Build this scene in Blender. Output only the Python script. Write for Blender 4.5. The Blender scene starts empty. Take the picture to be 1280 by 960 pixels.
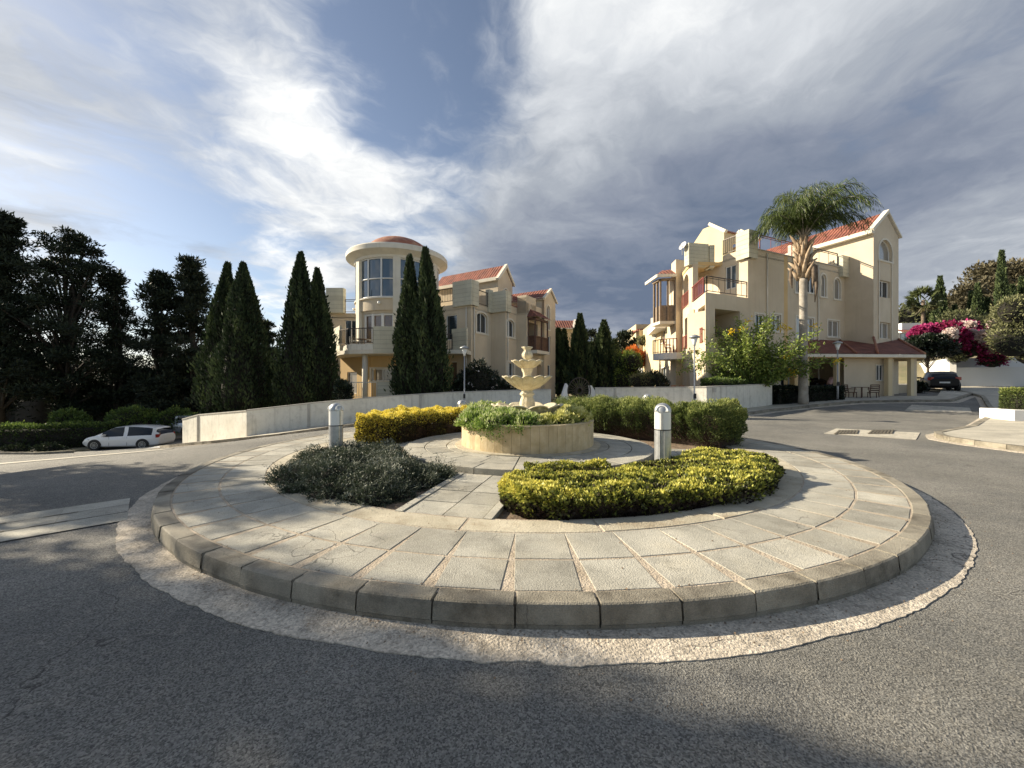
import bpy, math, random
import numpy as np
from mathutils import Vector, Matrix
random.seed(7); rng = np.random.default_rng(11)
sc = bpy.context.scene
COL = sc.collection
R = math.radians
F = 481.0            # focal length of the photo in photo pixels (1280 wide), horizon on row 480, eye at 1.6 m
EYE = 1.6

# ------------------------------------------------------------------ materials
def newmat(name):
    m = bpy.data.materials.new(name); m.use_nodes = True
    nt = m.node_tree; b = nt.nodes['Principled BSDF']
    return m, nt, b
def N(nt, t, **k):
    n = nt.nodes.new(t)
    for a, v in k.items():
        if a in n.inputs.keys() if hasattr(n.inputs, 'keys') else False: n.inputs[a].default_value = v
        else: setattr(n, a, v)
    return n
def rgb(c): return (c[0], c[1], c[2], 1)
def surf(name, c1, c2, scale=2.0, rough=.8, bump=.0, bscale=40, metal=0, tint=0.0, stain=None, spec=.5, detail=6, speck=None, streak=None, cracks=None):
    """two-colour noise, fine bump, optional per-piece tint attribute, optional stains (colour, scale, amount)"""
    m, nt, b = newmat(name); L = nt.links.new
    tc = nt.nodes.new('ShaderNodeNewGeometry')
    n = nt.nodes.new('ShaderNodeTexNoise'); n.inputs['Scale'].default_value = scale; n.inputs['Detail'].default_value = detail
    L(tc.outputs['Position'], n.inputs['Vector'])
    r = nt.nodes.new('ShaderNodeValToRGB'); r.color_ramp.elements[0].position = .35; r.color_ramp.elements[1].position = .68
    r.color_ramp.elements[0].color = rgb(c1); r.color_ramp.elements[1].color = rgb(c2)
    L(n.outputs['Fac'], r.inputs['Fac']); out = r.outputs['Color']
    if stain:
        for (sc_, ss, amt) in (stain if isinstance(stain, list) else [stain]):
            n2 = nt.nodes.new('ShaderNodeTexNoise'); n2.inputs['Scale'].default_value = ss; n2.inputs['Detail'].default_value = 8; n2.inputs['Roughness'].default_value = .65
            L(tc.outputs['Position'], n2.inputs['Vector'])
            r2 = nt.nodes.new('ShaderNodeValToRGB'); r2.color_ramp.elements[0].position = .5; r2.color_ramp.elements[1].position = .72
            L(n2.outputs['Fac'], r2.inputs['Fac'])
            mm = nt.nodes.new('ShaderNodeMath'); mm.operation = 'MULTIPLY'; mm.inputs[1].default_value = amt; L(r2.outputs['Color'], mm.inputs[0])
            mx = nt.nodes.new('ShaderNodeMix'); mx.data_type = 'RGBA'; L(mm.outputs[0], mx.inputs['Factor']); L(out, mx.inputs['A']); mx.inputs['B'].default_value = rgb(sc_)
            out = mx.outputs['Result']
    if streak:
        (sc_, amt) = streak
        mp = nt.nodes.new('ShaderNodeMapping'); mp.inputs['Scale'].default_value = (3.2, 3.2, .22); L(tc.outputs['Position'], mp.inputs['Vector'])
        n3 = nt.nodes.new('ShaderNodeTexNoise'); n3.inputs['Scale'].default_value = 1.6; n3.inputs['Detail'].default_value = 7; n3.inputs['Roughness'].default_value = .7; L(mp.outputs[0], n3.inputs['Vector'])
        r3 = nt.nodes.new('ShaderNodeValToRGB'); r3.color_ramp.elements[0].position = .52; r3.color_ramp.elements[1].position = .75; L(n3.outputs['Fac'], r3.inputs['Fac'])
        m3 = nt.nodes.new('ShaderNodeMath'); m3.operation = 'MULTIPLY'; m3.inputs[1].default_value = amt; L(r3.outputs['Color'], m3.inputs[0])
        x3 = nt.nodes.new('ShaderNodeMix'); x3.data_type = 'RGBA'; L(m3.outputs[0], x3.inputs['Factor']); L(out, x3.inputs['A']); x3.inputs['B'].default_value = rgb(sc_); out = x3.outputs['Result']
    if cracks:
        (cs_, ck_) = cracks
        n4 = nt.nodes.new('ShaderNodeTexNoise'); n4.inputs['Scale'].default_value = cs_*1.3; n4.inputs['Detail'].default_value = 6; L(tc.outputs['Position'], n4.inputs['Vector'])
        a4 = nt.nodes.new('ShaderNodeVectorMath'); a4.operation = 'SCALE'; a4.inputs['Scale'].default_value = .9/cs_; L(n4.outputs['Color'], a4.inputs[0])
        b4 = nt.nodes.new('ShaderNodeVectorMath'); b4.operation = 'ADD'; L(a4.outputs[0], b4.inputs[0]); L(tc.outputs['Position'], b4.inputs[1])
        v4 = nt.nodes.new('ShaderNodeTexVoronoi'); v4.feature = 'DISTANCE_TO_EDGE'; v4.inputs['Scale'].default_value = cs_; L(b4.outputs[0], v4.inputs['Vector'])
        m5 = nt.nodes.new('ShaderNodeMapRange'); m5.inputs['From Min'].default_value = .0; m5.inputs['From Max'].default_value = .006*cs_; m5.inputs['To Min'].default_value = 1; m5.inputs['To Max'].default_value = 0; L(v4.outputs['Distance'], m5.inputs['Value'])
        n6 = nt.nodes.new('ShaderNodeTexNoise'); n6.inputs['Scale'].default_value = cs_*.55; L(tc.outputs['Position'], n6.inputs['Vector'])
        r6 = nt.nodes.new('ShaderNodeMapRange'); r6.inputs['From Min'].default_value = .50; r6.inputs['From Max'].default_value = .56; r6.inputs['To Max'].default_value = ck_; L(n6.outputs['Fac'], r6.inputs['Value'])
        m6 = nt.nodes.new('ShaderNodeMath'); m6.operation = 'MULTIPLY'; m6.use_clamp = True; L(m5.outputs[0], m6.inputs[0]); L(r6.outputs[0], m6.inputs[1])
        x6 = nt.nodes.new('ShaderNodeMix'); x6.data_type = 'RGBA'; L(m6.outputs[0], x6.inputs['Factor']); L(out, x6.inputs['A']); x6.inputs['B'].default_value = (.03,.027,.022,1); out = x6.outputs['Result']
    if speck:
        (sc_, ss, amt) = speck
        n2 = nt.nodes.new('ShaderNodeTexVoronoi'); n2.inputs['Scale'].default_value = ss
        L(tc.outputs['Position'], n2.inputs['Vector'])
        sp = nt.nodes.new('ShaderNodeSeparateColor'); L(n2.outputs['Color'], sp.inputs[0])
        hs = nt.nodes.new('ShaderNodeMapRange'); hs.inputs['To Min'].default_value = 1-amt; hs.inputs['To Max'].default_value = 1+amt
        L(sp.outputs[0], hs.inputs['Value'])
        vm = nt.nodes.new('ShaderNodeVectorMath'); vm.operation = 'SCALE'; L(out, vm.inputs[0]); L(hs.outputs[0], vm.inputs['Scale'])
        out = vm.outputs[0]
    if tint:
        a = nt.nodes.new('ShaderNodeAttribute'); a.attribute_name = 'tint'
        mr = nt.nodes.new('ShaderNodeMapRange'); mr.inputs['To Min'].default_value = 1-tint; mr.inputs['To Max'].default_value = 1+tint
        L(a.outputs['Fac'], mr.inputs['Value'])
        vm = nt.nodes.new('ShaderNodeVectorMath'); vm.operation = 'SCALE'; L(out, vm.inputs[0]); L(mr.outputs[0], vm.inputs['Scale'])
        out = vm.outputs[0]
    L(out, b.inputs['Base Color'])
    b.inputs['Roughness'].default_value = rough; b.inputs['Metallic'].default_value = metal
    b.inputs['Specular IOR Level'].default_value = spec
    if bump:
        nb = nt.nodes.new('ShaderNodeTexNoise'); nb.inputs['Scale'].default_value = bscale; nb.inputs['Detail'].default_value = 4
        L(tc.outputs['Position'], nb.inputs['Vector'])
        bp = nt.nodes.new('ShaderNodeBump'); bp.inputs['Strength'].default_value = bump; bp.inputs['Distance'].default_value = .02
        L(nb.outputs['Fac'], bp.inputs['Height']); L(bp.outputs[0], b.inputs['Normal'])
    return m
def leafmat(name, stops, rough=.55, trans=.25, spec=.35):
    m, nt, b = newmat(name); L = nt.links.new
    a = nt.nodes.new('ShaderNodeAttribute'); a.attribute_name = 'tint'
    r = nt.nodes.new('ShaderNodeValToRGB'); e = r.color_ramp.elements
    e[0].position = stops[0][0]; e[0].color = rgb(stops[0][1]); e[1].position = stops[-1][0]; e[1].color = rgb(stops[-1][1])
    for p, c in stops[1:-1]:
        q = e.new(p); q.color = rgb(c)
    L(a.outputs['Fac'], r.inputs['Fac']); L(r.outputs['Color'], b.inputs['Base Color'])
    b.inputs['Roughness'].default_value = rough; b.inputs['Specular IOR Level'].default_value = spec
    if trans:
        t = nt.nodes.new('ShaderNodeBsdfTranslucent'); L(r.outputs['Color'], t.inputs['Color'])
        mx = nt.nodes.new('ShaderNodeMixShader'); mx.inputs[0].default_value = trans
        L(b.outputs[0], mx.inputs[1]); L(t.outputs[0], mx.inputs[2]); L(mx.outputs[0], nt.nodes['Material Output'].inputs['Surface'])
    return m
def plain(name, c, rough=.5, metal=0, spec=.5, coat=0):
    m, nt, b = newmat(name); b.inputs['Base Color'].default_value = rgb(c); b.inputs['Roughness'].default_value = rough
    b.inputs['Metallic'].default_value = metal; b.inputs['Specular IOR Level'].default_value = spec; b.inputs['Coat Weight'].default_value = coat
    return m
def tilemat(name, c1, c2):
    """clay roof tiles: barrel rows across u, courses along v (uv in metres)"""
    m, nt, b = newmat(name); L = nt.links.new
    uv = nt.nodes.new('ShaderNodeUVMap'); sx = nt.nodes.new('ShaderNodeSeparateXYZ'); L(uv.outputs[0], sx.inputs[0])
    def math_(op, a, bb=None):
        q = nt.nodes.new('ShaderNodeMath'); q.operation = op
        for i, x in enumerate((a, bb)):
            if x is None: continue
            if isinstance(x, (int, float)): q.inputs[i].default_value = x
            else: L(x, q.inputs[i])
        return q.outputs[0]
    su = math_('SINE', math_('MULTIPLY', sx.outputs[0], 2*math.pi/.24))
    fv = math_('FRACT', math_('DIVIDE', sx.outputs[1], .36))
    h = math_('ADD', math_('MULTIPLY', su, .5), math_('MULTIPLY', fv, -.5))
    fl = nt.nodes.new('ShaderNodeCombineXYZ'); L(math_('FLOOR', math_('DIVIDE', sx.outputs[0], .24)), fl.inputs[0]); L(math_('FLOOR', math_('DIVIDE', sx.outputs[1], .36)), fl.inputs[1])
    wn = nt.nodes.new('ShaderNodeTexWhiteNoise'); L(fl.outputs[0], wn.inputs['Vector'])
    r = nt.nodes.new('ShaderNodeValToRGB'); r.color_ramp.elements[0].color = rgb(c1); r.color_ramp.elements[1].color = rgb(c2); L(wn.outputs['Value'], r.inputs['Fac'])
    g = nt.nodes.new('ShaderNodeNewGeometry'); n = nt.nodes.new('ShaderNodeTexNoise'); n.inputs['Scale'].default_value = 1.5; n.inputs['Detail'].default_value = 6; L(g.outputs['Position'], n.inputs['Vector'])
    mr = nt.nodes.new('ShaderNodeMapRange'); mr.inputs['To Min'].default_value = .65; mr.inputs['To Max'].default_value = 1.3; L(n.outputs['Fac'], mr.inputs['Value'])
    vm = nt.nodes.new('ShaderNodeVectorMath'); vm.operation = 'SCALE'; L(r.outputs['Color'], vm.inputs[0]); L(mr.outputs[0], vm.inputs['Scale']); L(vm.outputs[0], b.inputs['Base Color'])
    bp = nt.nodes.new('ShaderNodeBump'); bp.inputs['Strength'].default_value = 1; bp.inputs['Distance'].default_value = .06; L(h, bp.inputs['Height']); L(bp.outputs[0], b.inputs['Normal'])
    b.inputs['Roughness'].default_value = .8
    return m

M = {}
M['asphalt'] = surf('asphalt', (.145,.140,.124), (.215,.206,.182), .55, .88, .9, 95, stain=[((.085,.087,.085), .33, .75), ((.26,.25,.22), 1.7, .3), ((.32,.29,.23), 9, .3)], speck=((0,0,0), 130, .6), detail=9, cracks=(.42,.8))
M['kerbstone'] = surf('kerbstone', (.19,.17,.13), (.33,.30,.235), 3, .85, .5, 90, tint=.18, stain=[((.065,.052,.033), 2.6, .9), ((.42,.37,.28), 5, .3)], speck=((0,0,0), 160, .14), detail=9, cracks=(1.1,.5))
M['slab'] = surf('slab', (.31,.295,.245), (.43,.41,.345), 2.2, .85, .5, 90, tint=.2, stain=[((.17,.16,.13), 3.5, .6), ((.5,.45,.34), 1.6, .45)], speck=((0,0,0), 150, .2), detail=9, cracks=(1.25,.8))
M['mortar'] = surf('mortar', (.36,.295,.215), (.50,.425,.33), 7, .95, .8, 60, stain=((.2,.17,.12), 9, .5))
M['joint'] = surf('joint', (.09,.08,.06), (.16,.14,.10), 9, .95)
M['gutter'] = surf('gutter', (.47,.41,.325), (.62,.55,.445), 2.5, .95, .8, 60, stain=[((.16,.14,.11), 4, .65), ((.62,.54,.43), 11, .5), ((.10,.09,.075), 13, .5)], speck=((0,0,0), 75, .3), detail=9, cracks=(.9,.9))
M['edging'] = surf('edging', (.38,.34,.25), (.50,.45,.34), 3, .9, .5, 60, tint=.12, stain=((.25,.19,.12), 4, .7), speck=((0,0,0), 150, .12))
M['pavement'] = surf('pavement', (.40,.37,.30), (.52,.48,.39), 1.2, .9, .5, 40, tint=.1, stain=((.28,.26,.22), 1.5, .6), speck=((0,0,0), 60, .15))
M['soil'] = surf('soil', (.12,.085,.055), (.26,.185,.12), 8, .98, 1.0, 30, stain=((.33,.24,.17), 6, .6))
M['stonetile'] = surf('stonetile', (.52,.40,.22), (.66,.53,.32), 5, .75, .25, 50, tint=.2, stain=[((.36,.26,.12), 3, .55), ((.72,.62,.42), 7, .4)], streak=((.30,.21,.10), .5))
M['caststone'] = surf('caststone', (.58,.50,.33), (.70,.63,.46), 9, .8, .5, 40, stain=[((.34,.27,.14), 7, .6)], streak=((.22,.18,.10), .6))
M['render_beige'] = surf('render_beige', (.60,.505,.37), (.67,.575,.43), .7, .93, .35, 60, stain=((.43,.345,.22), .5, .35), streak=((.42,.35,.25), .28))
M['render_cream'] = surf('render_cream', (.64,.52,.32), (.70,.58,.37), .7, .93, .35, 60)
M['render_ochre'] = surf('render_ochre', (.62,.43,.20), (.68,.49,.25), .7, .93, .2, 60)
M['trim'] = surf('trim', (.68,.63,.52), (.76,.71,.60), 1.5, .85, .1, 40, streak=((.40,.37,.31), .35))
M['whitewash'] = surf('whitewash', (.70,.67,.58), (.78,.75,.66), .8, .9, .3, 30, stain=[((.50,.46,.37), .9, .5), ((.30,.28,.23), 4.5, .35)], streak=((.30,.28,.22), .6))
M['whitewall'] = surf('whitewall', (.76,.74,.69), (.84,.82,.78), .5, .9, .3, 30)
M['cap'] = surf('cap', (.42,.40,.36), (.55,.52,.46), 3, .9, .4, 30)
M['panel'] = surf('panel', (.54,.51,.39), (.63,.60,.47), 1.2, .8, .1, 40, tint=.05, stain=((.48,.46,.38), 2, .4), streak=((.33,.31,.25), .4))
M['groove'] = plain('groove', (.14,.13,.10), .9)
M['pvc'] = plain('pvc', (.78,.77,.73), .35)
M['tile'] = tilemat('clay_tile', (.15,.048,.03), (.30,.10,.06))
M['tile_dark'] = tilemat('clay_tile_dark', (.16,.050,.034), (.27,.095,.06))
M['dome'] = surf('dome_tile', (.28,.10,.06), (.42,.19,.12), 3, .8, .5, 30, stain=((.4,.36,.2), 3, .4))
M['iron'] = plain('iron', (.06,.045,.035), .5, .3)
M['redrail'] = plain('red_rail', (.24,.055,.04), .5)
M['wood'] = surf('wood', (.07,.03,.018), (.12,.055,.03), 6, .6)
M['woodlight'] = surf('wood_light', (.20,.15,.10), (.28,.21,.15), 6, .7)
M['alu'] = surf('aluminium', (.42,.43,.43), (.52,.53,.53), 12, .42, 0, 1, metal=.75, stain=((.3,.3,.3), 14, .4))
M['galv'] = plain('galvanised', (.36,.37,.38), .5, .4)
M['black'] = plain('black_rubber', (.015,.015,.016), .6)
M['diffuser'] = plain('diffuser', (.80,.80,.76), .3)
M['bark_dark'] = surf('bark_dark', (.03,.024,.018), (.06,.048,.036), 6, .95, .8, 25)
M['bark'] = surf('bark', (.10,.075,.05), (.20,.15,.11), 6, .95, .8, 25)
M['palmbark'] = surf('palm_bark', (.28,.25,.21), (.41,.375,.32), 4, .95, .6, 20, stain=((.22,.17,.12), 5, .5))
M['boot'] = surf('palm_sheath', (.26,.18,.11), (.46,.36,.25), 5, .9, .6, 20)
M['white_paint'] = plain('white_paint', (.84,.84,.83), .22, 0, .6, .8)
M['silver_paint'] = plain('silver_paint', (.50,.52,.54), .25, .4, .6, .8)
M['black_paint'] = plain('black_paint', (.003,.0035,.006), .3, 0, .2, .06)
M['rim'] = plain('wheel_rim', (.45,.46,.47), .35, .7)
M['carglass'] = plain('car_glass', (.006,.007,.009), .06, 0, .5)
M['headlamp'] = plain('headlamp_glass', (.62,.64,.66), .12)
M['tail'] = plain('tail_lamp', (.35,.03,.02), .2)
M['plate'] = plain('number_plate', (.7,.7,.66), .4)
M['skin'] = plain('skin', (.55,.34,.25), .6)
M['cloth'] = plain('pink_cloth', (.55,.36,.34), .9)
M['hair'] = plain('dark_hair', (.03,.02,.015), .7)
M['plastic_white'] = plain('white_plastic', (.75,.75,.73), .4)
M['terracotta'] = surf('terracotta', (.36,.15,.08), (.46,.21,.12), 5, .85)
M['cable'] = plain('black_hose', (.03,.028,.025), .7)
M['grate'] = surf('cast_iron', (.13,.10,.08), (.20,.16,.125), 9, .8, .5, 40)
M['dry'] = surf('dry_grass_ground', (.16,.14,.08), (.26,.22,.13), .6, .98, .6, 8, stain=((.08,.10,.04), .4, .8))
def glassmat(name, c, c2=None, rough=.06):
    m, nt, b = newmat(name)
    if c2:
        L = nt.links.new; g = nt.nodes.new('ShaderNodeNewGeometry'); w = nt.nodes.new('ShaderNodeTexWave'); w.wave_type = 'BANDS'; w.bands_direction = 'X'
        w.inputs['Scale'].default_value = 6; w.inputs['Distortion'].default_value = 2.5; L(g.outputs['Position'], w.inputs['Vector'])
        r = nt.nodes.new('ShaderNodeValToRGB'); r.color_ramp.elements[0].color = rgb(c); r.color_ramp.elements[1].color = rgb(c2); L(w.outputs['Fac'], r.inputs['Fac']); L(r.outputs['Color'], b.inputs['Base Color'])
    else: b.inputs['Base Color'].default_value = rgb(c)
    b.inputs['Roughness'].default_value = rough; b.inputs['Specular IOR Level'].default_value = 1.0; b.inputs['IOR'].default_value = 1.6
    return m
M['glass'] = glassmat('window_glass', (.025,.035,.045))
M['glass_curtain'] = glassmat('window_glass_curtain', (.24,.22,.19), (.33,.31,.27), .12)
M['glass_brown'] = glassmat('window_glass_drape', (.10,.06,.04), (.20,.13,.09), .10)
M['glass_blue'] = glassmat('window_glass_clear', (.04,.075,.11), None, .03)
M['shade'] = plain('window_shutter', (.42,.41,.36), .6)

# ------------------------------------------------------------------ tags
def tag(o, label=None, cat=None, group=None, kind=None):
    if label: o['label'] = label
    if cat: o['category'] = cat
    if group: o['group'] = group
    if kind: o['kind'] = kind
    return o
def thing(name, label, cat, loc=(0,0,0), group=None, rz=0):
    o = bpy.data.objects.new(name, None); o.empty_display_size = .2; COL.objects.link(o); o.location = loc; o.rotation_euler = (0,0,rz)
    return tag(o, label, cat, group)
def copy_tree(o, parent=None):
    c = o.copy(); COL.objects.link(c); c.parent = parent
    for ch in list(o.children): copy_tree(ch, c)
    return c

# ------------------------------------------------------------------ mesh builder
class MB:
    def __init__(s): s.v = []; s.f = []; s.t = []; s.uv = {}; s.sm = []
    def quad(s, *p, tint=.5, uv=None, smooth=False):
        i = len(s.v); s.v += [tuple(q) for q in p]; s.f.append(tuple(range(i, i+len(p)))); s.t.append(tint); s.sm.append(smooth)
        if uv: s.uv[len(s.f)-1] = uv
    def mesh(s, vs, fs, tint=.5, smooth=False):
        i = len(s.v); s.v += [tuple(q) for q in vs]
        for f in fs: s.f.append(tuple(i+k for k in f)); s.t.append(tint); s.sm.append(smooth)
    def prism(s, poly, z0, z1, tint=.5, bottom=True, zf=None):
        n = len(poly); zf = zf or (lambda x, y: 0)
        vs = [(x, y, z0+zf(x, y)) for x, y in poly]+[(x, y, z1+zf(x, y)) for x, y in poly]
        fs = [tuple(range(n, 2*n))]+([tuple(reversed(range(n)))] if bottom else [])+[(i, (i+1) % n, n+(i+1) % n, n+i) for i in range(n)]
        s.mesh(vs, fs, tint)
    def box(s, c, sx, sy, sz, rz=0, tint=.5):      # c = centre of the bottom
        ca, sa = math.cos(rz), math.sin(rz)
        poly = [(c[0]+ca*x-sa*y, c[1]+sa*x+ca*y) for x, y in ((-sx/2,-sy/2), (sx/2,-sy/2), (sx/2,sy/2), (-sx/2,sy/2))]
        s.prism(poly, c[2], c[2]+sz, tint)
    def bar(s, a, b, w, h=None, tint=.5):          # square bar between two points
        a, b = Vector(a), Vector(b); d = (b-a)
        if d.length < 1e-6: return
        d.normalize(); up = Vector((0,0,1)) if abs(d.z) < .95 else Vector((1,0,0))
        x = d.cross(up).normalized()*(w/2); y = x.normalized().cross(d).normalized()*((h or w)/2)
        vs = [a-x-y, a+x-y, a+x+y, a-x+y, b-x-y, b+x-y, b+x+y, b-x+y]
        s.mesh(vs, [(3,2,1,0), (4,5,6,7), (0,1,5,4), (1,2,6,5), (2,3,7,6), (3,0,4,7)], tint)
    def tube(s, pts, rad, n=8, tint=.5, cap=True):
        pts = [Vector(p) for p in pts]; rad = rad if isinstance(rad, (list, tuple)) else [rad]*len(pts)
        vs = []; fs = []; ref = Vector((.3,.9,.1))
        for i, p in enumerate(pts):
            d = (pts[min(i+1, len(pts)-1)]-pts[max(i-1, 0)]).normalized()
            r_ = ref if abs(d.dot(ref)) < .95 else Vector((1,0,0))
            x = d.cross(r_).normalized(); y = d.cross(x)
            for k in range(n):
                a = 2*math.pi*k/n; vs.append(p+(x*math.cos(a)+y*math.sin(a))*rad[i])
        for i in range(len(pts)-1):
            for k in range(n): fs.append((i*n+k, i*n+(k+1) % n, (i+1)*n+(k+1) % n, (i+1)*n+k))
        if cap: fs += [tuple(reversed(range(n))), tuple(range((len(pts)-1)*n, len(pts)*n))]
        s.mesh(vs, fs, tint, True)
    def lathe(s, prof, c=(0,0,0), n=48, lobes=None, tint=.5, a0=0, a1=2*math.pi, smooth=True):
        full = abs(a1-a0-2*math.pi) < 1e-6; m = n if full else n+1; vs = []; fs = []
        for j, (r, z) in enumerate(prof):
            for k in range(m):
                a = a0+(a1-a0)*k/n; rr, zz = (lobes(j, r, z, a) if lobes else (r, z))
                vs.append((c[0]+rr*math.cos(a), c[1]+rr*math.sin(a), c[2]+zz))
        for j in range(len(prof)-1):
            for k in range(n):
                k2 = (k+1) % m if full else k+1
                fs.append((j*m+k, j*m+k2, (j+1)*m+k2, (j+1)*m+k))
        s.mesh(vs, fs, tint, smooth)
    def build(s, name, mat, parent=None, kind=None, bevel=0, auto=None):
        me = bpy.data.meshes.new(name); off = parent_loc(parent)
        me.from_pydata([(x-off[0], y-off[1], z-off[2]) for x, y, z in s.v], [], s.f)
        me.materials.append(mat)
        at = me.attributes.new('tint', 'FLOAT', 'FACE'); at.data.foreach_set('value', s.t)
        me.polygons.foreach_set('use_smooth', s.sm)
        if s.uv:
            ul = me.uv_layers.new(name='UVMap')
            for fi, u in s.uv.items():
                for k, li in enumerate(me.polygons[fi].loop_indices): ul.data[li].uv = u[k]
        o = bpy.data.objects.new(name, me); COL.objects.link(o)
        if parent: o.parent = parent
        if kind: o['kind'] = kind
        if bevel:
            md = o.modifiers.new('bevel', 'BEVEL'); md.width = bevel; md.segments = 2; md.limit_method = 'ANGLE'; md.angle_limit = R(40)
        if auto is not None:
            md = o.modifiers.new('es', 'EDGE_SPLIT'); md.split_angle = R(auto)
        me.update()
        return o
def parent_loc(p):
    v = Vector((0,0,0))
    while p is not None: v += Vector(p.location); p = p.parent
    return v

# ------------------------------------------------------------------ terrain
CP = [(-12,17.4,-.9), (-18.4,21.5,-1.9), (-25,25,-2.57), (-9.6,18.6,-.6), (-3.4,20.3,-.1), (-28,20,-2.3), (-15,10,-.75), (-22,12,-1.4), (2,21.4,0), (9.1,18,.12), (14.6,21.5,.3),
      (18.8,22,.58), (23.4,23.6,.75), (32.3,28.6,1.06), (44,31,1.35), (12.3,10.7,0), (19,14.5,.12), (25,19.5,.35), (30,10,.25), (0,40,.4), (0,70,.3), (60,60,3.0), (70,20,2.0),
      (-40,50,-3.6), (-70,60,-4.5), (-60,0,-3.6), (-30,0,-1.3), (60,-20,.6), (0,-40,-.1), (-40,-40,-1.5), (40,-40,0), (0,-12,0), (-45,28,-3.3)]
_C = np.array(CP, float); _n = len(CP)
_D = np.sqrt(((_C[:,None,:2]-_C[None,:,:2])**2).sum(-1))
_A = np.zeros((_n+3, _n+3)); _A[:_n,:_n] = _D+np.eye(_n)*.4; _A[:_n,_n] = 1; _A[:_n,_n+1:] = _C[:,:2]; _A[_n,:_n] = 1; _A[_n+1:,:_n] = _C[:,:2].T
_W = np.linalg.solve(_A, np.concatenate([_C[:,2], np.zeros(3)]))
IX, IY = .34, 8.6                                    # centre of the roundabout island
def gza(x, y):
    x = np.asarray(x, float); y = np.asarray(y, float)
    xc = np.clip(x, -70, 70); yc = np.clip(y, -40, 70)
    d = np.sqrt((xc[...,None]-_C[:,0])**2+(yc[...,None]-_C[:,1])**2)
    z = (d*_W[:_n]).sum(-1)+_W[_n]+_W[_n+1]*xc+_W[_n+2]*yc
    r = np.hypot(x-IX, y-IY)
    w = np.clip((r-7.2)/5.5, 0, 1); w = w*w*(3-2*w)
    w2 = np.where((y < 5) & (np.abs(x) < 9), 0.0, 1.0)
    near = np.clip((np.hypot(x*.55, y-2)-5)/5, 0, 1); near = near*near*(3-2*near)
    return z*w*near
def gz(x, y): return float(gza(x, y))
def axis():
    a = np.concatenate([np.arange(-75, -30, 3), np.arange(-30, 36, .75), np.arange(36, 81, 3)])
    return np.concatenate([[-900,-400,-200,-110], a, [110,200,400,900]])
xs = axis(); ys = axis()+8
X, Y = np.meshgrid(xs, ys); Z = gza(X, Y)
def gridmesh(name, X, Y, Z, mat, kind='structure'):
    h, w = X.shape; me = bpy.data.meshes.new(name)
    v = np.stack([X, Y, Z], -1).reshape(-1, 3)
    i = np.arange(h*w).reshape(h, w); f = np.stack([i[:-1,:-1], i[:-1,1:], i[1:,1:], i[1:,:-1]], -1).reshape(-1, 4)
    me.from_pydata(v.tolist(), [], f.tolist()); me.materials.append(mat)
    me.polygons.foreach_set('use_smooth', [True]*len(f))
    o = bpy.data.objects.new(name, me); COL.objects.link(o); tag(o, kind=kind); return o
gridmesh('road', X, Y, Z, M['asphalt'])

def at(px, py, Yd): return ((px-640)/F*Yd, Yd, EYE-(py-480)/F*Yd)
def resample(pl, n):
    p = np.array(pl, float); seg = np.hypot(*(p[1:,:2]-p[:-1,:2]).T); t = np.concatenate([[0], np.cumsum(seg)]); u = np.linspace(0, t[-1], n)
    return np.stack([np.interp(u, t, p[:,k]) for k in range(p.shape[1])], -1)
def strip(name, A, B, h, mat, n=40, m=8, kind='structure', kerb=None, tintf=None, parent=None):
    """raised sheet following the terrain between two polylines, with side faces down to the ground"""
    a = resample(A, n); b = resample(B, n); u = np.linspace(0, 1, m)[None,:,None]
    P = a[:,None,:2]*(1-u)+b[:,None,:2]*u; Zz = gza(P[...,0], P[...,1])+h
    mb = MB()
    for i in range(n-1):
        for j in range(m-1):
            q = [(P[i+x,j+y,0], P[i+x,j+y,1], Zz[i+x,j+y]) for x, y in ((0,0), (1,0), (1,1), (0,1))]
            mb.quad(*q, tint=random.random())
    def skirt(idx):
        for (i, j), (k, l) in zip(idx[:-1], idx[1:]):
            p, q = (*P[i,j], Zz[i,j]), (*P[k,l], Zz[k,l])
            mb.quad(p, q, (q[0], q[1], q[2]-h-.3), (p[0], p[1], p[2]-h-.3))
    skirt([(i,0) for i in range(n)]); skirt([(i,m-1) for i in range(n)]); skirt([(0,j) for j in range(m)]); skirt([(n-1,j) for j in range(m)])
    return mb.build(name, mat, parent, kind)
# ------------------------------------------------------------------ roundabout island
def pol(r, a): return (IX+r*math.cos(a), IY+r*math.sin(a))
def ringmesh(name, r0, r1, z, mat, n=160, jit0=0, jit1=0, down=.3, zc=None):
    mb = MB(); ja = [random.uniform(-1, 1) for _ in range(n)]
    jb = [0.0]*n; q_ = 0
    for k in range(n): q_ = q_*.82+random.gauss(0, .5)+(random.choice((-1.6, 1.3)) if random.random() < .015 else 0); jb[k] = q_+random.uniform(-.3, .3)
    for k in range(n):
        k2 = (k+1) % n; a, b = 2*math.pi*k/n, 2*math.pi*(k+1)/n
        o0, o1 = r1+jb[k]*jit1, r1+jb[k2]*jit1
        i0 = pol(r0, a); i1 = pol(r0, b); p0 = pol(o0, a); p1 = pol(o1, b)
        zi = z if zc is None else zc
        if r0 > 0: mb.quad((*i0, zi), (*p0, z), (*p1, z), (*i1, zi))
        else: mb.quad((IX, IY, zi), (*p0, z), (*p1, z))
        mb.quad((*p0, z), (*p0, z-down), (*p1, z-down), (*p1, z))
    return mb.build(name, mat, None, 'structure')
ringmesh('roundabout_gutter', 6.05, 6.40, .007, M['gutter'], 900, 0, .011, zc=.020)
ringmesh('roundabout_bed_soil', 0, 4.60, .13, M['soil'], 96)
ringmesh('roundabout_paving_bed', 4.55, 6.02, .1705, M['mortar'], 160)
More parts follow.
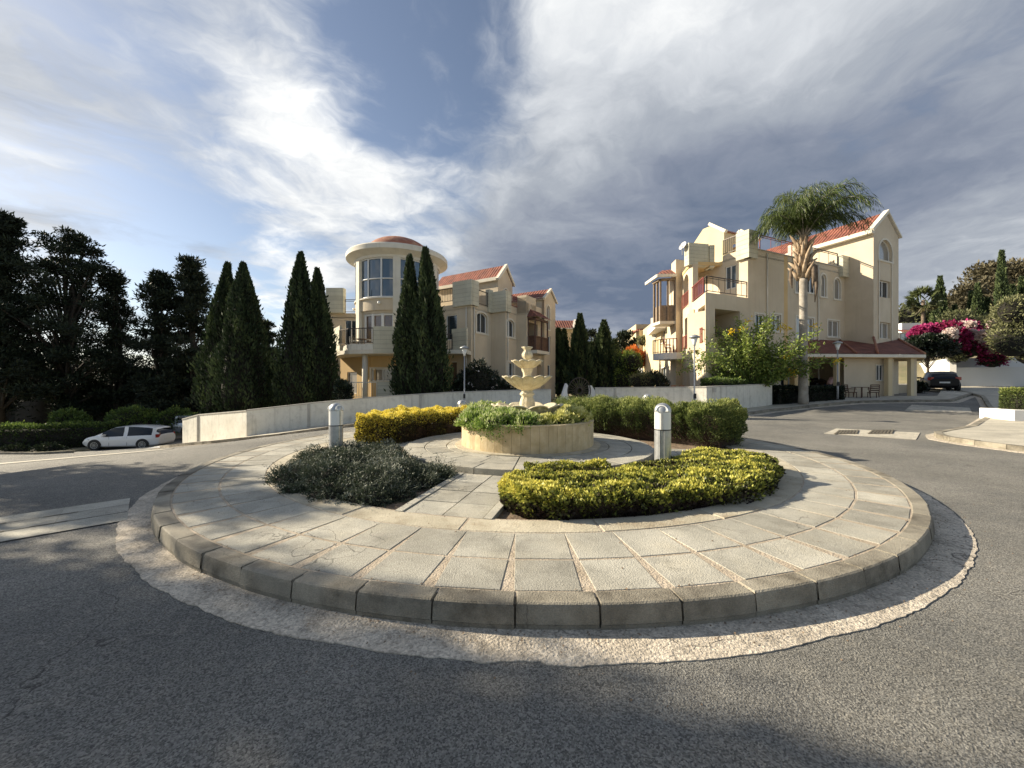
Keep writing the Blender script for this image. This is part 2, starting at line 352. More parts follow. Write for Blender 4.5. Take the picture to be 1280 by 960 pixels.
def arcbox(mb, r0, r1, a0, a1, z0, z1, seg=2, ch=.012, tint=.5, rect=False, drop=0):
    """stone between two radii and two angles with a chamfered top edge; rect = parallel sides"""
    rm = (r0+r1)/2; hw = rect if rect else (a1-a0)*r0/2; am = (a0+a1)/2
    def P(r, t, z):
        if rect:
            c = pol(r, am); x = (2*t-1)*hw; return (c[0]-math.sin(am)*x, c[1]+math.cos(am)*x, z)
        return (*pol(r, a0+(a1-a0)*t), z)
    ct = ch/max(hw*2, .01); n = 1 if rect else seg
    ts = [ct]+[k/n for k in range(1, n)]+[1-ct]; tb = [0]+[k/n for k in range(1, n)]+[1]
    for k in range(n):
        a, b, c, d = ts[k], ts[k+1], tb[k], tb[k+1]
        mb.quad(P(r0+ch, a, z1), P(r1-ch-drop*.5, a, z1), P(r1-ch-drop*.5, b, z1), P(r0+ch, b, z1), tint=tint)
        if drop:
            mb.quad(P(r1-ch-drop*.5, a, z1), P(r1-ch*.6, a, z1-drop*.35), P(r1-ch*.6, b, z1-drop*.35), P(r1-ch-drop*.5, b, z1), tint=tint)
            mb.quad(P(r1-ch*.6, a, z1-drop*.35), P(r1, c, z1-drop), P(r1, d, z1-drop), P(r1-ch*.6, b, z1-drop*.35), tint=tint)
            mb.quad(P(r1, c, z1-drop), P(r1+.012, c, z0), P(r1+.012, d, z0), P(r1, d, z1-drop), tint=tint)
        else:
            mb.quad(P(r1-ch, a, z1), P(r1, c, z1-ch), P(r1, d, z1-ch), P(r1-ch, b, z1), tint=tint)
            mb.quad(P(r1, c, z1-ch), P(r1, c, z0), P(r1, d, z0), P(r1, d, z1-ch), tint=tint)
        mb.quad(P(r0+ch, b, z1), P(r0, d, z1-ch), P(r0, c, z1-ch), P(r0+ch, a, z1), tint=tint)
        mb.quad(P(r0, d, z1-ch), P(r0, d, z0), P(r0, c, z0), P(r0, c, z1-ch), tint=tint)
    for (t, tt) in ((ts[0], 0), (ts[-1], 1)):
        mb.quad(P(r0+ch, t, z1), P(r0, tt, z1-ch), P(r1, tt, z1-ch-drop), P(r1-ch-drop*.5, t, z1), tint=tint)
        mb.quad(P(r0, tt, z1-ch), P(r0, tt, z0), P(r1, tt, z0), P(r1, tt, z1-ch-drop), tint=tint)
mb = MB(); nk = 70; A0 = R(-93)
for k in range(nk):
    a0 = A0+2*math.pi*k/nk; a1 = A0+2*math.pi*(k+1)/nk
    j = random.uniform(-.006, .006); zj = random.uniform(-.003, .003)
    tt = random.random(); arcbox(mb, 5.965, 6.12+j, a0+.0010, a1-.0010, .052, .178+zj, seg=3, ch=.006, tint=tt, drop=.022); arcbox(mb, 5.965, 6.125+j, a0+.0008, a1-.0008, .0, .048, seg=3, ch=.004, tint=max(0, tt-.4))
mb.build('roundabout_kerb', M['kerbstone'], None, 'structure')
ringmesh('kerb_backing', 5.97, 6.10, .165, M['joint'], 120)
mb = MB(); ns = 66
for row, (r0, r1) in enumerate(((4.93, 5.46), (5.49, 5.945))):
    for k in range(ns):
        a0 = R(-93.6)+2*math.pi*k/ns; a1 = a0+2*math.pi/ns; g = .012/r0 if row == 0 else .012/r0
        zj = random.uniform(-.0012, .0015)
        mb2 = MB(); arcbox(mb2, r0, r1, a0, a1, .12, .1755+zj, seg=1, ch=.003, tint=random.random(), rect=math.pi/ns*5.05-.007)
        tx, ty = random.uniform(-.003, .003), random.uniform(-.003, .003); c = pol((r0+r1)/2, (a0+a1)/2)
        mb2.v = [(x, y, z+(x-c[0])*tx+(y-c[1])*ty) for x, y, z in mb2.v]
        i = len(mb.v); mb.v += mb2.v; mb.f += [tuple(i+q for q in f) for f in mb2.f]; mb.t += mb2.t; mb.sm += mb2.sm
mb.build('roundabout_paving', M['slab'], None, 'structure')
# edging band between paving and beds
mb = MB(); ne = 22
for k in range(ne):
    a0 = R(-100)+2*math.pi*k/ne; arcbox(mb, 4.58, 4.915, a0+.002, a0+2*math.pi/ne-.002, .1, .178+random.uniform(-.003, .003), seg=6, ch=.01, tint=random.random())
mb.build('bed_edging', M['edging'], None, 'structure')
# four paths with two columns of slabs
mb = MB(); mo = MB(); PA = [R(-104), R(-14), R(76), R(166)]
for pa in PA:
    ux, uy = math.cos(pa), math.sin(pa); vx, vy = -uy, ux
    def Q(r, w): return (IX+ux*r+vx*w, IY+uy*r+vy*w)
    mo.prism([Q(2.5,-.56), Q(4.62,-.56), Q(4.62,.56), Q(2.5,.56)], .08, .164)
    r = 2.66
    while r < 4.5:
        r1 = min(r+.48, 4.56)
        for w0, w1 in ((-.46, -.006), (.006, .46)):
            t = random.random(); z1 = .174+random.uniform(-.003, .004)
            mb.prism([Q(r, w0), Q(r1-.012, w0), Q(r1-.012, w1), Q(r, w1)], .12, z1, t)
        r = r1
    for w0, w1 in ((-.57, -.472), (.472, .57)):
        mb.prism([Q(2.66, w0), Q(4.56, w0), Q(4.56, w1), Q(2.66, w1)], .10, .185, .8)
mb.build('island_path', M['slab'], None, 'structure', bevel=.004); mo.build('path_bed', M['joint'], None, 'structure')
# raised platform
ringmesh('platform_base', 0, 2.60, .256, M['joint'], 96)
mb = MB()
for (r0, r1, n) in ((2.60-.36, 2.66, 26), (1.78, 2.225, 22), (1.40, 1.765, 18)):
    for k in range(n):
        a0 = R(-97)+2*math.pi*k/n; arcbox(mb, r0, r1, a0+.006/r0, a0+2*math.pi/n-.006/r0, .13, .272+random.uniform(-.003, .003), seg=4, ch=.007, tint=random.random())
mb.build('fountain_platform', M['slab'], None, 'structure')

# hoses and stones lying in the bed
def curve_pts(pts, n=24):
    P = [Vector(p) for p in pts]; out = []
    P = [P[0]]+P+[P[-1]]
    for i in range(1, len(P)-2):
        for k in range(n):
            t = k/n; a, b, c, d = P[i-1:i+3]
            out.append(.5*((2*b)+(-a+c)*t+(2*a-5*b+4*c-d)*t*t+(-a+3*b-3*c+d)*t**3))
    out.append(P[-2]); return out
mb = MB(); mb.tube(curve_pts([(1.1,5.55,.15), (1.6,5.75,.16), (2.1,6.0,.155), (2.6,6.5,.16), (2.75,7.1,.15)], 8), .012, 6)
o = mb.build('irrigation_hose', M['cable']); tag(o, 'black irrigation hose lying along the edge of the fountain platform', 'hose')
mb = MB(); mb.tube(curve_pts([(1.3,5.4,.15), (1.9,5.6,.16), (2.4,6.1,.155), (3.0,6.6,.15)], 8), .009, 6)
o = mb.build('irrigation_hose', M['cable']); tag(o, 'thinner black hose on the bare soil nearer the bollard light', 'hose')
def stone_mesh(seed, c, r):
    rr = random.Random(seed); mb = MB(); n = 10; prof = []
    ph = [rr.uniform(0, 6.28) for _ in range(4)]
    prof = [(math.sin(math.pi*j/6), -math.cos(math.pi*j/6)) for j in range(7)]
    mb.lathe([(max(p[0], .01)*r, p[1]*r*.55) for p in prof], c, n, lobes=lambda j, q, z, a: (q*(1+.18*math.sin(2*a+ph[0])+.12*math.sin(3*a+ph[1]+j)), z))
    return mb
leaf_litter = MB()
for i in range(420):
    a = random.uniform(R(-98), R(-20)); r = random.uniform(2.7, 4.5); x, y = pol(r, a); s = random.uniform(.006, .016); z = .134
    leaf_litter.mesh([(x-s, y, z), (x, y-s*.8, z), (x+s, y, z+.004), (x+s*.2, y+s, z+s*.5)], [(0,1,2), (0,1,3), (1,2,3), (2,0,3)], random.random())
for i in range(260):
    a = random.uniform(-math.pi, 0); r = random.choice((random.gauss(6.18, .03), random.gauss(5.95, .01), random.uniform(4.95, 5.9), random.uniform(4.6, 4.9)))
    x, y = pol(r, a); s = random.uniform(.004, .010); z = .022 if r > 6.1 else .178
    leaf_litter.mesh([(x-s, y, z), (x, y-s*.8, z), (x+s, y, z+.003), (x+s*.2, y+s, z+s*.6)], [(0,1,2), (0,1,3), (1,2,3), (2,0,3)], random.random())
for i in range(900):
    a = random.uniform(-math.pi, .4); r = 6.1+abs(random.gauss(0, .22)); x, y = pol(r, a); s = random.uniform(.003, .008); z = .020 if r < 6.38 else .001
    leaf_litter.mesh([(x-s, y, z), (x, y-s*.8, z), (x+s, y, z+.003), (x+s*.2, y+s, z+s*.6)], [(0,1,2), (0,1,3), (1,2,3), (2,0,3)], random.random())
leaf_litter.build('gravel', M['soil'], None, 'stuff')
for k, (px, py, Yd, r) in enumerate(((787, 588, 6.2, .07), (770, 592, 6.1, .05))):
    x, y, z = at(px, py, Yd); mb = stone_mesh(k, (x, y, .15), r)
    o = mb.build('stone', M['caststone' if k else 'edging']); tag(o, ['larger pinkish rock on the soil left of the bollard light in front of the fountain', 'smaller pale rock on the soil by the platform edge'][k], 'rock')

# ------------------------------------------------------------------ fountain and planter
pl = thing('round_planter', 'low round planter clad in yellow upright stone tiles around the fountain', 'planter', (IX, IY, .27))
mb = MB(); nt_ = 52
for k in range(nt_):
    a0 = 2*math.pi*k/nt_; arcbox(mb, 1.36, 1.45, a0+.0016, a0+2*math.pi/nt_-.0016, .27, .80, seg=2, ch=.004, tint=random.random())
mb.build('cladding', M['stonetile'], pl)
mb = MB(); mb.lathe([(1.40,.28), (1.43,.28), (1.43,.79), (1.30,.79), (1.30,.60)], (IX, IY, 0), 96, smooth=False); mb.build('wall', M['mortar'], pl)
mb = MB()
for k in range(16):
    a0 = 2*math.pi*k/16; arcbox(mb, 1.30, 1.46, a0+.002, a0+2*math.pi/16-.002, .80, .825, seg=5, ch=.004, tint=random.random())
mb.build('rim', M['stonetile'], pl)
mb = MB(); mb.lathe([(1.44,.27), (1.60,.27), (1.60,.292), (1.44,.296)], (IX, IY, 0), 96, smooth=False); mb.build('footing', M['edging'], pl)
mb = MB(); mb.lathe([(0.01,.74), (1.31,.74)], (IX, IY, 0), 48); mb.build('soil', M['soil'], pl)

fo = thing('fountain', 'pale cast stone fountain with two scalloped bowls and a vase on top', 'fountain', (IX, IY, .74))
def scal(n, amp, zamp, jmin):
    def f(j, r, z, a):
        k = abs(math.cos(n*a/2)); w = max(0, min(1, (j-jmin[0])/max(1, jmin[1]-jmin[0])))
        return r*(1-amp*w*(1-k)), z-zamp*w*(1-k)+.0
    return f
def bowl(R_, zt, zb, n, rb, name, amp=.12, flut=.03):
    mb = MB(); prof = []
    K = 10
    for j in range(K+1):
        t = j/K; r = rb+(R_-rb)*(t**.80); z = zb+(zt-zb)*(t**1.15); prof.append((r, z))
    prof.append((R_*1.06, zt+.005)); prof.append((R_*1.07, zt+.03)); prof.append((R_*1.0, zt+.035)); prof.append((R_*.93, zt-.01)); prof.append((R_*.6, zt-.05)); prof.append((.02, zt-.07))
    def lob(j, r, z, a):
        k = abs(math.cos(n*a/2))**.7; w = min(1, j/K)**1.2
        if j > K+3: w = max(0, 1-(j-K-3)*.5)
        return r*(1-amp*w*(1-k)+flut*math.cos(n*2*a)*(.8 if 0 < j < K else 0)), z-.22*(zt-zb)*w*(1-k)*(1 if 0 < j else 0)
    mb.lathe(prof, (IX, IY, 0), 192, lob); return mb.build(name, M['caststone'], fo)
bowl(.76, 1.13, .78, 10, .34, 'basin', .14)
bowl(.53, 1.75, 1.47, 12, .13, 'middle_bowl', .13)
bowl(.335, 2.10, 1.94, 10, .09, 'upper_bowl', .13)
mb = MB(); flutes = lambda j, r, z, a: (r*(1+.05*math.cos(8*a)*(1 if j % 2 else .4)), z)
mb.lathe([(.30,.80), (.29,1.0), (.25,1.04), (.19,1.08), (.17,1.12), (.165,1.18), (.15,1.26), (.125,1.30), (.12,1.33), (.16,1.37), (.155,1.40), (.115,1.43), (.13,1.47), (.15,1.50)], (IX, IY, 0), 64, flutes); mb.build('pedestal', M['caststone'], fo)
mb = MB(); mb.lathe([(.12,1.66), (.13,1.70), (.10,1.74), (.085,1.80), (.10,1.86), (.12,1.90), (.13,1.95)], (IX, IY, 0), 48, flutes); mb.build('upper_pedestal', M['caststone'], fo)
mb = MB(); mb.lathe([(.09,2.05), (.08,2.10), (.045,2.13), (.06,2.15), (.105,2.20), (.115,2.26), (.09,2.31), (.065,2.34), (.08,2.38), (.12,2.42), (.115,2.43), (.06,2.41), (.01,2.36)], (IX, IY, 0), 64, lambda j, r, z, a: (r*(1+.09*math.cos(6*a)), z)); mb.build('vase', M['caststone'], fo)

# ------------------------------------------------------------------ bollard lights
def make_bollard(label):
    t = thing('bollard_light', label, 'bollard light', (0,0,0), 'bollard lights in the roundabout beds')
    r = .125
    mb = MB()
    def body(j, q, z, a):
        g = 1
        for c in (R(-115), R(65)):
            d = abs((a-c+math.pi) % (2*math.pi)-math.pi)
            if d < .22: g = .86
            elif d < .30: g = 1.03
        return q*g, z
    mb.lathe([(.02,0), (r,0), (r,.70), (.02,.70)], n=96, lobes=body); mb.build('post', M['alu'], t, auto=35)
    mb = MB(); mb.lathe([(r*.98,.70), (r*1.02,.70), (r*1.02,.715), (r*.98,.715)], n=48); mb.build('ring', M['black'], t, auto=35)
    mb = MB(); mb.lathe([(.02,.715), (r*.985,.715), (r*.985,.985), (.02,.985)], n=48); mb.build('diffuser', M['diffuser'], t, auto=35)
    mb = MB()
    for a in (R(-115), R(65)):
        mb = MB(); mb.box((math.cos(a)*r*.985, math.sin(a)*r*.985, .715), .018, .03, .27, a); mb.build('strut', M['alu'], t)
    mb = MB(); pr = [(.02,.985), (r*1.03,.985), (r*1.03,1.0)]+[(r*1.03*math.cos(R(q)), 1.0+.13*math.sin(R(q))) for q in (15,30,45,60,75,88)]
    mb.lathe(pr, n=48); mb.build('cap', M['alu'], t, auto=35)
    for a in (R(-115), R(65)):                       # crescent recess on each side of the cap
        mb = MB(); ux, uy = math.cos(a), math.sin(a); vx, vy = -uy, ux; pts = []
        for q in range(0, 181, 15):
            c_, s_ = math.cos(R(q))*.088, math.sin(R(q))*.088
            pts.append((ux*(r*1.0-.35*s_)+vx*c_, uy*(r*1.0-.35*s_)+vy*c_, 1.0+s_))
        mb.tube(pts, .010, 6); 
        c0 = (ux*(r*.97), uy*(r*.97), 1.0)
        for p, q in zip(pts[:-1], pts[1:]): mb.quad(c0, p, q)
        mb.build('cap_hood', M['diffuser'], t)
    return t
b0 = make_bollard('tall silver bollard light between the low yellow hedge and the fountain platform')
b0.location = (2.40, 6.13, .17)
for loc, lab, rz in (((-3.34, 7.3, .11), 'silver bollard light rising out of the dark grey-green spreading shrub', 1.5), ((4.15, 11.8, .17), 'bollard light behind the tall green hedge, only its cap showing', .6), ((-1.58, 12.2, -.03), 'bollard light behind the fountain plants, its pale cap beside the planter shrubs', 2.6)):
    c = copy_tree(b0); c.location = loc; c.rotation_euler = (0,0,rz); c['label'] = lab
# ------------------------------------------------------------------ pavements, markings, boundary walls
KL = [(-17.6,18.9), (-15.3,17.1), (-12.4,15.9), (-9.6,15.75), (-6.4,15.9), (-3,17.6), (1,18.8), (5,18.3), (7.6,17.2), (10.0,17.2), (13.0,19.3), (16.0,20.6), (19.5,21.3), (25.0,21.8), (30.5,25.4), (33,30)]
WL = [(-18.5,21.6), (-14.8,19.4), (-12.0,17.4), (-9.6,18.6), (-6.4,19.5), (-3.4,20.3), (2.2,21.3), (5,20.8), (9.1,18.0), (11.8,19.8), (14.6,21.6), (18.6,23.1), (26.3,23.8), (31,27.8), (33.2,32)]
def off(pl, d):
    p = np.array(pl, float); t = np.gradient(p, axis=0); t /= np.hypot(*t.T)[:,None]; return (p+np.stack([t[:,1], -t[:,0]], -1)*d).tolist()
strip('pavement', off(KL,-.16), WL, .13, M['pavement'], 90, 5)
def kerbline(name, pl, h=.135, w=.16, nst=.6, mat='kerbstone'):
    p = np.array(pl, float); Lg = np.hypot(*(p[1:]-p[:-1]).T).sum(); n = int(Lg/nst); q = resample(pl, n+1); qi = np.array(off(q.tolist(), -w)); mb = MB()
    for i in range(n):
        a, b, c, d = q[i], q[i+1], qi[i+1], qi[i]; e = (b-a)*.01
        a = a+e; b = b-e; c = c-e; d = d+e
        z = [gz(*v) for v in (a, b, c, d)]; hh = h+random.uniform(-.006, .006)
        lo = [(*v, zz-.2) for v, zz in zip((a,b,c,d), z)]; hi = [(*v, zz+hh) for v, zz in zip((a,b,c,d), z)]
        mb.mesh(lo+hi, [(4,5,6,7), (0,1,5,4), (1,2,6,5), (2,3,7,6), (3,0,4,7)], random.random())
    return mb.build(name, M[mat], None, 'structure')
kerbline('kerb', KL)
strip('gutter', off(KL, .28), KL, .014, M['gutter'], 110, 2)
# right-hand pavement island
KR = [(36.5,33.0), (29,23.6), (21.5,17.0), (15.6,12.9), (12.9,11.55), (12.3,10.9), (12.15,10.2), (12.2,9.0), (12.6,6.5), (13.6,3.5), (15.5,-1)]
KRb = [(40,32.0), (42,26), (40,20), (38,14), (34,10), (31,8), (29,7), (27,5), (25,3), (24,1), (23,-3)]
strip('pavement', KR, KRb, .13, M['pavement'], 90, 12)
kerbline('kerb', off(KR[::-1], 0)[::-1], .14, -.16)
strip('gutter', off(KR,-.0), off(KR,.36), .012, M['gutter'], 90, 2)
# concrete drain strip at the left and light concrete bands in the road
mb = MB()
def gq(mb, pts, h=.006, tint=.5): mb.quad(*[(x, y, gz(x, y)+h) for x, y in pts], tint=tint)
d_ = Vector((-.72,-.69)); a_ = Vector((-5.32,5.36)); b_ = Vector((-4.50,4.50)); nrm = (b_-a_)
for i in range(16):
    for (t0, t1) in ((0,.30), (.31,.64), (.66,1)):
        p = [a_+nrm*t0+d_*(i*.6), a_+nrm*t1+d_*(i*.6), a_+nrm*t1+d_*(i*.6+.598), a_+nrm*t0+d_*(i*.6+.598)]
        gq(mb, [tuple(q) for q in p], .012, random.random())
mb.build('concrete_channel', M['slab'], None, 'structure')
mb = MB()
for i, (t, s) in enumerate(((.32,.45), (.32,1.0), (.65,.5), (.65,.95), (.65,1.6), (.30,1.9), (.62,2.4))):
    p0 = a_+nrm*t+d_*s; u = nrm.normalized()
    gq(mb, [tuple(p0-u*.018), tuple(p0+u*.018), tuple(p0+u*.018+d_*.28), tuple(p0-u*.018+d_*.28)], .016)
mb.build('drain_slots', M['joint'], None, 'structure')
def patch(name, A, B, mat, h=.012, n=24, m=6): return strip(name, A, B, h, mat, n, m)
patch('concrete_band', [(-30,11.5), (-22,11.9), (-16.5,13.2), (-12.8,14.0)], [(-30,14.2), (-22,14.4), (-16.5,14.9), (-12.8,14.6)], M['pavement'], .014)
patch('concrete_apron', [at(1030,539,12.3)[:2], at(1145,549,11.0)[:2]], [at(1045,534.5,13.4)[:2], at(1150,541,12.3)[:2]], M['pavement'], .014)
patch('concrete_apron', [at(1131,519.5,18.5)[:2], at(1215,522,17.5)[:2]], [at(1140,515.5,20.5)[:2], at(1212,518.5,19.5)[:2]], M['pavement'], .014)
for k, (x0, x1) in enumerate(((1042,1072), (1084,1116))):
    g = thing('drain_cover', ['left rusty drain cover in the pale concrete band across the road', 'right rusty drain cover, nearer the kerb corner, in the concrete band'][k], 'drain cover', (*at((x0+x1)/2,539,12.3)[:2], .01), 'drain covers by the right kerb')
    A, B = at(x0,541.5,12.1), at(x1,541.5,12.1); Cc, D = at(x1+2,537,12.9), at(x0+6,537,12.9)
    mb = MB(); gq(mb, [q[:2] for q in (A,B,Cc,D)], .022); mb.build('frame', M['grate'], g)
    mb = MB()
    for j in range(7):
        t = (j+.5)/7; p = [A[i]+(B[i]-A[i])*t for i in (0,1)]; q = [D[i]+(Cc[i]-D[i])*t for i in (0,1)]
        mb.bar((*p, gz(*p)+.026), (*q, gz(*q)+.026), .05, .02)
    mb.build('bars', M['joint'], g)

def bwall(name, pts, zt, label, base=None, th=.2, mat='whitewash', capov=.03, caph=.05, joints=()):
    """boundary wall following points; zt = top heights"""
    t = thing(name, label, 'wall', (*pts[0], gz(*pts[0])))
    o2 = off(pts, -th); mb = MB(); cp = MB(); jt = MB(); oc = off(pts, capov); oi = off(pts, -th-capov)
    for i in range(len(pts)-1):
        q = [pts[i], pts[i+1], o2[i+1], o2[i]]; zz = [zt[i], zt[i+1], zt[i+1], zt[i]]
        lo = [(*p, gz(*p)-.3) for p in q]; hi = [(*p, z) for p, z in zip(q, zz)]
        mb.mesh(lo+hi, [(4,5,6,7), (0,1,5,4), (1,2,6,5), (2,3,7,6), (3,0,4,7)])
        qc = [oc[i], oc[i+1], oi[i+1], oi[i]]; lo = [(*p, z+.003) for p, z in zip(qc, zz)]; hi = [(*p, z+caph) for p, z in zip(qc, zz)]
        cp.mesh(lo+hi, [(3,2,1,0), (4,5,6,7), (0,1,5,4), (1,2,6,5), (2,3,7,6), (3,0,4,7)])
    mb.build('wall_body', M[mat], t)
    if caph: cp.build('capping', M['cap'], t)
    if joints:
        for (i, f) in joints:
            p = [pts[i][k]+(pts[i+1][k]-pts[i][k])*f for k in (0,1)]; z = zt[i]+(zt[i+1]-zt[i])*f
            dx, dy = pts[i+1][0]-pts[i][0], pts[i+1][1]-pts[i][1]; l = math.hypot(dx, dy); n = (dy/l, -dx/l)
            jt.bar((p[0]+n[0]*.002, p[1]+n[1]*.002, gz(*p)), (p[0]+n[0]*.002, p[1]+n[1]*.002, z-.005), .10, .10)
        jt.build('expansion_joint', M['cap'], t)
    return t
WP = [(-18.5,21.6), (-16.6,20.4), (-12.0,17.4)]
t1 = bwall('boundary_wall', WP, [-.40,-.05,.37], 'pale sunlit end of the garden wall beside the parked white cars', joints=((0,.98),))
t2 = bwall('boundary_wall', [(-12.0,17.4), (-9.6,18.6), (-6.4,19.5), (-3.4,20.3), (-.5,20.8), (2.15,21.2)], [.38,.66,.95,1.13,1.22,1.27], 'long shaded stretch of garden wall rising behind the yellow hedge', joints=((0,.93), (2,.55)))
t3 = bwall('boundary_wall', [(4.75,22.0), (6.9,19.95), (9.1,18.0)], [1.36,1.40,1.44], 'sunlit stretch of garden wall behind the tall green hedge and slim lamp post', joints=((0,.42),))
t4 = bwall('boundary_wall', [(9.1,18.0), (11.8,19.8), (14.6,21.6)], [1.44,1.50,1.58], 'shaded stretch of white garden wall below the yellow flowering bush')
mb = MB(); p = at(897,489.5,18.5); mb.box((9.1+.62*.9-.01+.0, 18+.62*.6-.02, 1.2), .28, .05, .2, math.atan2(1.8,2.7)); o = mb.build('wall_plaque', M['cap'], t4)
# wheel shaped iron grille in a round opening of the wall
gc = Vector((3.82, 21.5, 1.22)); GR = .76
t = thing('gate_wall', 'short white wall pieces curving round the dark iron wheel grille', 'wall', (3.8,21.5,0))
ga = Vector((2.72,21.2,0)); gb = Vector((4.75,22.0,0)); gd = (gb-ga).normalized(); gn = Vector((gd.y,-gd.x,0)); cs = (gc-ga).dot(gd)
Lw = (gb-ga).length
def side(s0, ang0, ang1, ztop0, ztop1, top_s):
    mb = MB(); arc = [(cs+GR*math.cos(R(a)), gc.z+GR*math.sin(R(a))) for a in np.linspace(ang0, ang1, 13)]
    poly = [(s0, -.3), (s0, ztop0), (top_s, ztop1)]+arc+[(arc[-1][0], -.3)]
    f = [(ga+gd*s+Vector((0,0,z))) for s, z in poly]; bk = [p-gn*.2 for p in f]; n = len(f)
    for i in range(len(arc)-1):
        pass
    # triangulate as strips from the outer edge to the arc
    outer = [(s0, ztop0+(ztop1-ztop0)*0)]; 
    vs = []; fs = []
    for i, (s, z) in enumerate(arc):
        t_ = i/(len(arc)-1); zo = ztop0+(-.3-ztop0)*t_ if i else ztop1
        so_ = s0 if i else top_s
        vs += [tuple(ga+gd*s+Vector((0,0,z))), tuple(ga+gd*so_+Vector((0,0,zo)))]
    for i in range(len(arc)-1): fs.append((2*i, 2*i+2, 2*i+3, 2*i+1))
    m = len(vs); vs += [tuple(Vector(v)-gn*.2) for v in vs]; fs += [tuple(q+m for q in reversed(f_)) for f_ in fs]
    for i in range(len(arc)-1): fs.append((2*i, 2*i+2, 2*i+2+m, 2*i+m))
    for i in range(len(arc)-1): fs.append((2*i+1, 2*i+3, 2*i+3+m, 2*i+1+m))
    fs.append((0, 1, 1+m, m))
    mb.mesh(vs, fs); return mb
mb = side(0, 158, 262, .86, gc.z+.42, cs-GR-.05); mb.build('left_wing', M['whitewall'], t)
mb = side(Lw, 22, -82, 1.36, gc.z+.30, cs+GR+.06); mb.build('right_wing', M['whitewall'], t)
g = thing('wheel_grille', 'dark iron wheel with radiating spokes set in a round wall opening', 'iron grille', tuple(gc))
P_ = lambda r, a, o=0: tuple(gc+gd*(r*math.cos(a))+Vector((0,0,r*math.sin(a)))-gn*(.1+o))
mb = MB(); mb.tube([P_(GR-.03, R(a)) for a in range(0, 361, 10)], .025, 6, cap=False); mb.build('outer_ring', M['iron'], g)
mb = MB(); mb.tube([P_(.17, R(a)) for a in range(0, 361, 20)], .03, 6, cap=False); mb.build('hub', M['iron'], g)
mb = MB()
for a in range(0, 360, 15): mb.bar(P_(.16, R(a)), P_(GR-.03, R(a)), .016)
o = mb.build('spokes', M['grate'], g)
# garden ground behind the walls
strip('garden_ground', [(-18.4,22), (-11.9,18), (-3.4,20.8), (2.2,21.7), (4.8,22.3), (9.1,18.6), (14.6,22.1)], [(-26,60), (-18,60), (-5,60), (0,60), (6,60), (16,60), (30,60)], .22, M['dry'], 40, 14)
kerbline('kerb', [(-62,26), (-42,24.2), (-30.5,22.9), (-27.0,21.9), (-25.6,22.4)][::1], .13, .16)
strip('verge', [(-90,30), (-62,26.2), (-42,24.4), (-30.5,23.1), (-27.2,22.1), (-26.2,24), (-28,30)], [(-90,80), (-70,80), (-55,80), (-45,80), (-40,80), (-35,80), (-28,80)], .05, M['dry'], 50, 14)
# a second hill sheet far to the right
mb = MB(); hx = np.linspace(30, 240, 44); hy = np.linspace(32, 260, 44); HX, HY = np.meshgrid(hx, hy)
HZ = -1+np.clip((HX-38)/60, 0, 1)**1*9*np.clip((HY-34)/50, 0, 1)+4.6*np.clip((HX-33)/10, 0, 1)*np.clip((HY-36)/4, 0, 1)
gridmesh('hillside', HX, HY, HZ, M['dry'])
# white retaining wall
RW1 = [(45.5,43.0), (38.9,34.2)]
bwall('retaining_wall', RW1, [3.9,3.9], 'sunlit white retaining wall behind the black hatchback and dark tree', th=.4, mat='whitewall', caph=0)
bwall('retaining_wall', [(38.9,34.2), (43,32.8), (60,27)], [3.05,3.05,3.3], 'shaded white retaining wall under the pink bougainvillea', th=.4, mat='whitewall', caph=0)
bwall('retaining_wall', [(40.4,35.4), (46,34.3), (64,29)], [3.95,4.0,4.2], 'upper step of the white wall half hidden by hanging bougainvillea', th=.4, mat='whitewall', caph=0)

# ------------------------------------------------------------------ street lamps
def lamp(px, ytop, Yd, label, zb):
    x, y, zt = at(px, ytop, Yd); t = thing('street_lamp', label, 'lamp post', (x, y, zb), 'slim grey lamp posts along the pavement')
    mb = MB(); mb.tube([(x,y,zb), (x,y,zb+.9), (x,y,zb+.92), (x,y,zt-.5)], [.055,.055,.035,.03], 10); mb.build('pole', M['galv'], t)
    mb = MB(); mb.lathe([(.01,zt-.52), (.05,zt-.52), (.07,zt-.42), (.15,zt-.16), (.01,zt-.16)], (x,y,0), 20); mb.build('lantern', M['diffuser'], t)
    mb = MB(); mb.lathe([(.01,zt-.15), (.23,zt-.155), (.22,zt-.10), (.10,zt-.03), (.01,zt)], (x,y,0), 24); mb.build('hood', M['galv'], t)
    mb = MB(); mb.box((x, y-.06, zb+.75), .1, .06, .22); mb.build('junction_box', M['black'], t)
lamp(580.5, 432, 19.3, 'slim lamp post left of the fountain in front of the dark bush', .13)
lamp(868, 418, 17.3, 'slim lamp post at the bright corner of the garden wall', .2)
lamp(1047, 426, 21.8, 'slim lamp post before the tiled porch at the end of the dark hedge', .75)
# planter box at the right edge
t = thing('planter_box', 'low white planter box with a clipped hedge at the right edge', 'planter', (19.0,14.4,gz(19,14.4)+.13))
mb = MB(); z = gz(19,14.4)+.1
mb.prism([(18.55,14.2), (22.5,13.2), (22.9,14.6), (18.95,15.6)], z, z+.42); mb.build('box', M['whitewall'], t)
# paper scrap
x, y, z = (-16.6, 18.0, 0); z = gz(x, y)+.03
mb = MB(); mb.quad((x-.5,y,z), (x+.1,y-.15,z+.06), (x+.5,y,z+.02), (x+.2,y+.2,z+.1)); mb.quad((x-.5,y,z), (x+.2,y+.2,z+.1), (x-.1,y+.25,z+.02)); o = mb.build('litter', M['plastic_white']); tag(o, 'crumpled white scrap on the road at the tip of the left pavement', 'litter')
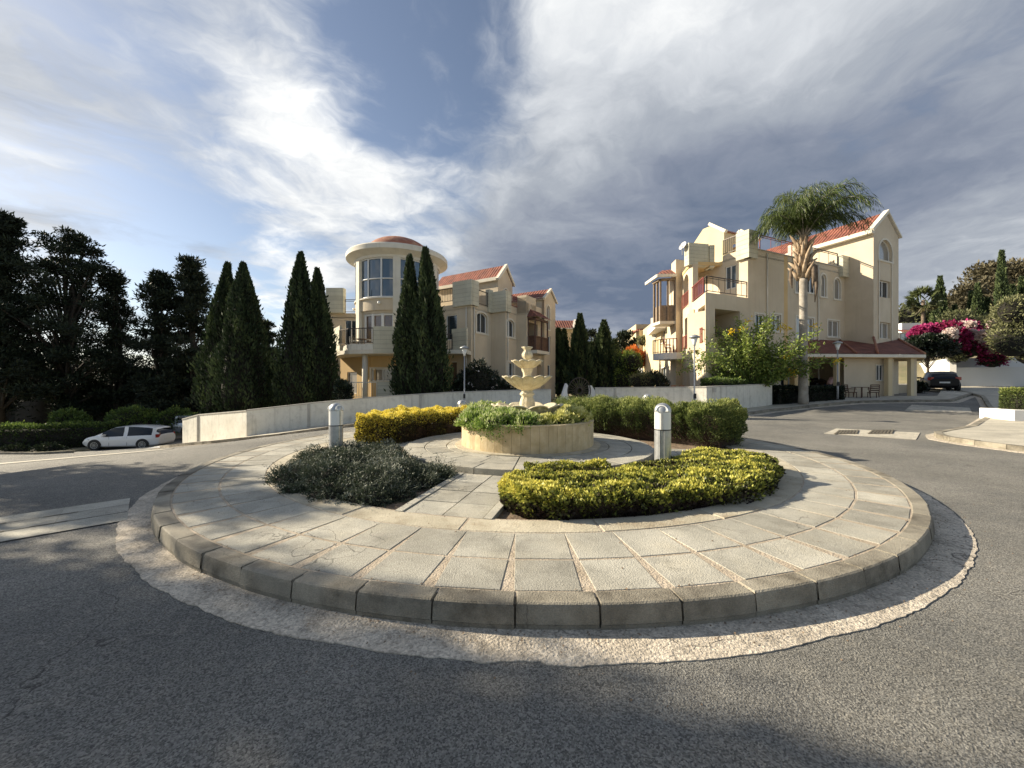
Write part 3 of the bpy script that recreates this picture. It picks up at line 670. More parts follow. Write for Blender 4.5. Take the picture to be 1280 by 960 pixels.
# ------------------------------------------------------------------ building kit
class LW:
    """a straight facade line from p0 (left as seen from outside) to p1"""
    def __init__(s, p0, p1):
        s.p0 = Vector((p0[0], p0[1])); s.p1 = Vector((p1[0], p1[1])); s.len = (s.p1-s.p0).length; s.d = (s.p1-s.p0)/s.len; s.n = Vector((s.d.y, -s.d.x))
    def s(s_, px):
        k = (px-640)/F; return (k*s_.p0.y-s_.p0.x)/(s_.d.x-k*s_.d.y)
    def z(s_, px, py): return EYE+(480-py)/F*(s_.p0.y+s_.d.y*s_.s(px))
    def P(s_, t, z, o=0): q = s_.p0+s_.d*t+s_.n*o; return (q.x, q.y, z)
def arcz(op, t):      # height of the arched top at parameter s
    s0, s1, za, zb = op['r']; w = (s1-s0)/2; m = (s0+s1)/2; rise = min(op.get('rise', w), (zb-za)*.8)
    x = (t-m)/w; return zb-rise+rise*math.sqrt(max(0, 1-x*x))
def facade(mb, lw, z0, z1, ops, depth=.14, s0=0, s1=None):
    s1 = lw.len if s1 is None else s1
    S = sorted({s0, s1, *[o['r'][0] for o in ops], *[o['r'][1] for o in ops]}); Zs = sorted({z0, z1, *[o['r'][2] for o in ops], *[o['r'][3] for o in ops]})
    for a, b in zip(S[:-1], S[1:]):
        for c, d in zip(Zs[:-1], Zs[1:]):
            m = ((a+b)/2, (c+d)/2)
            if any(o['r'][0] < m[0] < o['r'][1] and o['r'][2] < m[1] < o['r'][3] for o in ops): continue
            mb.quad(lw.P(a,c), lw.P(b,c), lw.P(b,d), lw.P(a,d))
    for o in ops:
        a, b, c, d = o['r']; dp = o.get('depth', depth)
        if o.get('arch'):
            n = 14; ts = [a+(b-a)*(.5-.5*math.cos(math.pi*i/n)) for i in range(n+1)]; zs = [arcz(o, t) for t in ts]
            for i in range(n):
                mb.quad(lw.P(ts[i], zs[i]), lw.P(ts[i+1], zs[i+1]), lw.P(ts[i+1], d), lw.P(ts[i], d))
                mb.quad(lw.P(ts[i], zs[i]), lw.P(ts[i], zs[i], -dp), lw.P(ts[i+1], zs[i+1], -dp), lw.P(ts[i+1], zs[i+1]))
            sp = zs[0]
        else:
            sp = d; mb.quad(lw.P(a,d), lw.P(a,d,-dp), lw.P(b,d,-dp), lw.P(b,d))
        mb.quad(lw.P(a,c), lw.P(b,c), lw.P(b,c,-dp), lw.P(a,c,-dp))
        mb.quad(lw.P(a,c), lw.P(a,c,-dp), lw.P(a,sp,-dp), lw.P(a,sp)); mb.quad(lw.P(b,c), lw.P(b,sp), lw.P(b,sp,-dp), lw.P(b,c,-dp))
def window(parent, lw, o, glass='glass', surround=.10, mullions=1, depth=.12, name='window', sill=True, horiz=()):
    a, b, c, d = o['r']; dp = o.get('depth', depth)-.01; fw = .05; mb = MB(); arch = o.get('arch')
    def top(t): return arcz(o, t) if arch else d
    n = 14; ts = [a+(b-a)*(.5-.5*math.cos(math.pi*i/n)) for i in range(n+1)] if arch else [a, b]
    gl = MB()
    for t, u in zip(ts[:-1], ts[1:]): gl.quad(lw.P(t,c,-dp), lw.P(u,c,-dp), lw.P(u,top(u),-dp), lw.P(t,top(t),-dp))
    def fb(s0, z0, s1, z1, w=fw): mb.bar(lw.P(s0,z0,-dp+.03), lw.P(s1,z1,-dp+.03), w, .05)
    fb(a+fw/2, c, a+fw/2, top(ts[0] if not arch else ts[1])); fb(b-fw/2, c, b-fw/2, top(ts[-1] if not arch else ts[-2])); fb(a, c+fw/2, b, c+fw/2)
    for t, u in zip(ts[:-1], ts[1:]): fb(t, top(t)-fw/2, u, top(u)-fw/2)
    for k in range(mullions):
        s_ = a+(b-a)*(k+1)/(mullions+1); fb(s_, c, s_, top(s_)-.01, .07)
    for h in horiz: fb(a, c+(d-c)*h, b, c+(d-c)*h)
    w = mb.build(name, M['pvc'], parent); gl.build('pane', M[glass], w)
    if surround:
        sb = MB(); q = surround
        for t, u in zip(ts[:-1], ts[1:]):
            if arch:
                m_ = (a+b)/2
                def outp(t_):
                    k_ = (t_-m_)/((b-a)/2); ang = math.acos(max(-1, min(1, k_))); return (t_+q*math.cos(ang), top(t_)+q*math.sin(ang))
                o0, o1 = outp(t), outp(u)
                pts = [(t, top(t)), (u, top(u)), o1, o0]
            else: pts = [(a-q, d), (b+q, d), (b+q, d+q), (a-q, d+q)]
            f = [lw.P(s_, z_, .035) for s_, z_ in pts]; k = [lw.P(s_, z_, -.01) for s_, z_ in pts]
            sb.mesh(f+k, [(0,1,2,3), (0,4,5,1), (2,6,7,3), (1,5,6,2), (3,7,4,0)])
        sp = top(ts[0])
        for s0_, s1_ in ((a-q, a), (b, b+q)):
            for (p, z0_, z1_) in ((0, c, sp),):
                f = [lw.P(s0_,z0_,.035), lw.P(s1_,z0_,.035), lw.P(s1_,z1_,.035), lw.P(s0_,z1_,.035)]; k = [lw.P(s0_,z0_,-.01), lw.P(s1_,z0_,-.01), lw.P(s1_,z1_,-.01), lw.P(s0_,z1_,-.01)]
                sb.mesh(f+k, [(0,1,2,3), (0,4,5,1), (2,6,7,3), (1,5,6,2), (3,7,4,0)])
        if sill:
            f = [(a-q-.03, c-q), (b+q+.03, c-q), (b+q+.03, c), (a-q-.03, c)]
            ff = [lw.P(s_, z_, .06) for s_, z_ in f]; k = [lw.P(s_, z_, -.01) for s_, z_ in f]
            sb.mesh(ff+k, [(0,1,2,3), (0,4,5,1), (2,6,7,3), (1,5,6,2), (3,7,4,0)])
        sb.build('surround', M['trim'], w)
    return w
def pxop(lw, x0, x1, y0, y1, **k):
    a, b = lw.s(x0), lw.s(x1); m = (x0+x1)/2; return dict(r=(a, b, lw.z(m, y1), lw.z(m, y0)), **k)
def railing(parent, pts, h=.95, mat='iron', step=.13, name='railing', mid=False):
    """pts with floor heights (x, y, z)"""
    mb = MB()
    for p, q in zip(pts[:-1], pts[1:]):
        p, q = Vector(p), Vector(q); l = (q-p).length; n = max(1, int(l/step))
        up = Vector((0,0,h)); mb.bar(p+up, q+up, .05); mb.bar(p+Vector((0,0,.08)), q+Vector((0,0,.08)), .035)
        if mid: mb.bar(p+up*.88, q+up*.88, .03)
        for i in range(n+1):
            c = p+(q-p)*i/n; wd = .045 if i in (0, n) else .018
            mb.bar(c+Vector((0,0,0 if i in (0,n) else .08)), c+up, wd)
    return mb.build(name, M[mat], parent)
def sidings(parent, p0, p1, z0, z1, th=.30, n=6, name='cladding_panel', inset=0):
    """grooved panel: stacked boards around a dark core; p0->p1 is the front line seen from outside, thickness inwards"""
    lw = LW(p0, p1); mb = MB(); cr_ = MB(); h = (z1-z0)/n
    for i in range(n):
        a, b = z0+i*h+(.012 if i else 0), z0+(i+1)*h
        poly = [lw.P(0,0,0), lw.P(lw.len,0,0), lw.P(lw.len,0,-th), lw.P(0,0,-th)]
        mb.prism([q[:2] for q in poly], a, b-.0, random.random())
    poly = [lw.P(.015,0,-.015), lw.P(lw.len-.015,0,-.015), lw.P(lw.len-.015,0,-th+.015), lw.P(.015,0,-th+.015)]
    cr_.prism([q[:2] for q in poly], z0+.01, z1-.01)
    o = mb.build(name, M['panel'], parent); cr_.build('core', M['groove'], o); return o
def roofquad(mb, pts, thick=.10):
    """tiled plane: pts eave-left, eave-right, ridge-right, ridge-left; uv in metres"""
    a, b, c, d = [Vector(p) for p in pts]; u = (b-a).normalized(); v = ((d-a)-u*(d-a).dot(u)).normalized()
    uv = [((p-a).dot(u), (p-a).dot(v)) for p in (a,b,c,d)]
    mb.quad(a, b, c, d, uv=uv)
def seam(mb, a, b, r=.07): mb.tube([a, b], r, 8)

# ================================================================== left house with the glazed round tower
LB = thing('apartment_building', 'beige apartment house with glazed round tower and red domed cap, left of the fountain', 'building', (-6, 30, .4))
C0 = Vector((-2.58,24.3)); rd = Vector((.514,.857)); fd = Vector((-.857,.514))
def pt(v, z): return (v.x, v.y, z)
ZT = 6.75
PL0 = Vector((-13.8,28.0)); PL1 = Vector((-10.2,28.0)); PF = C0+fd*3.4
wm = MB()
f1 = LW(PL0, PL1)
o_l1 = pxop(f1, 431, 447, 400, 436); o_l0 = pxop(f1, 432, 447, 464, 489)
facade(wm, f1, .2, ZT, [o_l1, o_l0])
f2 = LW(PF, C0)
o_r1 = pxop(f2, 557.5, 571, 393.5, 425); o_r0 = pxop(f2, 557, 571, 452, 486)
facade(wm, f2, .2, ZT, [o_r1, o_r0])
P1 = C0+rd*2.26; P2 = P1-fd*1.16; P3 = P2+rd*1.49; P4 = P3-fd*.76; P5 = P4+rd*2.35; P6 = P5-fd*.22; P7 = P6+rd*1.95
f3 = LW(C0, P1); o3 = pxop(f3, 595.8, 608.8, 391, 416, arch=True, rise=.30); facade(wm, f3, .2, ZT, [o3], depth=.16)
f4 = LW(P1, P2); facade(wm, f4, .2, ZT, [])
f5 = LW(P2, P3); o5 = pxop(f5, 633.2, 642.6, 400, 421, arch=True, rise=.26); o5b = pxop(f5, 634, 642, 453, 470); facade(wm, f5, .2, 6.9, [o5, o5b], depth=.16)
f6 = LW(P3, P4); facade(wm, f6, .2, 7.6, [])
f7 = LW(P4, P5); o7 = pxop(f7, 661, 672, 404, 440, depth=1.2); o7b = pxop(f7, 671, 677, 455, 475, depth=.5, arch=True, rise=.25); facade(wm, f7, .2, 7.2, [o7, o7b])
f8 = LW(P5, P6); facade(wm, f8, .2, 8.0, [])
f9 = LW(P6, P7); o9 = pxop(f9, 683.4, 686.8, 382, 412, arch=True, rise=.3); o9b = pxop(f9, 684.5, 688, 420, 443); o9c = pxop(f9, 684.5, 688, 456, 470)
facade(wm, f9, .2, 8.0, [o9, o9b, o9c])
f10 = LW(P7, P7+fd*6); facade(wm, f10, .2, 8.0, [])
fw_ = LW(PL0+Vector((1.5,9)), PL0); facade(wm, fw_, .2, ZT, [])          # left end wall
bk = LW(P7+fd*6, PL0+Vector((1.5,9))); facade(wm, bk, .2, ZT, [])
# inner back wall of the recess behind the wooden balcony
wm.build('wall', M['render_beige'], LB)
mb = MB(); mb.quad(f7.P(o7['r'][0],o7['r'][2],-1.19), f7.P(o7['r'][1],o7['r'][2],-1.19), f7.P(o7['r'][1],o7['r'][3],-1.19), f7.P(o7['r'][0],o7['r'][3],-1.19)); mb.build('balcony_door', M['wood'], LB)
mb = MB(); mb.quad(f7.P(o7b['r'][0],o7b['r'][2],-.49), f7.P(o7b['r'][1],o7b['r'][2],-.49), f7.P(o7b['r'][1],o7b['r'][3],-.49), f7.P(o7b['r'][0],o7b['r'][3],-.49)); mb.build('recess_wall', M['render_ochre'], LB)
window(LB, f1, o_l1, 'glass', 0); window(LB, f1, o_l0, 'glass_curtain', 0)
window(LB, f2, o_r1, 'glass', .0, 0); window(LB, f2, o_r0, 'glass_brown', .0, 0)
window(LB, f3, o3, 'glass', .12, 1, .16); window(LB, f5, o5, 'glass', .12, 1, .16); window(LB, f5, o5b, 'glass', .12, 1, .16)
window(LB, f9, o9, 'glass_brown', .10, 0); window(LB, f9, o9b, 'glass', .0, 0); window(LB, f9, o9c, 'glass', .0, 0)
# flat terrace
mb = MB(); ring = [PL0, PL1, Vector((-5.3,26.5)), PF, C0, P1, P2, P3, P4, P5, P6, P7, P7+fd*6, PL0+Vector((1.5,9))]
mb.prism([tuple(p) for p in ring], ZT-.35, ZT-.30); mb.build('terrace_floor', M['render_beige'], LB)
# terrace panels and railings
def wrap(parent, a, b, z0, z1, out=.22, th=.45, n=6):
    lw = LW(a, b); return sidings(parent, lw.P(0,0,out)[:2], lw.P(lw.len,0,out)[:2], z0, z1, th, n)
wrap(LB, C0+fd*1.38, C0-fd*.14, 6.58, 8.17, .16)
sidings(LB, (C0-fd*.165)[:], (C0-fd*.165+rd*.62)[:], 6.58, 8.17, .3, 6)
wrap(LB, P1+fd*.10, P2-fd*.12, 6.42, 7.80, .16)
sidings(LB, (P2-fd*.145)[:], (P2-fd*.145+rd*.5)[:], 6.42, 7.80, .3, 6)
sidings(LB, (P1+rd*-.45-fd*.16)[:], (P1-fd*.16)[:], 6.42, 7.95, .3, 6)
wrap(LB, Vector((-13.35,27.8)), Vector((-12.1,27.8)), 6.72, 8.5, .2)
railing(LB, [pt(C0+fd*3.3, 6.95), pt(C0+fd*1.4, 6.95)], .9)
railing(LB, [pt(C0+rd*.6, 6.75), pt(C0+rd*1.8, 6.75)], .95)
railing(LB, [pt(P2+rd*.5, 6.9), pt(P3, 6.9)], .75, 'redrail')
railing(LB, [(-12.1,27.9,6.75), (-10.3,27.9,6.75)], .95, mid=True, step=.9)
# penthouse with gable roof, ridge running along fd
G0 = Vector((-1.02,28.0)); G1 = G0+rd*2.05; GM = (G0+G1)/2; ze = 9.28; zr = 10.38
pm = MB(); g1 = LW(G0, G1); og = dict(r=(.85,1.5,8.0,8.75), arch=True); facade(pm, g1, 6.5, ze, [dict(r=(.72,1.45,7.75,8.72), arch=True, depth=.15)])
pm.quad(pt(G0,ze), pt(G1,ze), pt(GM,zr)); g2 = LW(G0+fd*6.2, G0); facade(pm, g2, 6.5, ze, []); pm.build('penthouse_wall', M['render_beige'], LB)
window(LB, g1, dict(r=(.72,1.45,7.75,8.72), arch=True, depth=.15), 'glass', .10, 0)
rm = MB(); ov = .22
e0, e1 = G0+fd*6.2-rd*ov, G0-fd*.05-rd*ov; slope = (zr-ze)/1.02
roofquad(rm, [pt(e0,ze-slope*ov+.14), pt(e1,ze-slope*ov+.14), pt(GM-fd*.05,zr+.14), pt(GM+fd*6.2,zr+.14)])
e2, e3 = G1-fd*.05+rd*ov, G1+fd*6.2+rd*ov
roofquad(rm, [pt(e2,ze-slope*ov+.14), pt(e3,ze-slope*ov+.14), pt(GM+fd*6.2,zr+.14), pt(GM-fd*.05,zr+.14)])
ro = rm.build('roof', M['tile'], LB)
fm = MB(); fm.bar(pt(G0+fd*6.2-rd*.12, ze-.03), pt(G0-fd*.12-rd*.12, ze-.03), .2, .24)
fm.bar(pt(G0-fd*.10-rd*.25, ze-.12), pt(GM-fd*.10, zr+.12), .24, .20); fm.bar(pt(GM-fd*.10, zr+.12), pt(G1-fd*.10+rd*.2, ze-.1), .1, .14); fm.build('cornice', M['trim'], LB)
# second gable further along
H0 = P6+fd*.0; H1 = P7; HM = (H0+H1)/2; zh = 8.0; zhr = 8.72
pm = MB(); pm.quad(pt(H0,zh), pt(H1,zh), pt(HM,zhr)); h2 = LW(H0+fd*4.6, H0); facade(pm, h2, 6.4, zh, []); pm.build('gable_wall', M['render_beige'], LB)
rm = MB(); sl2 = (zhr-zh)/.975
roofquad(rm, [pt(H0+fd*5-rd*.3,zh-sl2*.3+.1), pt(H0-fd*.05-rd*.3,zh-sl2*.3+.1), pt(HM-fd*.05,zhr+.1), pt(HM+fd*5,zhr+.1)])
roofquad(rm, [pt(H1-fd*.05+rd*.2,zh-.05), pt(H1+fd*5+rd*.2,zh-.05), pt(HM+fd*5,zhr+.1), pt(HM-fd*.05,zhr+.1)]); rm.build('roof', M['tile'], LB)
fm = MB(); fm.bar(pt(H0-fd*.08-rd*.25, zh-.12), pt(HM-fd*.08, zhr+.08), .18, .16); fm.bar(pt(HM-fd*.08, zhr+.08), pt(H1-fd*.08+rd*.2, zh-.1), .1, .12)
fm.bar(pt(H0+fd*4.6-rd*.1, zh-.1), pt(H0-rd*.1, zh-.1), .16, .18); fm.build('cornice', M['trim'], LB)
mb = MB(); mb.prism([tuple(P3-fd*.0), tuple(P4), tuple(P4+rd*1.4), tuple(P3+rd*1.4)], 6.5, 7.75); mb.build('stair_block', M['render_beige'], LB)
# enclosed wooden balcony
wb = MB(); B0 = P4+rd*.25-fd*.0; B1 = P4+rd*2.2; BO = -fd*.55
for t_ in (0, .5, 1): 
    for o_ in (BO,): 
        q = B0+(B1-B0)*t_+o_; wb.bar(pt(q,4.0), pt(q,6.15), .10)
wb.bar(pt(B0,4.0), pt(B0,6.15), .1)
wb.bar(pt(B0+BO,6.1), pt(B1+BO,6.1), .14); wb.bar(pt(B0,6.1), pt(B0+BO,6.1), .14); wb.bar(pt(B0+BO,4.9), pt(B1+BO,4.9), .08); wb.bar(pt(B0,4.9), pt(B0+BO,4.9), .08)
wb.prism([tuple(B0+BO*.96), tuple(B1+BO*.96), tuple(B1+BO*.9), tuple(B0+BO*.9)], 3.95, 4.9); wb.prism([tuple(B0), tuple(B0+BO), tuple(B0+BO+rd*.05), tuple(B0+rd*.05)], 3.95, 4.9)
wb.build('wooden_balcony', M['wood'], LB)
mb = MB(); mb.prism([tuple(B0+fd*.0), tuple(B0+BO*1.25), tuple(B1+BO*1.25), tuple(B1)], 3.72, 3.94); mb.build('balcony_slab', M['trim'], LB)
rm = MB(); zq = 6.35
roofquad(rm, [pt(B0+BO*1.5-rd*.2,6.22), pt(B1+BO*1.5+rd*.2,6.22), pt(B1-rd*.2,6.85), pt(B0+rd*.3,6.85)]); roofquad(rm, [pt(B0-rd*.2,6.22), pt(B0+BO*1.5-rd*.2,6.22), pt(B0+rd*.3,6.85), pt(B0+rd*.3,6.85)]); rm.build('balcony_roof', M['tile_dark'], LB)
# --- tower
TC = (-8.0,27.1); TR = 2.75; cdir = math.atan2(-TC[1], -TC[0])
tm = MB()
tm.lathe([(TR+.05,6.28), (TR+.05,7.02)], (*TC,0), 64); tm.build('tower_band', M['render_beige'], LB)
mb = MB(); mb.lathe([(TR+.05,7.02), (TR+.14,7.02), (TR+.14,7.10), (TR-.1,7.10)], (*TC,0), 64, smooth=False); mb.build('tower_sill', M['trim'], LB)
gl = MB(); gl.lathe([(TR-.04,7.10), (TR-.04,9.62)], (*TC,0), 72, smooth=False); tp = gl.build('tower_glazing', M['glass_blue'], LB)
mb = MB()
for k in range(18):
    a = cdir-R(2)+R(20*k)
    if k % 3 == 0: continue
    x, y = TC[0]+TR*math.cos(a), TC[1]+TR*math.sin(a); mb.bar((x,y,7.1), (x,y,9.62), .09)
for zz_ in (7.14, 8.30, 9.58): mb.tube([(TC[0]+(TR-.0)*math.cos(R(q)), TC[1]+(TR-.0)*math.sin(R(q)), zz_) for q in range(0, 361, 6)], .045, 6, cap=False)
mb.build('mullions', M['pvc'], tp)
for k in range(0, 18, 3):
    a = cdir-R(2)+R(20*k); x, y = TC[0]+(TR+.03)*math.cos(a), TC[1]+(TR+.03)*math.sin(a)
    mb = MB(); mb.box((x, y, 3.6 if math.sin(a-cdir) < .2 else 6.3), .24, .46, 6.05 if math.sin(a-cdir) < .2 else 3.35, a); mb.build('pilaster', M['trim'], LB)
mb = MB(); mb.lathe([(TR-.1,9.62), (TR+.12,9.62), (TR+.16,9.78), (TR+.50,9.95), (TR+.66,10.02), (TR+.66,10.30), (TR+.60,10.38), (TR+.2,10.44), (TR-.3,10.50), (.1,10.52)], (*TC,0), 72); mb.build('tower_cornice', M['trim'], LB, auto=35)
mb = MB(); mb.lathe([(2.25*math.cos(R(q)), 10.46+1.32*math.sin(R(q))) for q in (0,10,20,30,40,50,60,70,80,89)], (*TC,0), 64); mb.build('tower_dome', M['dome'], LB)
# drum walls on the first floor with doors
dm = MB(); 
def dpt(a, z, r=TR-.05): return (TC[0]+r*math.cos(a), TC[1]+r*math.sin(a), z)
dn_ = 72
for k in range(dn_):
    a, b = 2*math.pi*k/dn_, 2*math.pi*(k+1)/dn_; rel = math.degrees((a+.04-cdir+math.pi) % (2*math.pi)-math.pi)
    if -52 < rel < -6 or 8 < rel < 50: dm.quad(dpt(a,6.1), dpt(b,6.1), dpt(b,6.3), dpt(a,6.3)); continue
    dm.quad(dpt(a,3.5), dpt(b,3.5), dpt(b,6.3), dpt(a,6.3))
dm.build('drum_wall', M['render_beige'], LB)
for (r0, r1) in ((-52,-6), (8,50)):
    gl = MB(); fr = MB(); n = 3
    for k in range(n):
        a, b = cdir+R(r0+(r1-r0)*k/n), cdir+R(r0+(r1-r0)*(k+1)/n)
        gl.quad(dpt(a,3.6,TR-.2), dpt(b,3.6,TR-.2), dpt(b,6.1,TR-.2), dpt(a,6.1,TR-.2))
        fr.bar(dpt(a,3.6,TR-.16), dpt(a,6.1,TR-.16), .16); fr.bar(dpt(a,6.04,TR-.16), dpt(b,6.04,TR-.16), .12)
        if k == n-1: fr.bar(dpt(b,3.6,TR-.16), dpt(b,6.1,TR-.16), .16)
    d_o = fr.build('balcony_door', M['pvc'], LB); gl.build('pane', M['glass_brown'], d_o)
# ground floor behind the balcony
gm = MB(); q0 = Vector((-12.0,26.9)); q1 = Vector((-8.8,24.9)); q2 = Vector((-5.2,24.9)); q3 = Vector((-3.6,25.3))
gA, gB_ = LW(q0, q1), LW(q1, q2)
oa = pxop(gA, 434, 446, 465, 492); ob = pxop(gB_, 464, 493, 461, 476); ob0 = pxop(gB_, 464, 493, 452, 459)
facade(gm, gA, .2, 3.4, [oa]); facade(gm, gB_, .2, 3.4, [ob]); facade(gm, LW(q2, q3), .2, 3.4, []); gm.build('ground_floor_wall', M['render_ochre'], LB)
window(LB, gA, oa, 'glass_curtain', 0, 0); window(LB, gB_, ob, 'glass_curtain', .10, 1)
# balcony slab, round column, panels, railings
ba, bb, bc, bd, be = Vector((-12.6,26.6)), Vector((-10.75,24.0)), Vector((-9.9,23.3)), Vector((-8.3,23.0)), Vector((-2.72,23.05))
mb = MB(); mb.prism([tuple(p) for p in (ba, bb, bc, bd, be, C0, Vector((-5,26)), Vector((-8,26.5)), Vector((-11,27.5)))], 3.42, 3.66); mb.build('balcony_slab', M['trim'], LB)
mb = MB(); mb.prism([tuple(p+Vector((0,-.02))) for p in (bb+Vector((.1,.1)), bc, bd, bd+Vector((.2,.5)), bc+Vector((.3,.6)))], 3.66, 4.0); mb.build('balcony_upstand', M['whitewash'], LB)
mb = MB(); mb.tube([(-9.05,23.7,.2), (-9.05,23.7,3.42)], .17, 24); mb.build('column', M['trim'], LB)
sidings(LB, ba[:], bb[:], 3.46, 5.25, .12, 6); sidings(LB, (bd+Vector((.02,-.03)))[:], (-5.9,22.98), 3.46, 5.05, .12, 6); sidings(LB, (-3.72,23.75), (-2.72,23.0), 3.46, 4.98, .12, 6)
railing(LB, [pt(bb,4.0), pt(bc,4.0), pt(bd,4.0)], .95); railing(LB, [(-5.9,23.05,3.66), (-3.7,23.7,3.66)], 1.0)
sidings(LB, (-7.95,22.7), (-5.8,22.7), .3, 1.72, .1, 6)
railing(LB, [(-11.0,24.0,.75), (-9.6,23.0,.75), (-8.0,22.72,.75)], .95, 'trim', .16)
# wall lamps
for (a, z_) in ((cdir-R(24), 6.72), (cdir-R(90), 6.7)):
    mb = MB(); x, y, _ = dpt(a, 0, TR+.15); mb.lathe([(.01,-.1), (.08,-.07), (.1,0), (.08,.07), (.01,.1)], (x, y, z_), 14); mb.build('wall_lamp', M['diffuser'], LB)
mb = MB(); mb.box((-12.9,27.75,4.3), .8, .32, .6); mb.build('air_conditioner', M['plastic_white'], LB)
for (q_, n_) in ((C0+rd*.25, Vector((rd.y,-rd.x))), (P2+rd*.2, Vector((rd.y,-rd.x))), (C0+fd*.35, Vector((-rd.x,-rd.y)))):
    mb = MB(); p_ = q_+n_*.06; mb.tube([(p_.x,p_.y,.3), (p_.x,p_.y,6.5)], .04, 8); mb.build('downpipe', M['trim'], LB)
# balcony furniture
def chair(loc, rz, label, mat, group):
    t = thing('chair', label, 'chair', loc, group, rz); 
    t.rotation_euler = (0,0,0); ca, sa = math.cos(rz), math.sin(rz)
    T = lambda x, y, z: (loc[0]+ca*x-sa*y, loc[1]+sa*x+ca*y, loc[2]+z)
    mb = MB(); mb.box(T(0,0,.42), .44, .42, .04, rz); mb.build('seat', M[mat], t)
    mb = MB(); mb.bar(T(-.2,.2,.44), T(-.2,.27,.9), .03); mb.bar(T(.2,.2,.44), T(.2,.27,.9), .03)
    for z in (.55,.66,.77,.88): mb.bar(T(-.2,.22+.05*(z-.44),z), T(.2,.22+.05*(z-.44),z), .03, .06)
    mb.build('backrest', M[mat], t)
    for x in (-.19,.19):
        for y in (-.18,.18):
            mb = MB(); mb.bar(T(x*1.1,y*1.1,0), T(x,y,.42), .03); mb.build('leg', M[mat], t)
    for x in (-.22,.22):
        mb = MB(); mb.bar(T(x,-.18,.64), T(x,.2,.66), .035); mb.build('armrest', M[mat], t)
    return t
def table(loc, label, mat, r=.45, h=.74):
    t = thing('table', label, 'table', loc); mb = MB(); mb.lathe([(.01,h-.03), (r,h-.03), (r,h), (.01,h)], loc, 28); mb.build('tabletop', M[mat], t)
    for a in (45,135,225,315):
        mb = MB(); mb.bar((loc[0]+math.cos(R(a))*r*.8, loc[1]+math.sin(R(a))*r*.8, loc[2]), (loc[0]+math.cos(R(a))*r*.6, loc[1]+math.sin(R(a))*r*.6, loc[2]+h-.03), .035); mb.build('leg', M[mat], t)
    return t
table((-9.3,24.0,3.66), 'small table on the round balcony below the glazed tower', 'woodlight', .4)
chair((-9.9,24.2,3.66), R(90), 'left chair on the round balcony below the glazed tower', 'trim', 'chairs on the tower balcony')
chair((-8.75,23.8,3.66), R(-90), 'right chair on the round balcony below the glazed tower', 'trim', 'chairs on the tower balcony')

# ================================================================== gabled house further down the lane (left row)
FB = thing('apartment_building', 'far beige gabled house with red roof beyond the left row, behind the cypresses', 'building', (5, 40, .4))
a0 = Vector(at(689,0,38)[:2]); a1 = Vector(at(715,0,38.5)[:2]); a2 = a1+Vector((.8,2.2)); mb = MB()
fA, fB2 = LW(a0-Vector((3,.2)), a1), LW(a1, a2)
wf = pxop(fA, 697, 699.5, 425, 441); facade(mb, fA, .2, 7.2, [wf]); facade(mb, fB2, .2, 7.2, []); mb.quad((*a1,7.2), (*a2,7.2), (*((a1+a2)/2),8.1)); mb.build('wall', M['render_cream'], FB); window(FB, fA, wf, 'glass', 0, 0)
am = (a1+a2)/2; rm = MB(); roofquad(rm, [(a0.x-3,a0.y-.4,7.15), (a1.x,a1.y-.3,7.15), (am.x,am.y,8.12), (a0.x-2.6,am.y-.3,8.12)]); rm.build('roof', M['tile'], FB)
fm = MB(); fm.bar((a0.x-3,a0.y-.35,7.1), (a1.x+.1,a1.y-.3,7.1), .12); fm.bar((a1.x+.08,a1.y-.2,7.05), (am.x+.08,am.y,8.15), .22); fm.bar((am.x+.08,am.y,8.15), (a2.x+.08,a2.y+.1,7.1), .16); fm.build('cornice', M['trim'], FB)
# ================================================================== right house
RB = thing('apartment_building', 'cream stepped apartment house with tall gable wing and tiled porch, right of the fountain', 'building', (17, 27, .6))
O = Vector((14.04,22.9)); va = Vector((.913,.407)); ub = Vector((-.407,.913))
A0_ = O-va*3.56; E1 = O+va*10.27
RF = LW(A0_, E1); a_O = 3.56
o_rec = pxop(RF, 893.7, 925, 387.5, 436, depth=1.9)
wins = [(943.8,955,393,415,'glass'), (963.5,976,393,414,'glass_curtain'), (994,1001,345,366,'glass'), (1007,1019,345,366,'glass'), (995,1017,397,424,'glass_curtain'), (1034.5,1048.5,401,421,'glass_curtain')]
ow = [pxop(RF, a, b, c, d) for a, b, c, d, g in wins]
oar = [pxop(RF, 1025.8,1032.5,343,371, arch=True), pxop(RF, 1042.5,1050.2,348,374, arch=True)]
og = [pxop(RF, 915,935,452,478), pxop(RF, 976,988,452,482), pxop(RF, 998,1046,452,490, depth=1.5)]
wm = MB()
facade(wm, RF, .4, 6.72, [o_rec]+og[:1], s1=a_O); 
ops1 = [o for o in ow+oar+og[1:]]
def clipop(o, lo=None, hi=None):
    r = list(o['r']); 
    if lo is not None: r[2] = max(r[2], lo)
    if hi is not None: r[3] = min(r[3], hi)
    q = dict(o); q['r'] = tuple(r); return q
# right part of the recess and window runs past the corner of the block: one facade over the full width
wm = MB()
facade(wm, RF, .4, 6.72, [o_rec]+og+[o for o in ow if o['r'][3] < 6.7])
facade(wm, RF, 6.72, 9.72, [o for o in ow if o['r'][3] > 6.72]+oar, s0=a_O)
# shadow groove at px 980-985
L1 = LW(O+ub*1.66, O); ol1 = pxop(L1, 906.5,920,332,361); facade(wm, L1, 6.6, 9.72, [ol1])
T0 = O+ub*1.66
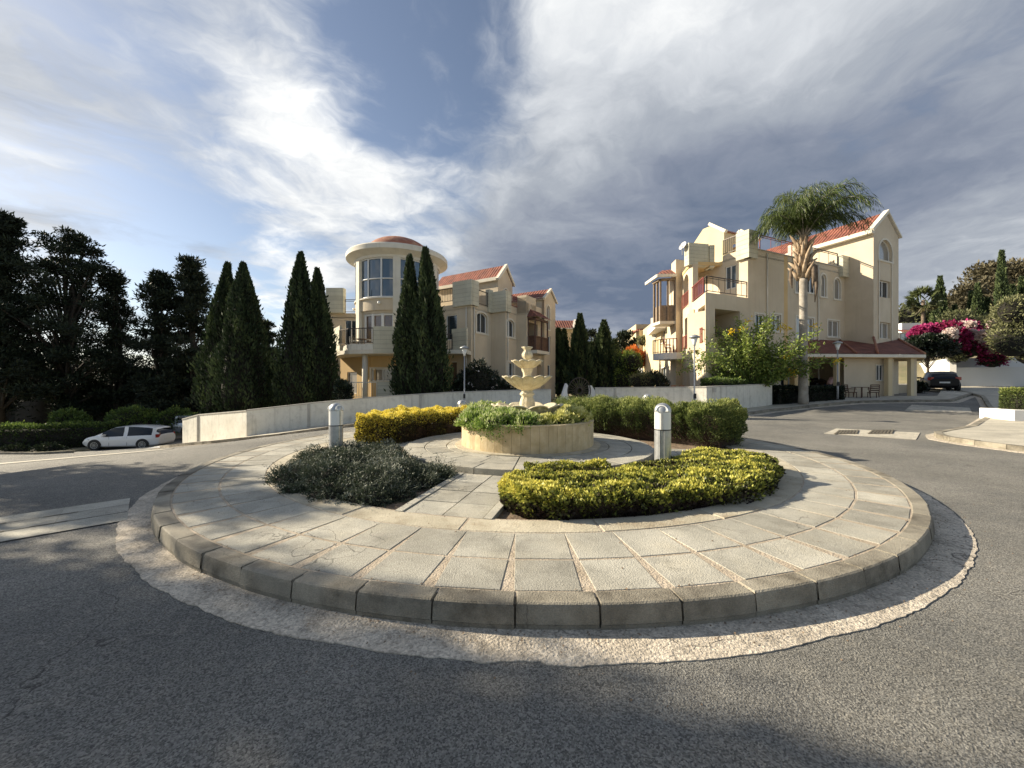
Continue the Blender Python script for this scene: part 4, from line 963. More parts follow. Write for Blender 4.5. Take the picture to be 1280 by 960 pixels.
# left facade line, direction (.21,1)
LF = LW((11.95,27.0), (10.79,21.45)); LF.d = (LF.p1-LF.p0).normalized()
olf1 = pxop(LF, 872,880.5,391,440, depth=.25); olf2 = pxop(LF, 858.5,866,400,446, depth=.25)
facade(wm, LF, .4, 6.72, [dict(r=(LF.s(872.5),LF.s(881.2),3.95,6.05), depth=.25), dict(r=(LF.s(856),LF.s(863),3.95,6.05), depth=.25), dict(r=(LF.s(857),LF.s(862),.5,2.7), depth=.3)])
# rear wall behind the second floor terrace
B0r, B1r = Vector((12.5,27.2)), T0
LBk = LW(B0r, B1r); obk = pxop(LBk, 886,893,345,378, depth=.2); facade(wm, LBk, 3.4, 9.3, [dict(r=(.5,1.5,6.7,8.9), arch=True, rise=.5, depth=.3)])
wm.build('wall', M['render_beige'], RB)
lm = MB()
# arch bay between pillar and column on the left facade
LA = LW((11.95,27.0), (11.45,24.75)); facade(lm, LA, 6.72, 9.4, [dict(r=(.35,1.9,6.9,8.95), arch=True, rise=.6, depth=.3)]); lm.build('arcade', M['render_beige'], RB)
mb = MB(); mb.box((11.55,24.5,3.6), .38, .38, 5.6, .2); mb.build('column', M['render_beige'], RB)
mb = MB(); mb.box((11.32,23.9,3.6), .34, .34, 2.6, .2); mb.build('column', M['render_cream'], RB)
mb = MB(); mb.prism([(11.50,27.0), (12.35,27.25), (12.3,28.2), (11.6,28.0)], .4, 10.35); mb.prism([(11.62,28.0), (12.3,28.2), (12.6,29.4), (11.85,29.4)], .4, 9.3); mb.build('pillar', M['render_beige'], RB)
mb = MB(); mb.prism([tuple(A0_+va*.05+Vector((.1,.1))), tuple(O), tuple(T0), (12.5,27.1), (12.0,26.9)], 6.50, 6.62); mb.build('terrace_floor', M['trim'], RB)
mb = MB(); mb.prism([(11.3,24.35), (13.2,24.5), tuple(T0), (12.5,27.1), (11.9,26.9)], 9.15, 9.35); mb.build('balcony_ceiling', M['render_ochre'], RB)
mb = MB(); mb.prism([(10.95,21.7), (12.3,22.3), (13,26), (12.0,26.8)], 3.42, 3.60); mb.build('first_floor_slab', M['trim'], RB)
# inside of the recess
a, b, c, d = o_rec['r']; mb = MB(); mb.quad(RF.P(a,c,-1.88), RF.P(b,c,-1.88), RF.P(b,d,-1.88), RF.P(a,d,-1.88)); mb.build('recess_wall', M['render_ochre'], RB)
rl = LW(RF.P(a,0,-1.86)[:2], RF.P(b,0,-1.86)[:2]); window(RB, rl, dict(r=(.25,.95,4.2,5.5), depth=-.02), 'glass', .08, 1)
railing(RB, [RF.P(a,c,-.08), RF.P(b,c,-.08)], .9, mid=True, step=.5)
mb = MB(); mb.prism([RF.P(a,0,-.02)[:2], RF.P(b,0,-.02)[:2], RF.P(b,0,-.12)[:2], RF.P(a,0,-.12)[:2]], c, c+.62); mb.build('parapet', M['render_cream'], RB)
g3 = og[2]; a, b, c, d = g3['r']; mb = MB(); mb.quad(RF.P(a,c,-1.48), RF.P(b,c,-1.48), RF.P(b,d,-1.48), RF.P(a,d,-1.48)); mb.build('porch_back_wall', M['render_beige'], RB)
for (w_, o_) in zip(wins, ow): window(RB, RF, o_, w_[4], .10, 1)
for o_ in oar: window(RB, RF, o_, 'glass_curtain', .10, 0, sill=True)
window(RB, RF, og[0], 'glass', .0, 2); window(RB, RF, og[1], 'glass', .0, 1); window(RB, L1, ol1, 'glass_blue', .0, 1)
# blinds box / panels on the roof terrace
wrap(RB, O-va*.15+ub*.0, O+va*.62, 9.08, 10.72, .20, .4, 6)
sidings(RB, (O+ub*.62-va*.20)[:], (O-ub*.20-va*.20)[:], 9.08, 10.72, .35, 6)
sidings(RB, (11.15,24.25), (12.55,24.55), 9.12, 10.52, .45, 6); sidings(RB, (12.66,25.3), (12.60,24.52), 9.05, 10.45, .3, 6); sidings(RB, (12.78,24.95), (13.05,24.9), 9.05, 10.45, .3, 6)
def onRF(px): return RF.p0+RF.d*RF.s(px)
wrap(RB, onRF(991), onRF(1012), 9.4, 10.55, .2, .5, 6); wrap(RB, onRF(1048.5), onRF(1059), 9.05, 10.5, .25, .5, 6)
pz = lambda p, z: (p.x, p.y, z)
railing(RB, [pz(onRF(951)-RF.n*.06, 9.72), pz(onRF(991)-RF.n*.06, 9.72)], .95, 'redrail', mid=True, step=.9)
railing(RB, [pz(onRF(1013)-RF.n*.06, 9.72), pz(onRF(1048)-RF.n*.06, 9.72)], .95, mid=True, step=.9)
railing(RB, [pz(O+ub*1.62, 9.75), pz(O+ub*.6, 9.75)], .95); railing(RB, [pz(O-va*.1, 6.74), pz(A0_+va*.1, 6.74), (11.35,23.9,6.74)], .9, mid=True, step=.45)
railing(RB, [(10.95,22.0,6.75), (11.4,24.4,6.75), (11.85,26.8,6.75)], .95, 'redrail', .12)
railing(RB, [(10.97,22.2,3.95), (11.9,26.8,3.95)], .9, 'redrail', .12)
mb = MB(); mb.bar(pz(onRF(940)-RF.n*.02, 9.74), pz(E1-RF.n*.02, 9.74), .16, .05); mb.build('parapet_cap', M['cap'], RB)
mb = MB(); mb.prism([tuple(O), tuple(E1), tuple(E1+ub*6), tuple(O+ub*6), tuple(T0)], 9.3, 9.4); mb.build('roof_terrace', M['trim'], RB)
# flat darker strip on the wall, a pilaster groove's shade put into its colour
gA_ = onRF(980); gB2 = onRF(984.5); mb = MB(); mb.prism([tuple(gA_+RF.n*.004), tuple(gB2+RF.n*.004), tuple(gB2-RF.n*.02), tuple(gA_-RF.n*.02)], .9, 9.70); mb.build('groove_shade', M['render_ochre'], RB)
for px_ in (958, 1022):
    p_ = onRF(px_)+RF.n*.06; mb = MB(); mb.tube([(p_.x,p_.y,.6), (p_.x,p_.y,9.6)], .04, 8); mb.build('downpipe', M['trim'], RB)
# upper gable house on the roof terrace
U0 = Vector(at(905,0,26.9)[:2]); U1 = U0+va*3.4; mb = MB(); fU = LW(U0, U1); facade(mb, fU, 9.3, 12.25, [dict(r=(.9,1.7,9.8,11.6), depth=.1)]); fUl = LW(U0+ub*2.6, U0); facade(mb, fUl, 9.3, 12.2, [])
mb.quad(pz(U0+ub*2.6,12.2), pz(U0,12.2), pz(U0+ub*.9,13.05), pz(U0+ub*1.7,13.05)); fUr = LW(U1, U1+ub*2.6); facade(mb, fUr, 9.3, 12.2, []); mb.build('penthouse_wall', M['render_cream'], RB)
rm = MB(); roofquad(rm, [pz(U0-ub*.15+va*.1,12.22), pz(U1-ub*.15,12.22), pz(U1+ub*1.3,13.15), pz(U0+ub*1.3+va*.1,13.15)]); roofquad(rm, [pz(U1+ub*2.8,12.22), pz(U0+ub*2.8+va*.1,12.22), pz(U0+ub*1.3+va*.1,13.15), pz(U1+ub*1.3,13.15)]); rm.build('roof', M['tile'], RB)
mb = MB(); mb.bar(pz(U0-ub*.2-va*.05,12.2), pz(U0+ub*1.1-va*.05,13.2), .25, .2); mb.bar(pz(U1-ub*.2+va*.1,12.15), pz(U1+ub*1.2+va*.1,13.3), .35, .25); mb.bar(pz(U1+ub*1.2+va*.1,13.3), pz(U1+ub*2.6+va*.1,12.2), .35, .25); mb.build('cornice', M['trim'], RB)
# tall gable wing
S0 = Vector((23.4,27.1)); K = S0-ub*1.63; K2 = K+va*3.3; zE = 11.85; zR = 13.2; S9 = K+ub*8.4
mb = MB(); fs = LW(S9, K); facade(mb, fs, .4, zE, []); fk = LW(K, K2)
ok1 = pxop(fk, 1098.5,1115,300,326, arch=True, depth=.22); ok2 = pxop(fk, 1099,1113,351,372, depth=.22); ok3 = pxop(fk, 1099,1113,403,423, depth=.22)
facade(mb, fk, .4, zE, [ok1, ok2, ok3]); mb.quad(pz(K,zE), pz(K2,zE), pz((K+K2)/2,zR)); facade(mb, LW(K2, K2+ub*8.4), .4, zE, []); facade(mb, LW(K2+ub*8.4, S9), .4, zE, []); mb.build('gable_wing_wall', M['render_beige'], RB)
window(RB, fk, ok1, 'glass_curtain', .11, 0); window(RB, fk, ok2, 'glass', 0, 1); window(RB, fk, ok3, 'glass_curtain', 0, 1)
mb = MB()
for s_ in (ok2['r'][0]-.1, ok2['r'][1]+.1): mb.bar(fk.P(s_,4.6,.02), fk.P(s_,ok1['r'][2],.02), .10, .05)
mb.build('window_bay_trim', M['trim'], RB)
RM = (K+K2)/2; rm = MB(); ovr = .35; sr = (zR-zE)/1.65
roofquad(rm, [pz(S9-va*ovr,zE-sr*ovr+.15), pz(K-va*ovr+ub*.12,zE-sr*ovr+.15), pz(RM+ub*.12,zR+.15), pz(RM+ub*8.4,zR+.15)])
roofquad(rm, [pz(K2+va*.15+ub*.12,zE-sr*.15+.12), pz(K2+ub*8.4+va*.15,zE-sr*.15+.12), pz(RM+ub*8.4,zR+.15), pz(RM+ub*.12,zR+.15)]); rm.build('roof', M['tile'], RB)
mb = MB(); mb.bar(pz(S9-va*.18,zE-.12), pz(K-va*.18-ub*.06,zE-.12), .36, .26); mb.bar(pz(K-va*.35-ub*.02,zE-.05), pz(RM-ub*.02,zR+.18), .3, .2); mb.bar(pz(RM-ub*.02,zR+.18), pz(K2+va*.2-ub*.02,zE+.0), .22, .10); mb.build('cornice', M['trim'], RB)
# dead creeper on the sunlit gable flank
mb = MB()
for i in range(16):
    s_ = 8.4-.5-i*.16; z_ = 9.7+random.uniform(-.1,.35); p = Vector(fs.P(s_-1.0, z_, .02)); q = Vector((0,0,0))
    cur = p.copy()
    for k in range(7):
        nx = cur+Vector((*(fs.d*random.uniform(-.09,.09)), random.uniform(.03,.12))); mb.bar(cur, nx, .012)
        if random.random() < .6: mb.bar(cur, cur+Vector((*(fs.d*random.uniform(-.14,.14)), random.uniform(-.04,.08))), .02)
        cur = nx
o = mb.build('creeper', M['bark']); tag(o, 'dry creeper twigs clinging to the sunlit flank of the tall gable', 'creeper')
# porch with tiled roof
pf0, pf1 = Vector((17.45,22.85)), Vector((25.15,23.45)); pr = LW(pf0, pf1); zv = 3.42
rm = MB(); top0, top1 = onRF(1003), Vector((26.9,26.7))
roofquad(rm, [pz(pf0,zv), pz(pf0+(pf1-pf0)*.42,zv), pz(onRF(1050),4.62), pz(top0,4.55)]); roofquad(rm, [pz(pf0+(pf1-pf0)*.42,zv), pz(pf1,zv), pz(K2+va*.05-ub*.02,4.72), pz(onRF(1050),4.62)])
roofquad(rm, [pz(pf1,zv), (28.3,26.6,zv), (27.4,27.4,4.6), pz(K2+va*.05-ub*.02,4.72)]); pr_o = rm.build('porch_roof', M['tile_dark'], RB)
mb = MB(); seam(mb, pz(pf0+(pf1-pf0)*.42,zv+.04), pz(onRF(1050),4.66)); seam(mb, pz(pf0+(pf1-pf0)*.60,zv+.05), pz(K,4.72)); seam(mb, pz(pf1,zv+.04), pz(K2,4.76)); mb.build('ridge_tiles', M['dome'], pr_o)
mb = MB(); mb.bar(pz(pf0,zv-.12), pz(pf1,zv-.12), .12, .18); mb.bar(pz(pf1,zv-.12), (28.3,26.6,zv-.12), .12, .18); mb.bar(pz(pf0,zv-.12), pz(pf0+Vector((-.3,2.3)),zv-.12), .12, .18); mb.build('eaves_board', M['trim'], RB)
mb = MB(); mb.prism([tuple(pf0), tuple(pf1), (28.3,26.6), (26.5,27.0), tuple(onRF(1050)), tuple(onRF(1003))], zv-.24, zv-.20); mb.build('porch_ceiling', M['render_ochre'], RB)
def post(px, w, Yd=None, z1=zv-.2, mat='render_cream'):
    s_ = pr.s(px); p = pr.p0+pr.d*s_; y = p+Vector((-.06,.35)); mb = MB(); mb.box((y.x, y.y, .5), w, w, z1-.5, .08); mb.build('post', M[mat], RB)
for px, w in ((1014.5,.22), (1053,.22), (1118.5,.26), (1147,.22)): post(px, w)
mb = MB(); mb.box((18.3,25.4,.5), .22, .22, 2.7); mb.build('post', M['render_cream'], RB)
pw = LW(Vector(at(1055,0,23.75)[:2]), Vector(at(1117.5,0,24.0)[:2])); ow_ = pxop(pw, 1095,1104,456,476, depth=.1); mb = MB(); facade(mb, pw, .5, zv-.22, [ow_]); mb.build('porch_wall', M['render_beige'], RB); window(RB, pw, ow_, 'glass', .03, 1)
mb = MB(); facade(mb, LW(Vector(at(1139,0,23.9)[:2]), Vector(at(1146,0,23.9)[:2])), .5, zv-.22, []); mb.build('porch_wall', M['render_beige'], RB); mb = MB(); facade(mb, LW(Vector(at(1117,0,27.6)[:2]), Vector(at(1146,0,27.6)[:2])), .5, 1.55, []); mb.build('low_wall', M['render_beige'], RB)
mb = MB(); mb.box((16.35,22.35,.4), .3, .3, 2.35, .4); mb.build('post', M['render_ochre'], RB)
# wooden enclosed balcony on the left, tiled roof
wb = MB(); zb0 = 6.05
fp = [(10.45,28.3), (10.55,27.35), (11.5,27.2)]
wb.prism([(10.5,28.3), (10.6,27.4), (11.5,27.25), (11.5,27.3), (10.66,27.45), (10.56,28.3)], zb0+.0, zb0+1.15)
for x, y in fp+[(11.05,27.28), (10.5,27.8)]: wb.bar((x,y,zb0), (x,y,zb0+3.0), .11)
wb.bar((10.45,28.3,zb0+2.95), (10.55,27.35,zb0+2.95), .3, .14); wb.bar((10.55,27.35,zb0+2.95), (11.5,27.2,zb0+2.95), .3, .14); wb.build('wooden_balcony', M['woodlight'], RB)
mb = MB(); mb.prism([(10.3,28.6), (10.45,27.2), (11.55,27.1), (11.7,28.6)], zb0-.2, zb0); mb.build('balcony_slab', M['trim'], RB)
rm = MB(); zo = zb0+3.25
roofquad(rm, [(10.2,27.0,zo), (11.52,26.9,zo), (11.52,28.0,zo+.62), (11.0,28.2,zo+.62)]); roofquad(rm, [(10.15,29.2,zo), (10.2,27.0,zo), (11.0,28.2,zo+.62), (11.0,29.0,zo+.62)]); rm.build('balcony_roof', M['tile'], RB)
mb = MB(); mb.bar((10.2,27.0,zo-.1), (11.5,26.9,zo-.1), .12, .2); mb.bar((10.15,29.2,zo-.1), (10.2,27.0,zo-.1), .12, .2); mb.build('balcony_cornice', M['trim'], RB)
# round balcony slab on the first floor
mb = MB(); poly = [(12.0,26.4)]+[(11.75+1.62*math.cos(R(a)), 27.6+1.55*math.sin(R(a))) for a in range(250, 170, -8)]+[(11.9,28.6)]
mb.prism(poly[::-1], 3.30, 3.75); mb.build('balcony_slab', M['whitewall'], RB)
railing(RB, [(x, y, 3.75) for x, y in poly[1:-1]], .95, 'redrail', .14)
# rear left wing, sunlit
RW = LW((13.6,40.0), (11.85,29.4)); mb = MB()
facade(mb, RW, .4, 7.2, [pxop(RW, 826.5,832,404,428, depth=.2), pxop(RW, 827,833,460,484, depth=.2)]); facade(mb, LW((11.85,29.4), (12.6,29.4)), .4, 7.2, [])
facade(mb, LW((13.2,40.0), (13.8,40.0)), .4, 7.2, []); mb.build('rear_wing_wall', M['render_cream'], RB)
for o_, g_ in ((pxop(RW, 826.5,832,404,428, depth=.2), 'glass_brown'), (pxop(RW, 827,833,460,484, depth=.2), 'glass')): window(RB, RW, o_, g_, .08, 1)
mb = MB(); x, y, _ = at(823.5,0,34.5); mb.box((x, y, .4), .62, .7, 7.1, .1); x2, y2, _ = at(821,0,34.2); mb.box((x2+.1, y2, 6.6), .85, 1.0, .9, .1); mb.build('pillar', M['render_beige'], RB)
mb = MB(); mb.prism([(11.0,29.6), (12.3,29.5), (12.8,34), (12.0,34)], 5.9, 6.4); mb.build('upper_slab', M['whitewall'], RB)

# next house down the lane, right row
NB = thing('apartment_building', 'far cream house with white balconies seen past the left end of the right house', 'building', (14.5,46,.4))
nb = LW((15.2,56.0), (13.7,42.5)); mb = MB(); facade(mb, nb, .4, 8.2, []); facade(mb, LW((13.7,42.5), (18,42.5)), .4, 8.2, []); mb.build('wall', M['render_cream'], NB)
for (y0, y1, xx0, xx1) in ((434,429.5,797,819), (456.5,452,796,818)):
    mb = MB(); a = Vector(at(xx0,0,41)); b = Vector(at(xx1,0,40)); z0 = at(0,y0,40.5)[2]; z1 = at(0,y1,40.5)[2]; mb.prism([(a.x,a.y), (b.x,b.y), (b.x+.3,b.y+3.5), (a.x+.5,a.y+4)], z0, z1+.15); mb.build('balcony_slab', M['whitewall'], NB)
rm = MB(); x, y, z = at(795,414,42); roofquad(rm, [(x,y,z), (x+1.8,y,z), (x+1.8,y+1.5,z+1), (x+.9,y+1.5,z+1)]); roofquad(rm, [(x,y+3,z), (x,y,z), (x+.9,y+1.5,z+1), (x+.9,y+2,z+1)]); rm.build('balcony_roof', M['tile'], NB)
mb = MB(); mb.box((x+.5,y+.8,z-1.9), .12, .12, 1.9); mb.box((x+1.5,y+.8,z-1.9), .8, 1.2, 1.9); mb.build('wooden_balcony', M['wood'], NB)
# satellite dish and aerial
def dish(x, y, z, r, label, az):
    t = thing('satellite_dish', label, 'satellite dish', (x,y,z)); mb = MB(); n = Vector((math.cos(az), math.sin(az), .45)).normalized(); u = n.cross(Vector((0,0,1))).normalized(); v = u.cross(n)
    vs = [Vector((x,y,z))-n*.12]; 
    for rr, dd in ((.5,.09), (1,0)):
        for k in range(16): a = 2*math.pi*k/16; vs.append(Vector((x,y,z))+(u*math.cos(a)+v*math.sin(a))*r*rr-n*(.12*(1-rr*rr)))
    fs = [(0,1+k,1+(k+1) % 16) for k in range(16)]+[(1+k,17+k,17+(k+1) % 16,1+(k+1) % 16) for k in range(16)]
    mb.mesh(vs, fs, smooth=True); mb.build('reflector', M['plastic_white'], t)
    mb = MB(); mb.bar((x,y,z-.1), Vector((x,y,z))+n*.3, .02); mb.bar((x,y,z-.6), (x,y,z), .04); mb.build('mount', M['galv'], t)
x, y, z = at(853,307,24.6); dish(x, y, z, .28, 'small white satellite dish on the roof edge of the right house', R(200))
x, y, z = at(798,465,33); dish(x, y, z, .42, 'white satellite dish in the garden at the far end of the right row', R(230))
x, y, z = at(819,419,33.3); dish(x, y, z, .3, 'grey dish mounted on the sunlit wall of the right rear wing', R(230))
# pale house on the hill
for (x0, y0, x1, y1, Yd, lab) in ((1122,403,1160,440,80,'pale villa low on the hillside behind the fan palm'), (1160,392,1174,406,90,'cream block of a house peeping out beside the cypress on the hill')):
    a, b = at(x0,y1,Yd), at(x1,y0,Yd); t = thing('hill_house', lab, 'house', (a[0], Yd, a[2])); z0, z1 = a[2]-2, b[2]; mb = MB()
    w_ = b[0]-a[0]; mb.prism([(a[0],Yd), (a[0]+w_*.6,Yd-1), (a[0]+w_*.6,Yd+6), (a[0],Yd+6)], z0, z1-(.35*(z1-a[2]))); mb.prism([(a[0]+w_*.3,Yd+1), (b[0],Yd+.5), (b[0],Yd+7), (a[0]+w_*.3,Yd+7)], z0, z1); mb.build('wall', M['whitewall'], t)
    mb = MB(); 
    for k in range(3): mb.box((a[0]+w_*(.1+.17*k), Yd-.6, a[2]+.4*(z1-a[2])), w_*.08, .8, (z1-a[2])*.2)
    mb.build('window', M['glass'], t); rm = MB(); roofquad(rm, [(a[0]-.3,Yd-1.2,z1-.35*(z1-a[2])), (a[0]+w_*.62,Yd-1.5,z1-.35*(z1-a[2])), (a[0]+w_*.55,Yd+1,z1-.22*(z1-a[2])), (a[0],Yd+1,z1-.22*(z1-a[2]))]); rm.build('roof', M['tile'], t)
# ================================================================== vegetation
def leafcloud(name, P, D, S, T, mat, parent=None, aspect=.45, fold=.0, smooth=False):
    """one mesh of small pointed leaves: base points P, directions D, lengths S, tints T"""
    n = len(P); D = D/np.maximum(np.linalg.norm(D, axis=1, keepdims=True), 1e-6)
    rv = rng.normal(size=(n,3)); X_ = np.cross(D, rv); X_ /= np.maximum(np.linalg.norm(X_, axis=1, keepdims=True), 1e-6)
    S = S[:,None]; w = S*aspect*.5
    off_ = np.array(parent_loc(parent)); P = P-off_
    V_ = np.stack([P, P+D*S*.45+X_*w, P+D*S, P+D*S*.45-X_*w], 1).reshape(-1, 3)
    me = bpy.data.meshes.new(name); me.vertices.add(4*n); me.loops.add(4*n); me.polygons.add(n)
    me.vertices.foreach_set('co', V_.ravel().astype(np.float32)); me.loops.foreach_set('vertex_index', np.arange(4*n, dtype=np.int32))
    me.polygons.foreach_set('loop_start', np.arange(0, 4*n, 4, dtype=np.int32)); me.polygons.foreach_set('loop_total', np.full(n, 4, dtype=np.int32))
    at_ = me.attributes.new('tint', 'FLOAT', 'FACE'); at_.data.foreach_set('value', np.clip(T, 0, 1).astype(np.float32))
    me.materials.append(mat); me.update(calc_edges=True)
    o = bpy.data.objects.new(name, me); COL.objects.link(o)
    if parent: o.parent = parent
    return o
def wob(p, f=1.0, seed=0):
    """cheap smooth 3-D noise, about -1..1"""
    r = np.random.default_rng(seed); out = 0
    for k in range(5):
        d = r.normal(size=3)*f*(1+.45*k); out = out+np.sin(p@d+r.uniform(0, 6.28))
    return out/2.6
LM = {}
LM['cypress'] = leafmat('cypress_leaf', [(0,(.012,.019,.009)), (.5,(.034,.056,.021)), (1,(.10,.13,.045))], .7, .1)
LM['pine'] = leafmat('pine_leaf', [(0,(.008,.013,.008)), (.6,(.020,.031,.015)), (1,(.045,.062,.026))], .7, .1)
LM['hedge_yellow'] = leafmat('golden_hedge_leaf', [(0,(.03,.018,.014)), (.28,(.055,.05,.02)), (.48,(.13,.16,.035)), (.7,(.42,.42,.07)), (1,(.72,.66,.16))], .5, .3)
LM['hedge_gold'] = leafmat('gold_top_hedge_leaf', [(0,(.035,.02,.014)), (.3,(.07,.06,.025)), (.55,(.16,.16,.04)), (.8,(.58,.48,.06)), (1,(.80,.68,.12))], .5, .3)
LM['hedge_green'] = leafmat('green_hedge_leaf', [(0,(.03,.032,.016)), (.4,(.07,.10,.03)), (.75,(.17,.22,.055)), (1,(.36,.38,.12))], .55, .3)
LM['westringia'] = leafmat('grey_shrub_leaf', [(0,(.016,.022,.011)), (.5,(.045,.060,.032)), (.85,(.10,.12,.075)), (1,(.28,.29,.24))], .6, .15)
LM['trail'] = leafmat('trailing_leaf', [(0,(.05,.08,.015)), (.5,(.17,.27,.05)), (.85,(.33,.43,.10)), (1,(.55,.58,.32))], .5, .3)
LM['varieg'] = leafmat('variegated_leaf', [(0,(.05,.06,.02)), (.4,(.16,.20,.05)), (.75,(.46,.46,.10)), (1,(.68,.66,.28))], .5, .3)
LM['palm'] = leafmat('palm_leaf', [(0,(.016,.028,.008)), (.5,(.065,.095,.022)), (1,(.17,.20,.05))], .45, .2)
LM['fan'] = leafmat('fan_palm_leaf', [(0,(.10,.07,.03)), (.3,(.05,.07,.025)), (1,(.17,.19,.06))], .5, .2)
LM['cassia'] = leafmat('cassia_leaf', [(0,(.03,.05,.015)), (.55,(.10,.16,.035)), (1,(.32,.38,.08))], .5, .3)
LM['yellow'] = leafmat('yellow_flower', [(0,(.65,.42,.01)), (1,(.85,.65,.03))], .5, .3)
LM['pink'] = leafmat('pink_bract', [(0,(.03,.045,.015)), (.22,(.06,.07,.025)), (.34,(.12,.006,.025)), (.65,(.26,.012,.07)), (1,(.46,.05,.19))], .6, .3)
LM['pinkwhite'] = leafmat('pale_bract', [(0,(.6,.42,.38)), (1,(.8,.72,.66))], .6, .3)
LM['olive'] = leafmat('olive_leaf', [(0,(.05,.055,.025)), (.5,(.13,.14,.06)), (1,(.27,.27,.13))], .6, .25)
LM['dry'] = leafmat('dry_foliage', [(0,(.035,.035,.02)), (.5,(.09,.08,.045)), (1,(.17,.145,.085))], .7, .2)
LM['bush'] = leafmat('glossy_leaf', [(0,(.006,.010,.006)), (.7,(.018,.03,.014)), (1,(.07,.09,.06))], .35, .1)
LM['orange'] = leafmat('orange_flower', [(0,(.5,.12,.02)), (1,(.7,.25,.06))], .5, .3)
CORE = plain('dark_twigs', (.016,.014,.009), .95); CORE2 = plain('brown_twigs', (.05,.032,.022), .95)

def core_mesh(name, vs, fs, mat, parent):
    mb = MB(); mb.mesh(vs, fs); return mb.build(name, mat, parent)
def hedge(name, label, cat, path, width, zb, h, n, ls, mat, dense=.16, tintfn=None, asp=.5, seed=1, round_=.35, lump=.10, core=CORE, up=.5, endr=.5, group=None, flare=0.0, twigs=0):
    """clipped hedge along a path (x, y); shell of leaves round a dark twiggy core"""
    c0 = path[len(path)//2]; t = thing(name, label, cat, (c0[0], c0[1], zb), group)
    q = resample([(x, y) for x, y in path], 60); seg = np.hypot(*(q[1:]-q[:-1]).T); L_ = seg.sum()
    tn = np.gradient(q, axis=0); tn /= np.hypot(*tn.T)[:,None]; nm = np.stack([-tn[:,1], tn[:,0]], -1)
    k = int(n*1.0); u = rng.uniform(-.02, 1.02, k); face = rng.uniform(0, 1, k); W = width if callable(width) else (lambda u_: np.full_like(u_, width))
    per = np.mean([h, h, float(W(np.array([.5]))[0])*1.0]); top = rng.uniform(size=k) < (float(W(np.array([.5]))[0])/(float(W(np.array([.5]))[0])+2*h))*1.25
    v = np.where(top, rng.uniform(-1, 1, k), np.where(rng.uniform(size=k) < .5, -1.0, 1.0)*(1-rng.uniform(0, 1, k)**2*.12))
    wz = np.where(top, 1-rng.uniform(0, 1, k)**2*.10, rng.uniform(0.0, 1, k)**.9)
    # round the shoulders and the ends
    hs = np.abs(v); sh = np.clip((hs-(1-round_))/round_, 0, 1); wz = np.where(top, wz*(1-.35*sh**2.2), np.minimum(wz, .97))
    v = np.where(~top & (wz > 1-round_), v*(1-.30*((wz-(1-round_))/round_)**2), v)
    ends = rng.uniform(size=k) < (W(np.array([.5]))[0]/(L_+W(np.array([.5]))[0]))*.8
    v = np.where(ends, rng.uniform(-1, 1, k), v); wz = np.where(ends, rng.uniform(0, .97, k), wz); ue = np.where(rng.uniform(size=k) < .5, 0.0, 1.0)
    u = np.where(ends, ue, u); u = np.clip(u, 0, 1)
    er = endr*W(u)/L_; cap = np.clip(np.abs(v), 0, 1); ucl = (1-np.sqrt(np.maximum(0, 1-cap**2)))*er; u = np.where(ends, np.where(ue < .5, ucl, 1-ucl), np.clip(u, ucl, 1-ucl))
    pu = u*59; i0 = np.clip(pu.astype(int), 0, 58); fr = (pu-i0)[:,None]; c = q[i0]*(1-fr)+q[i0+1]*fr; nn = nm[i0]
    fl = 1+flare*(wz-.5)
    hw = W(u)/2*fl; xy = c+nn*(v*hw)[:,None]; P = np.concatenate([xy, (zb+wz*h)[:,None]], 1)
    lum = wob(P, 4.5, seed)*lump+wob(P, 1.6, seed+1)*lump
    outv = np.concatenate([nn*(v*(np.abs(v) > .8))[:,None], np.where(top, 1.0, .15)[:,None]], 1)
    tanu = np.concatenate([tn[i0], np.zeros((k,1))], 1); outv = np.where(ends[:,None], tanu*np.where(ue < .5, -1.0, 1.0)[:,None]+np.array([0,0,.1]), outv)
    outn = outv/np.maximum(np.linalg.norm(outv, axis=1, keepdims=True), 1e-6)
    keep = (rng.uniform(size=k) < np.clip((wz-.08)/.30, .06, 1)) if twigs else np.ones(k, bool)
    P = P+outn*(lum*h*.35)[:,None]-outn*(rng.uniform(0, 1, k)**2*dense*min(h, 1))[:,None]
    P[:,2] = np.maximum(P[:,2], zb+.01)
    Dv = outn*.8+rng.normal(size=(k,3))*.55+np.array([0,0,up])
    T = tintfn(P, wz, lum, top, k) if tintfn else .35+.4*wz+.3*lum+rng.normal(size=k)*.12
    S = ls*rng.uniform(.45, 1.45, k)
    leafcloud('leaves', P[keep], Dv[keep], S[keep], np.asarray(T)[keep], mat, t, asp)
    if twigs:
        tb = MB()
        for j in range(900):
            a_ = random.random(); i_ = int(a_*58); sd = random.choice((-1,1)); w0 = float(W(np.array([a_]))[0])/2; b_ = q[i_]+nm[i_]*sd*w0*random.uniform(.2,.6); e_ = q[i_]+nm[i_]*sd*w0*random.uniform(.75,1.0)+tn[i_]*random.gauss(0,.1)
            z1_ = zb+h*random.uniform(.15,.5); m_ = (b_+e_)/2+tn[i_]*random.gauss(0,.03); tb.tube([(*b_, zb+random.uniform(0,.1)), (*m_, (zb+z1_)/2+.02), (*e_, z1_)], [.007,.005,.003], 4, cap=False)
        tb.build('twigs', M['bark'], t)
    # core
    mb = MB(); m = 30; prof = [(-.80,.0), (-.86,.45), (-.78,.82), (-.45,.86), (.45,.86), (.78,.78), (.86,.45), (.80,.0)]
    uu = np.linspace(.03, .97, m); vs = []
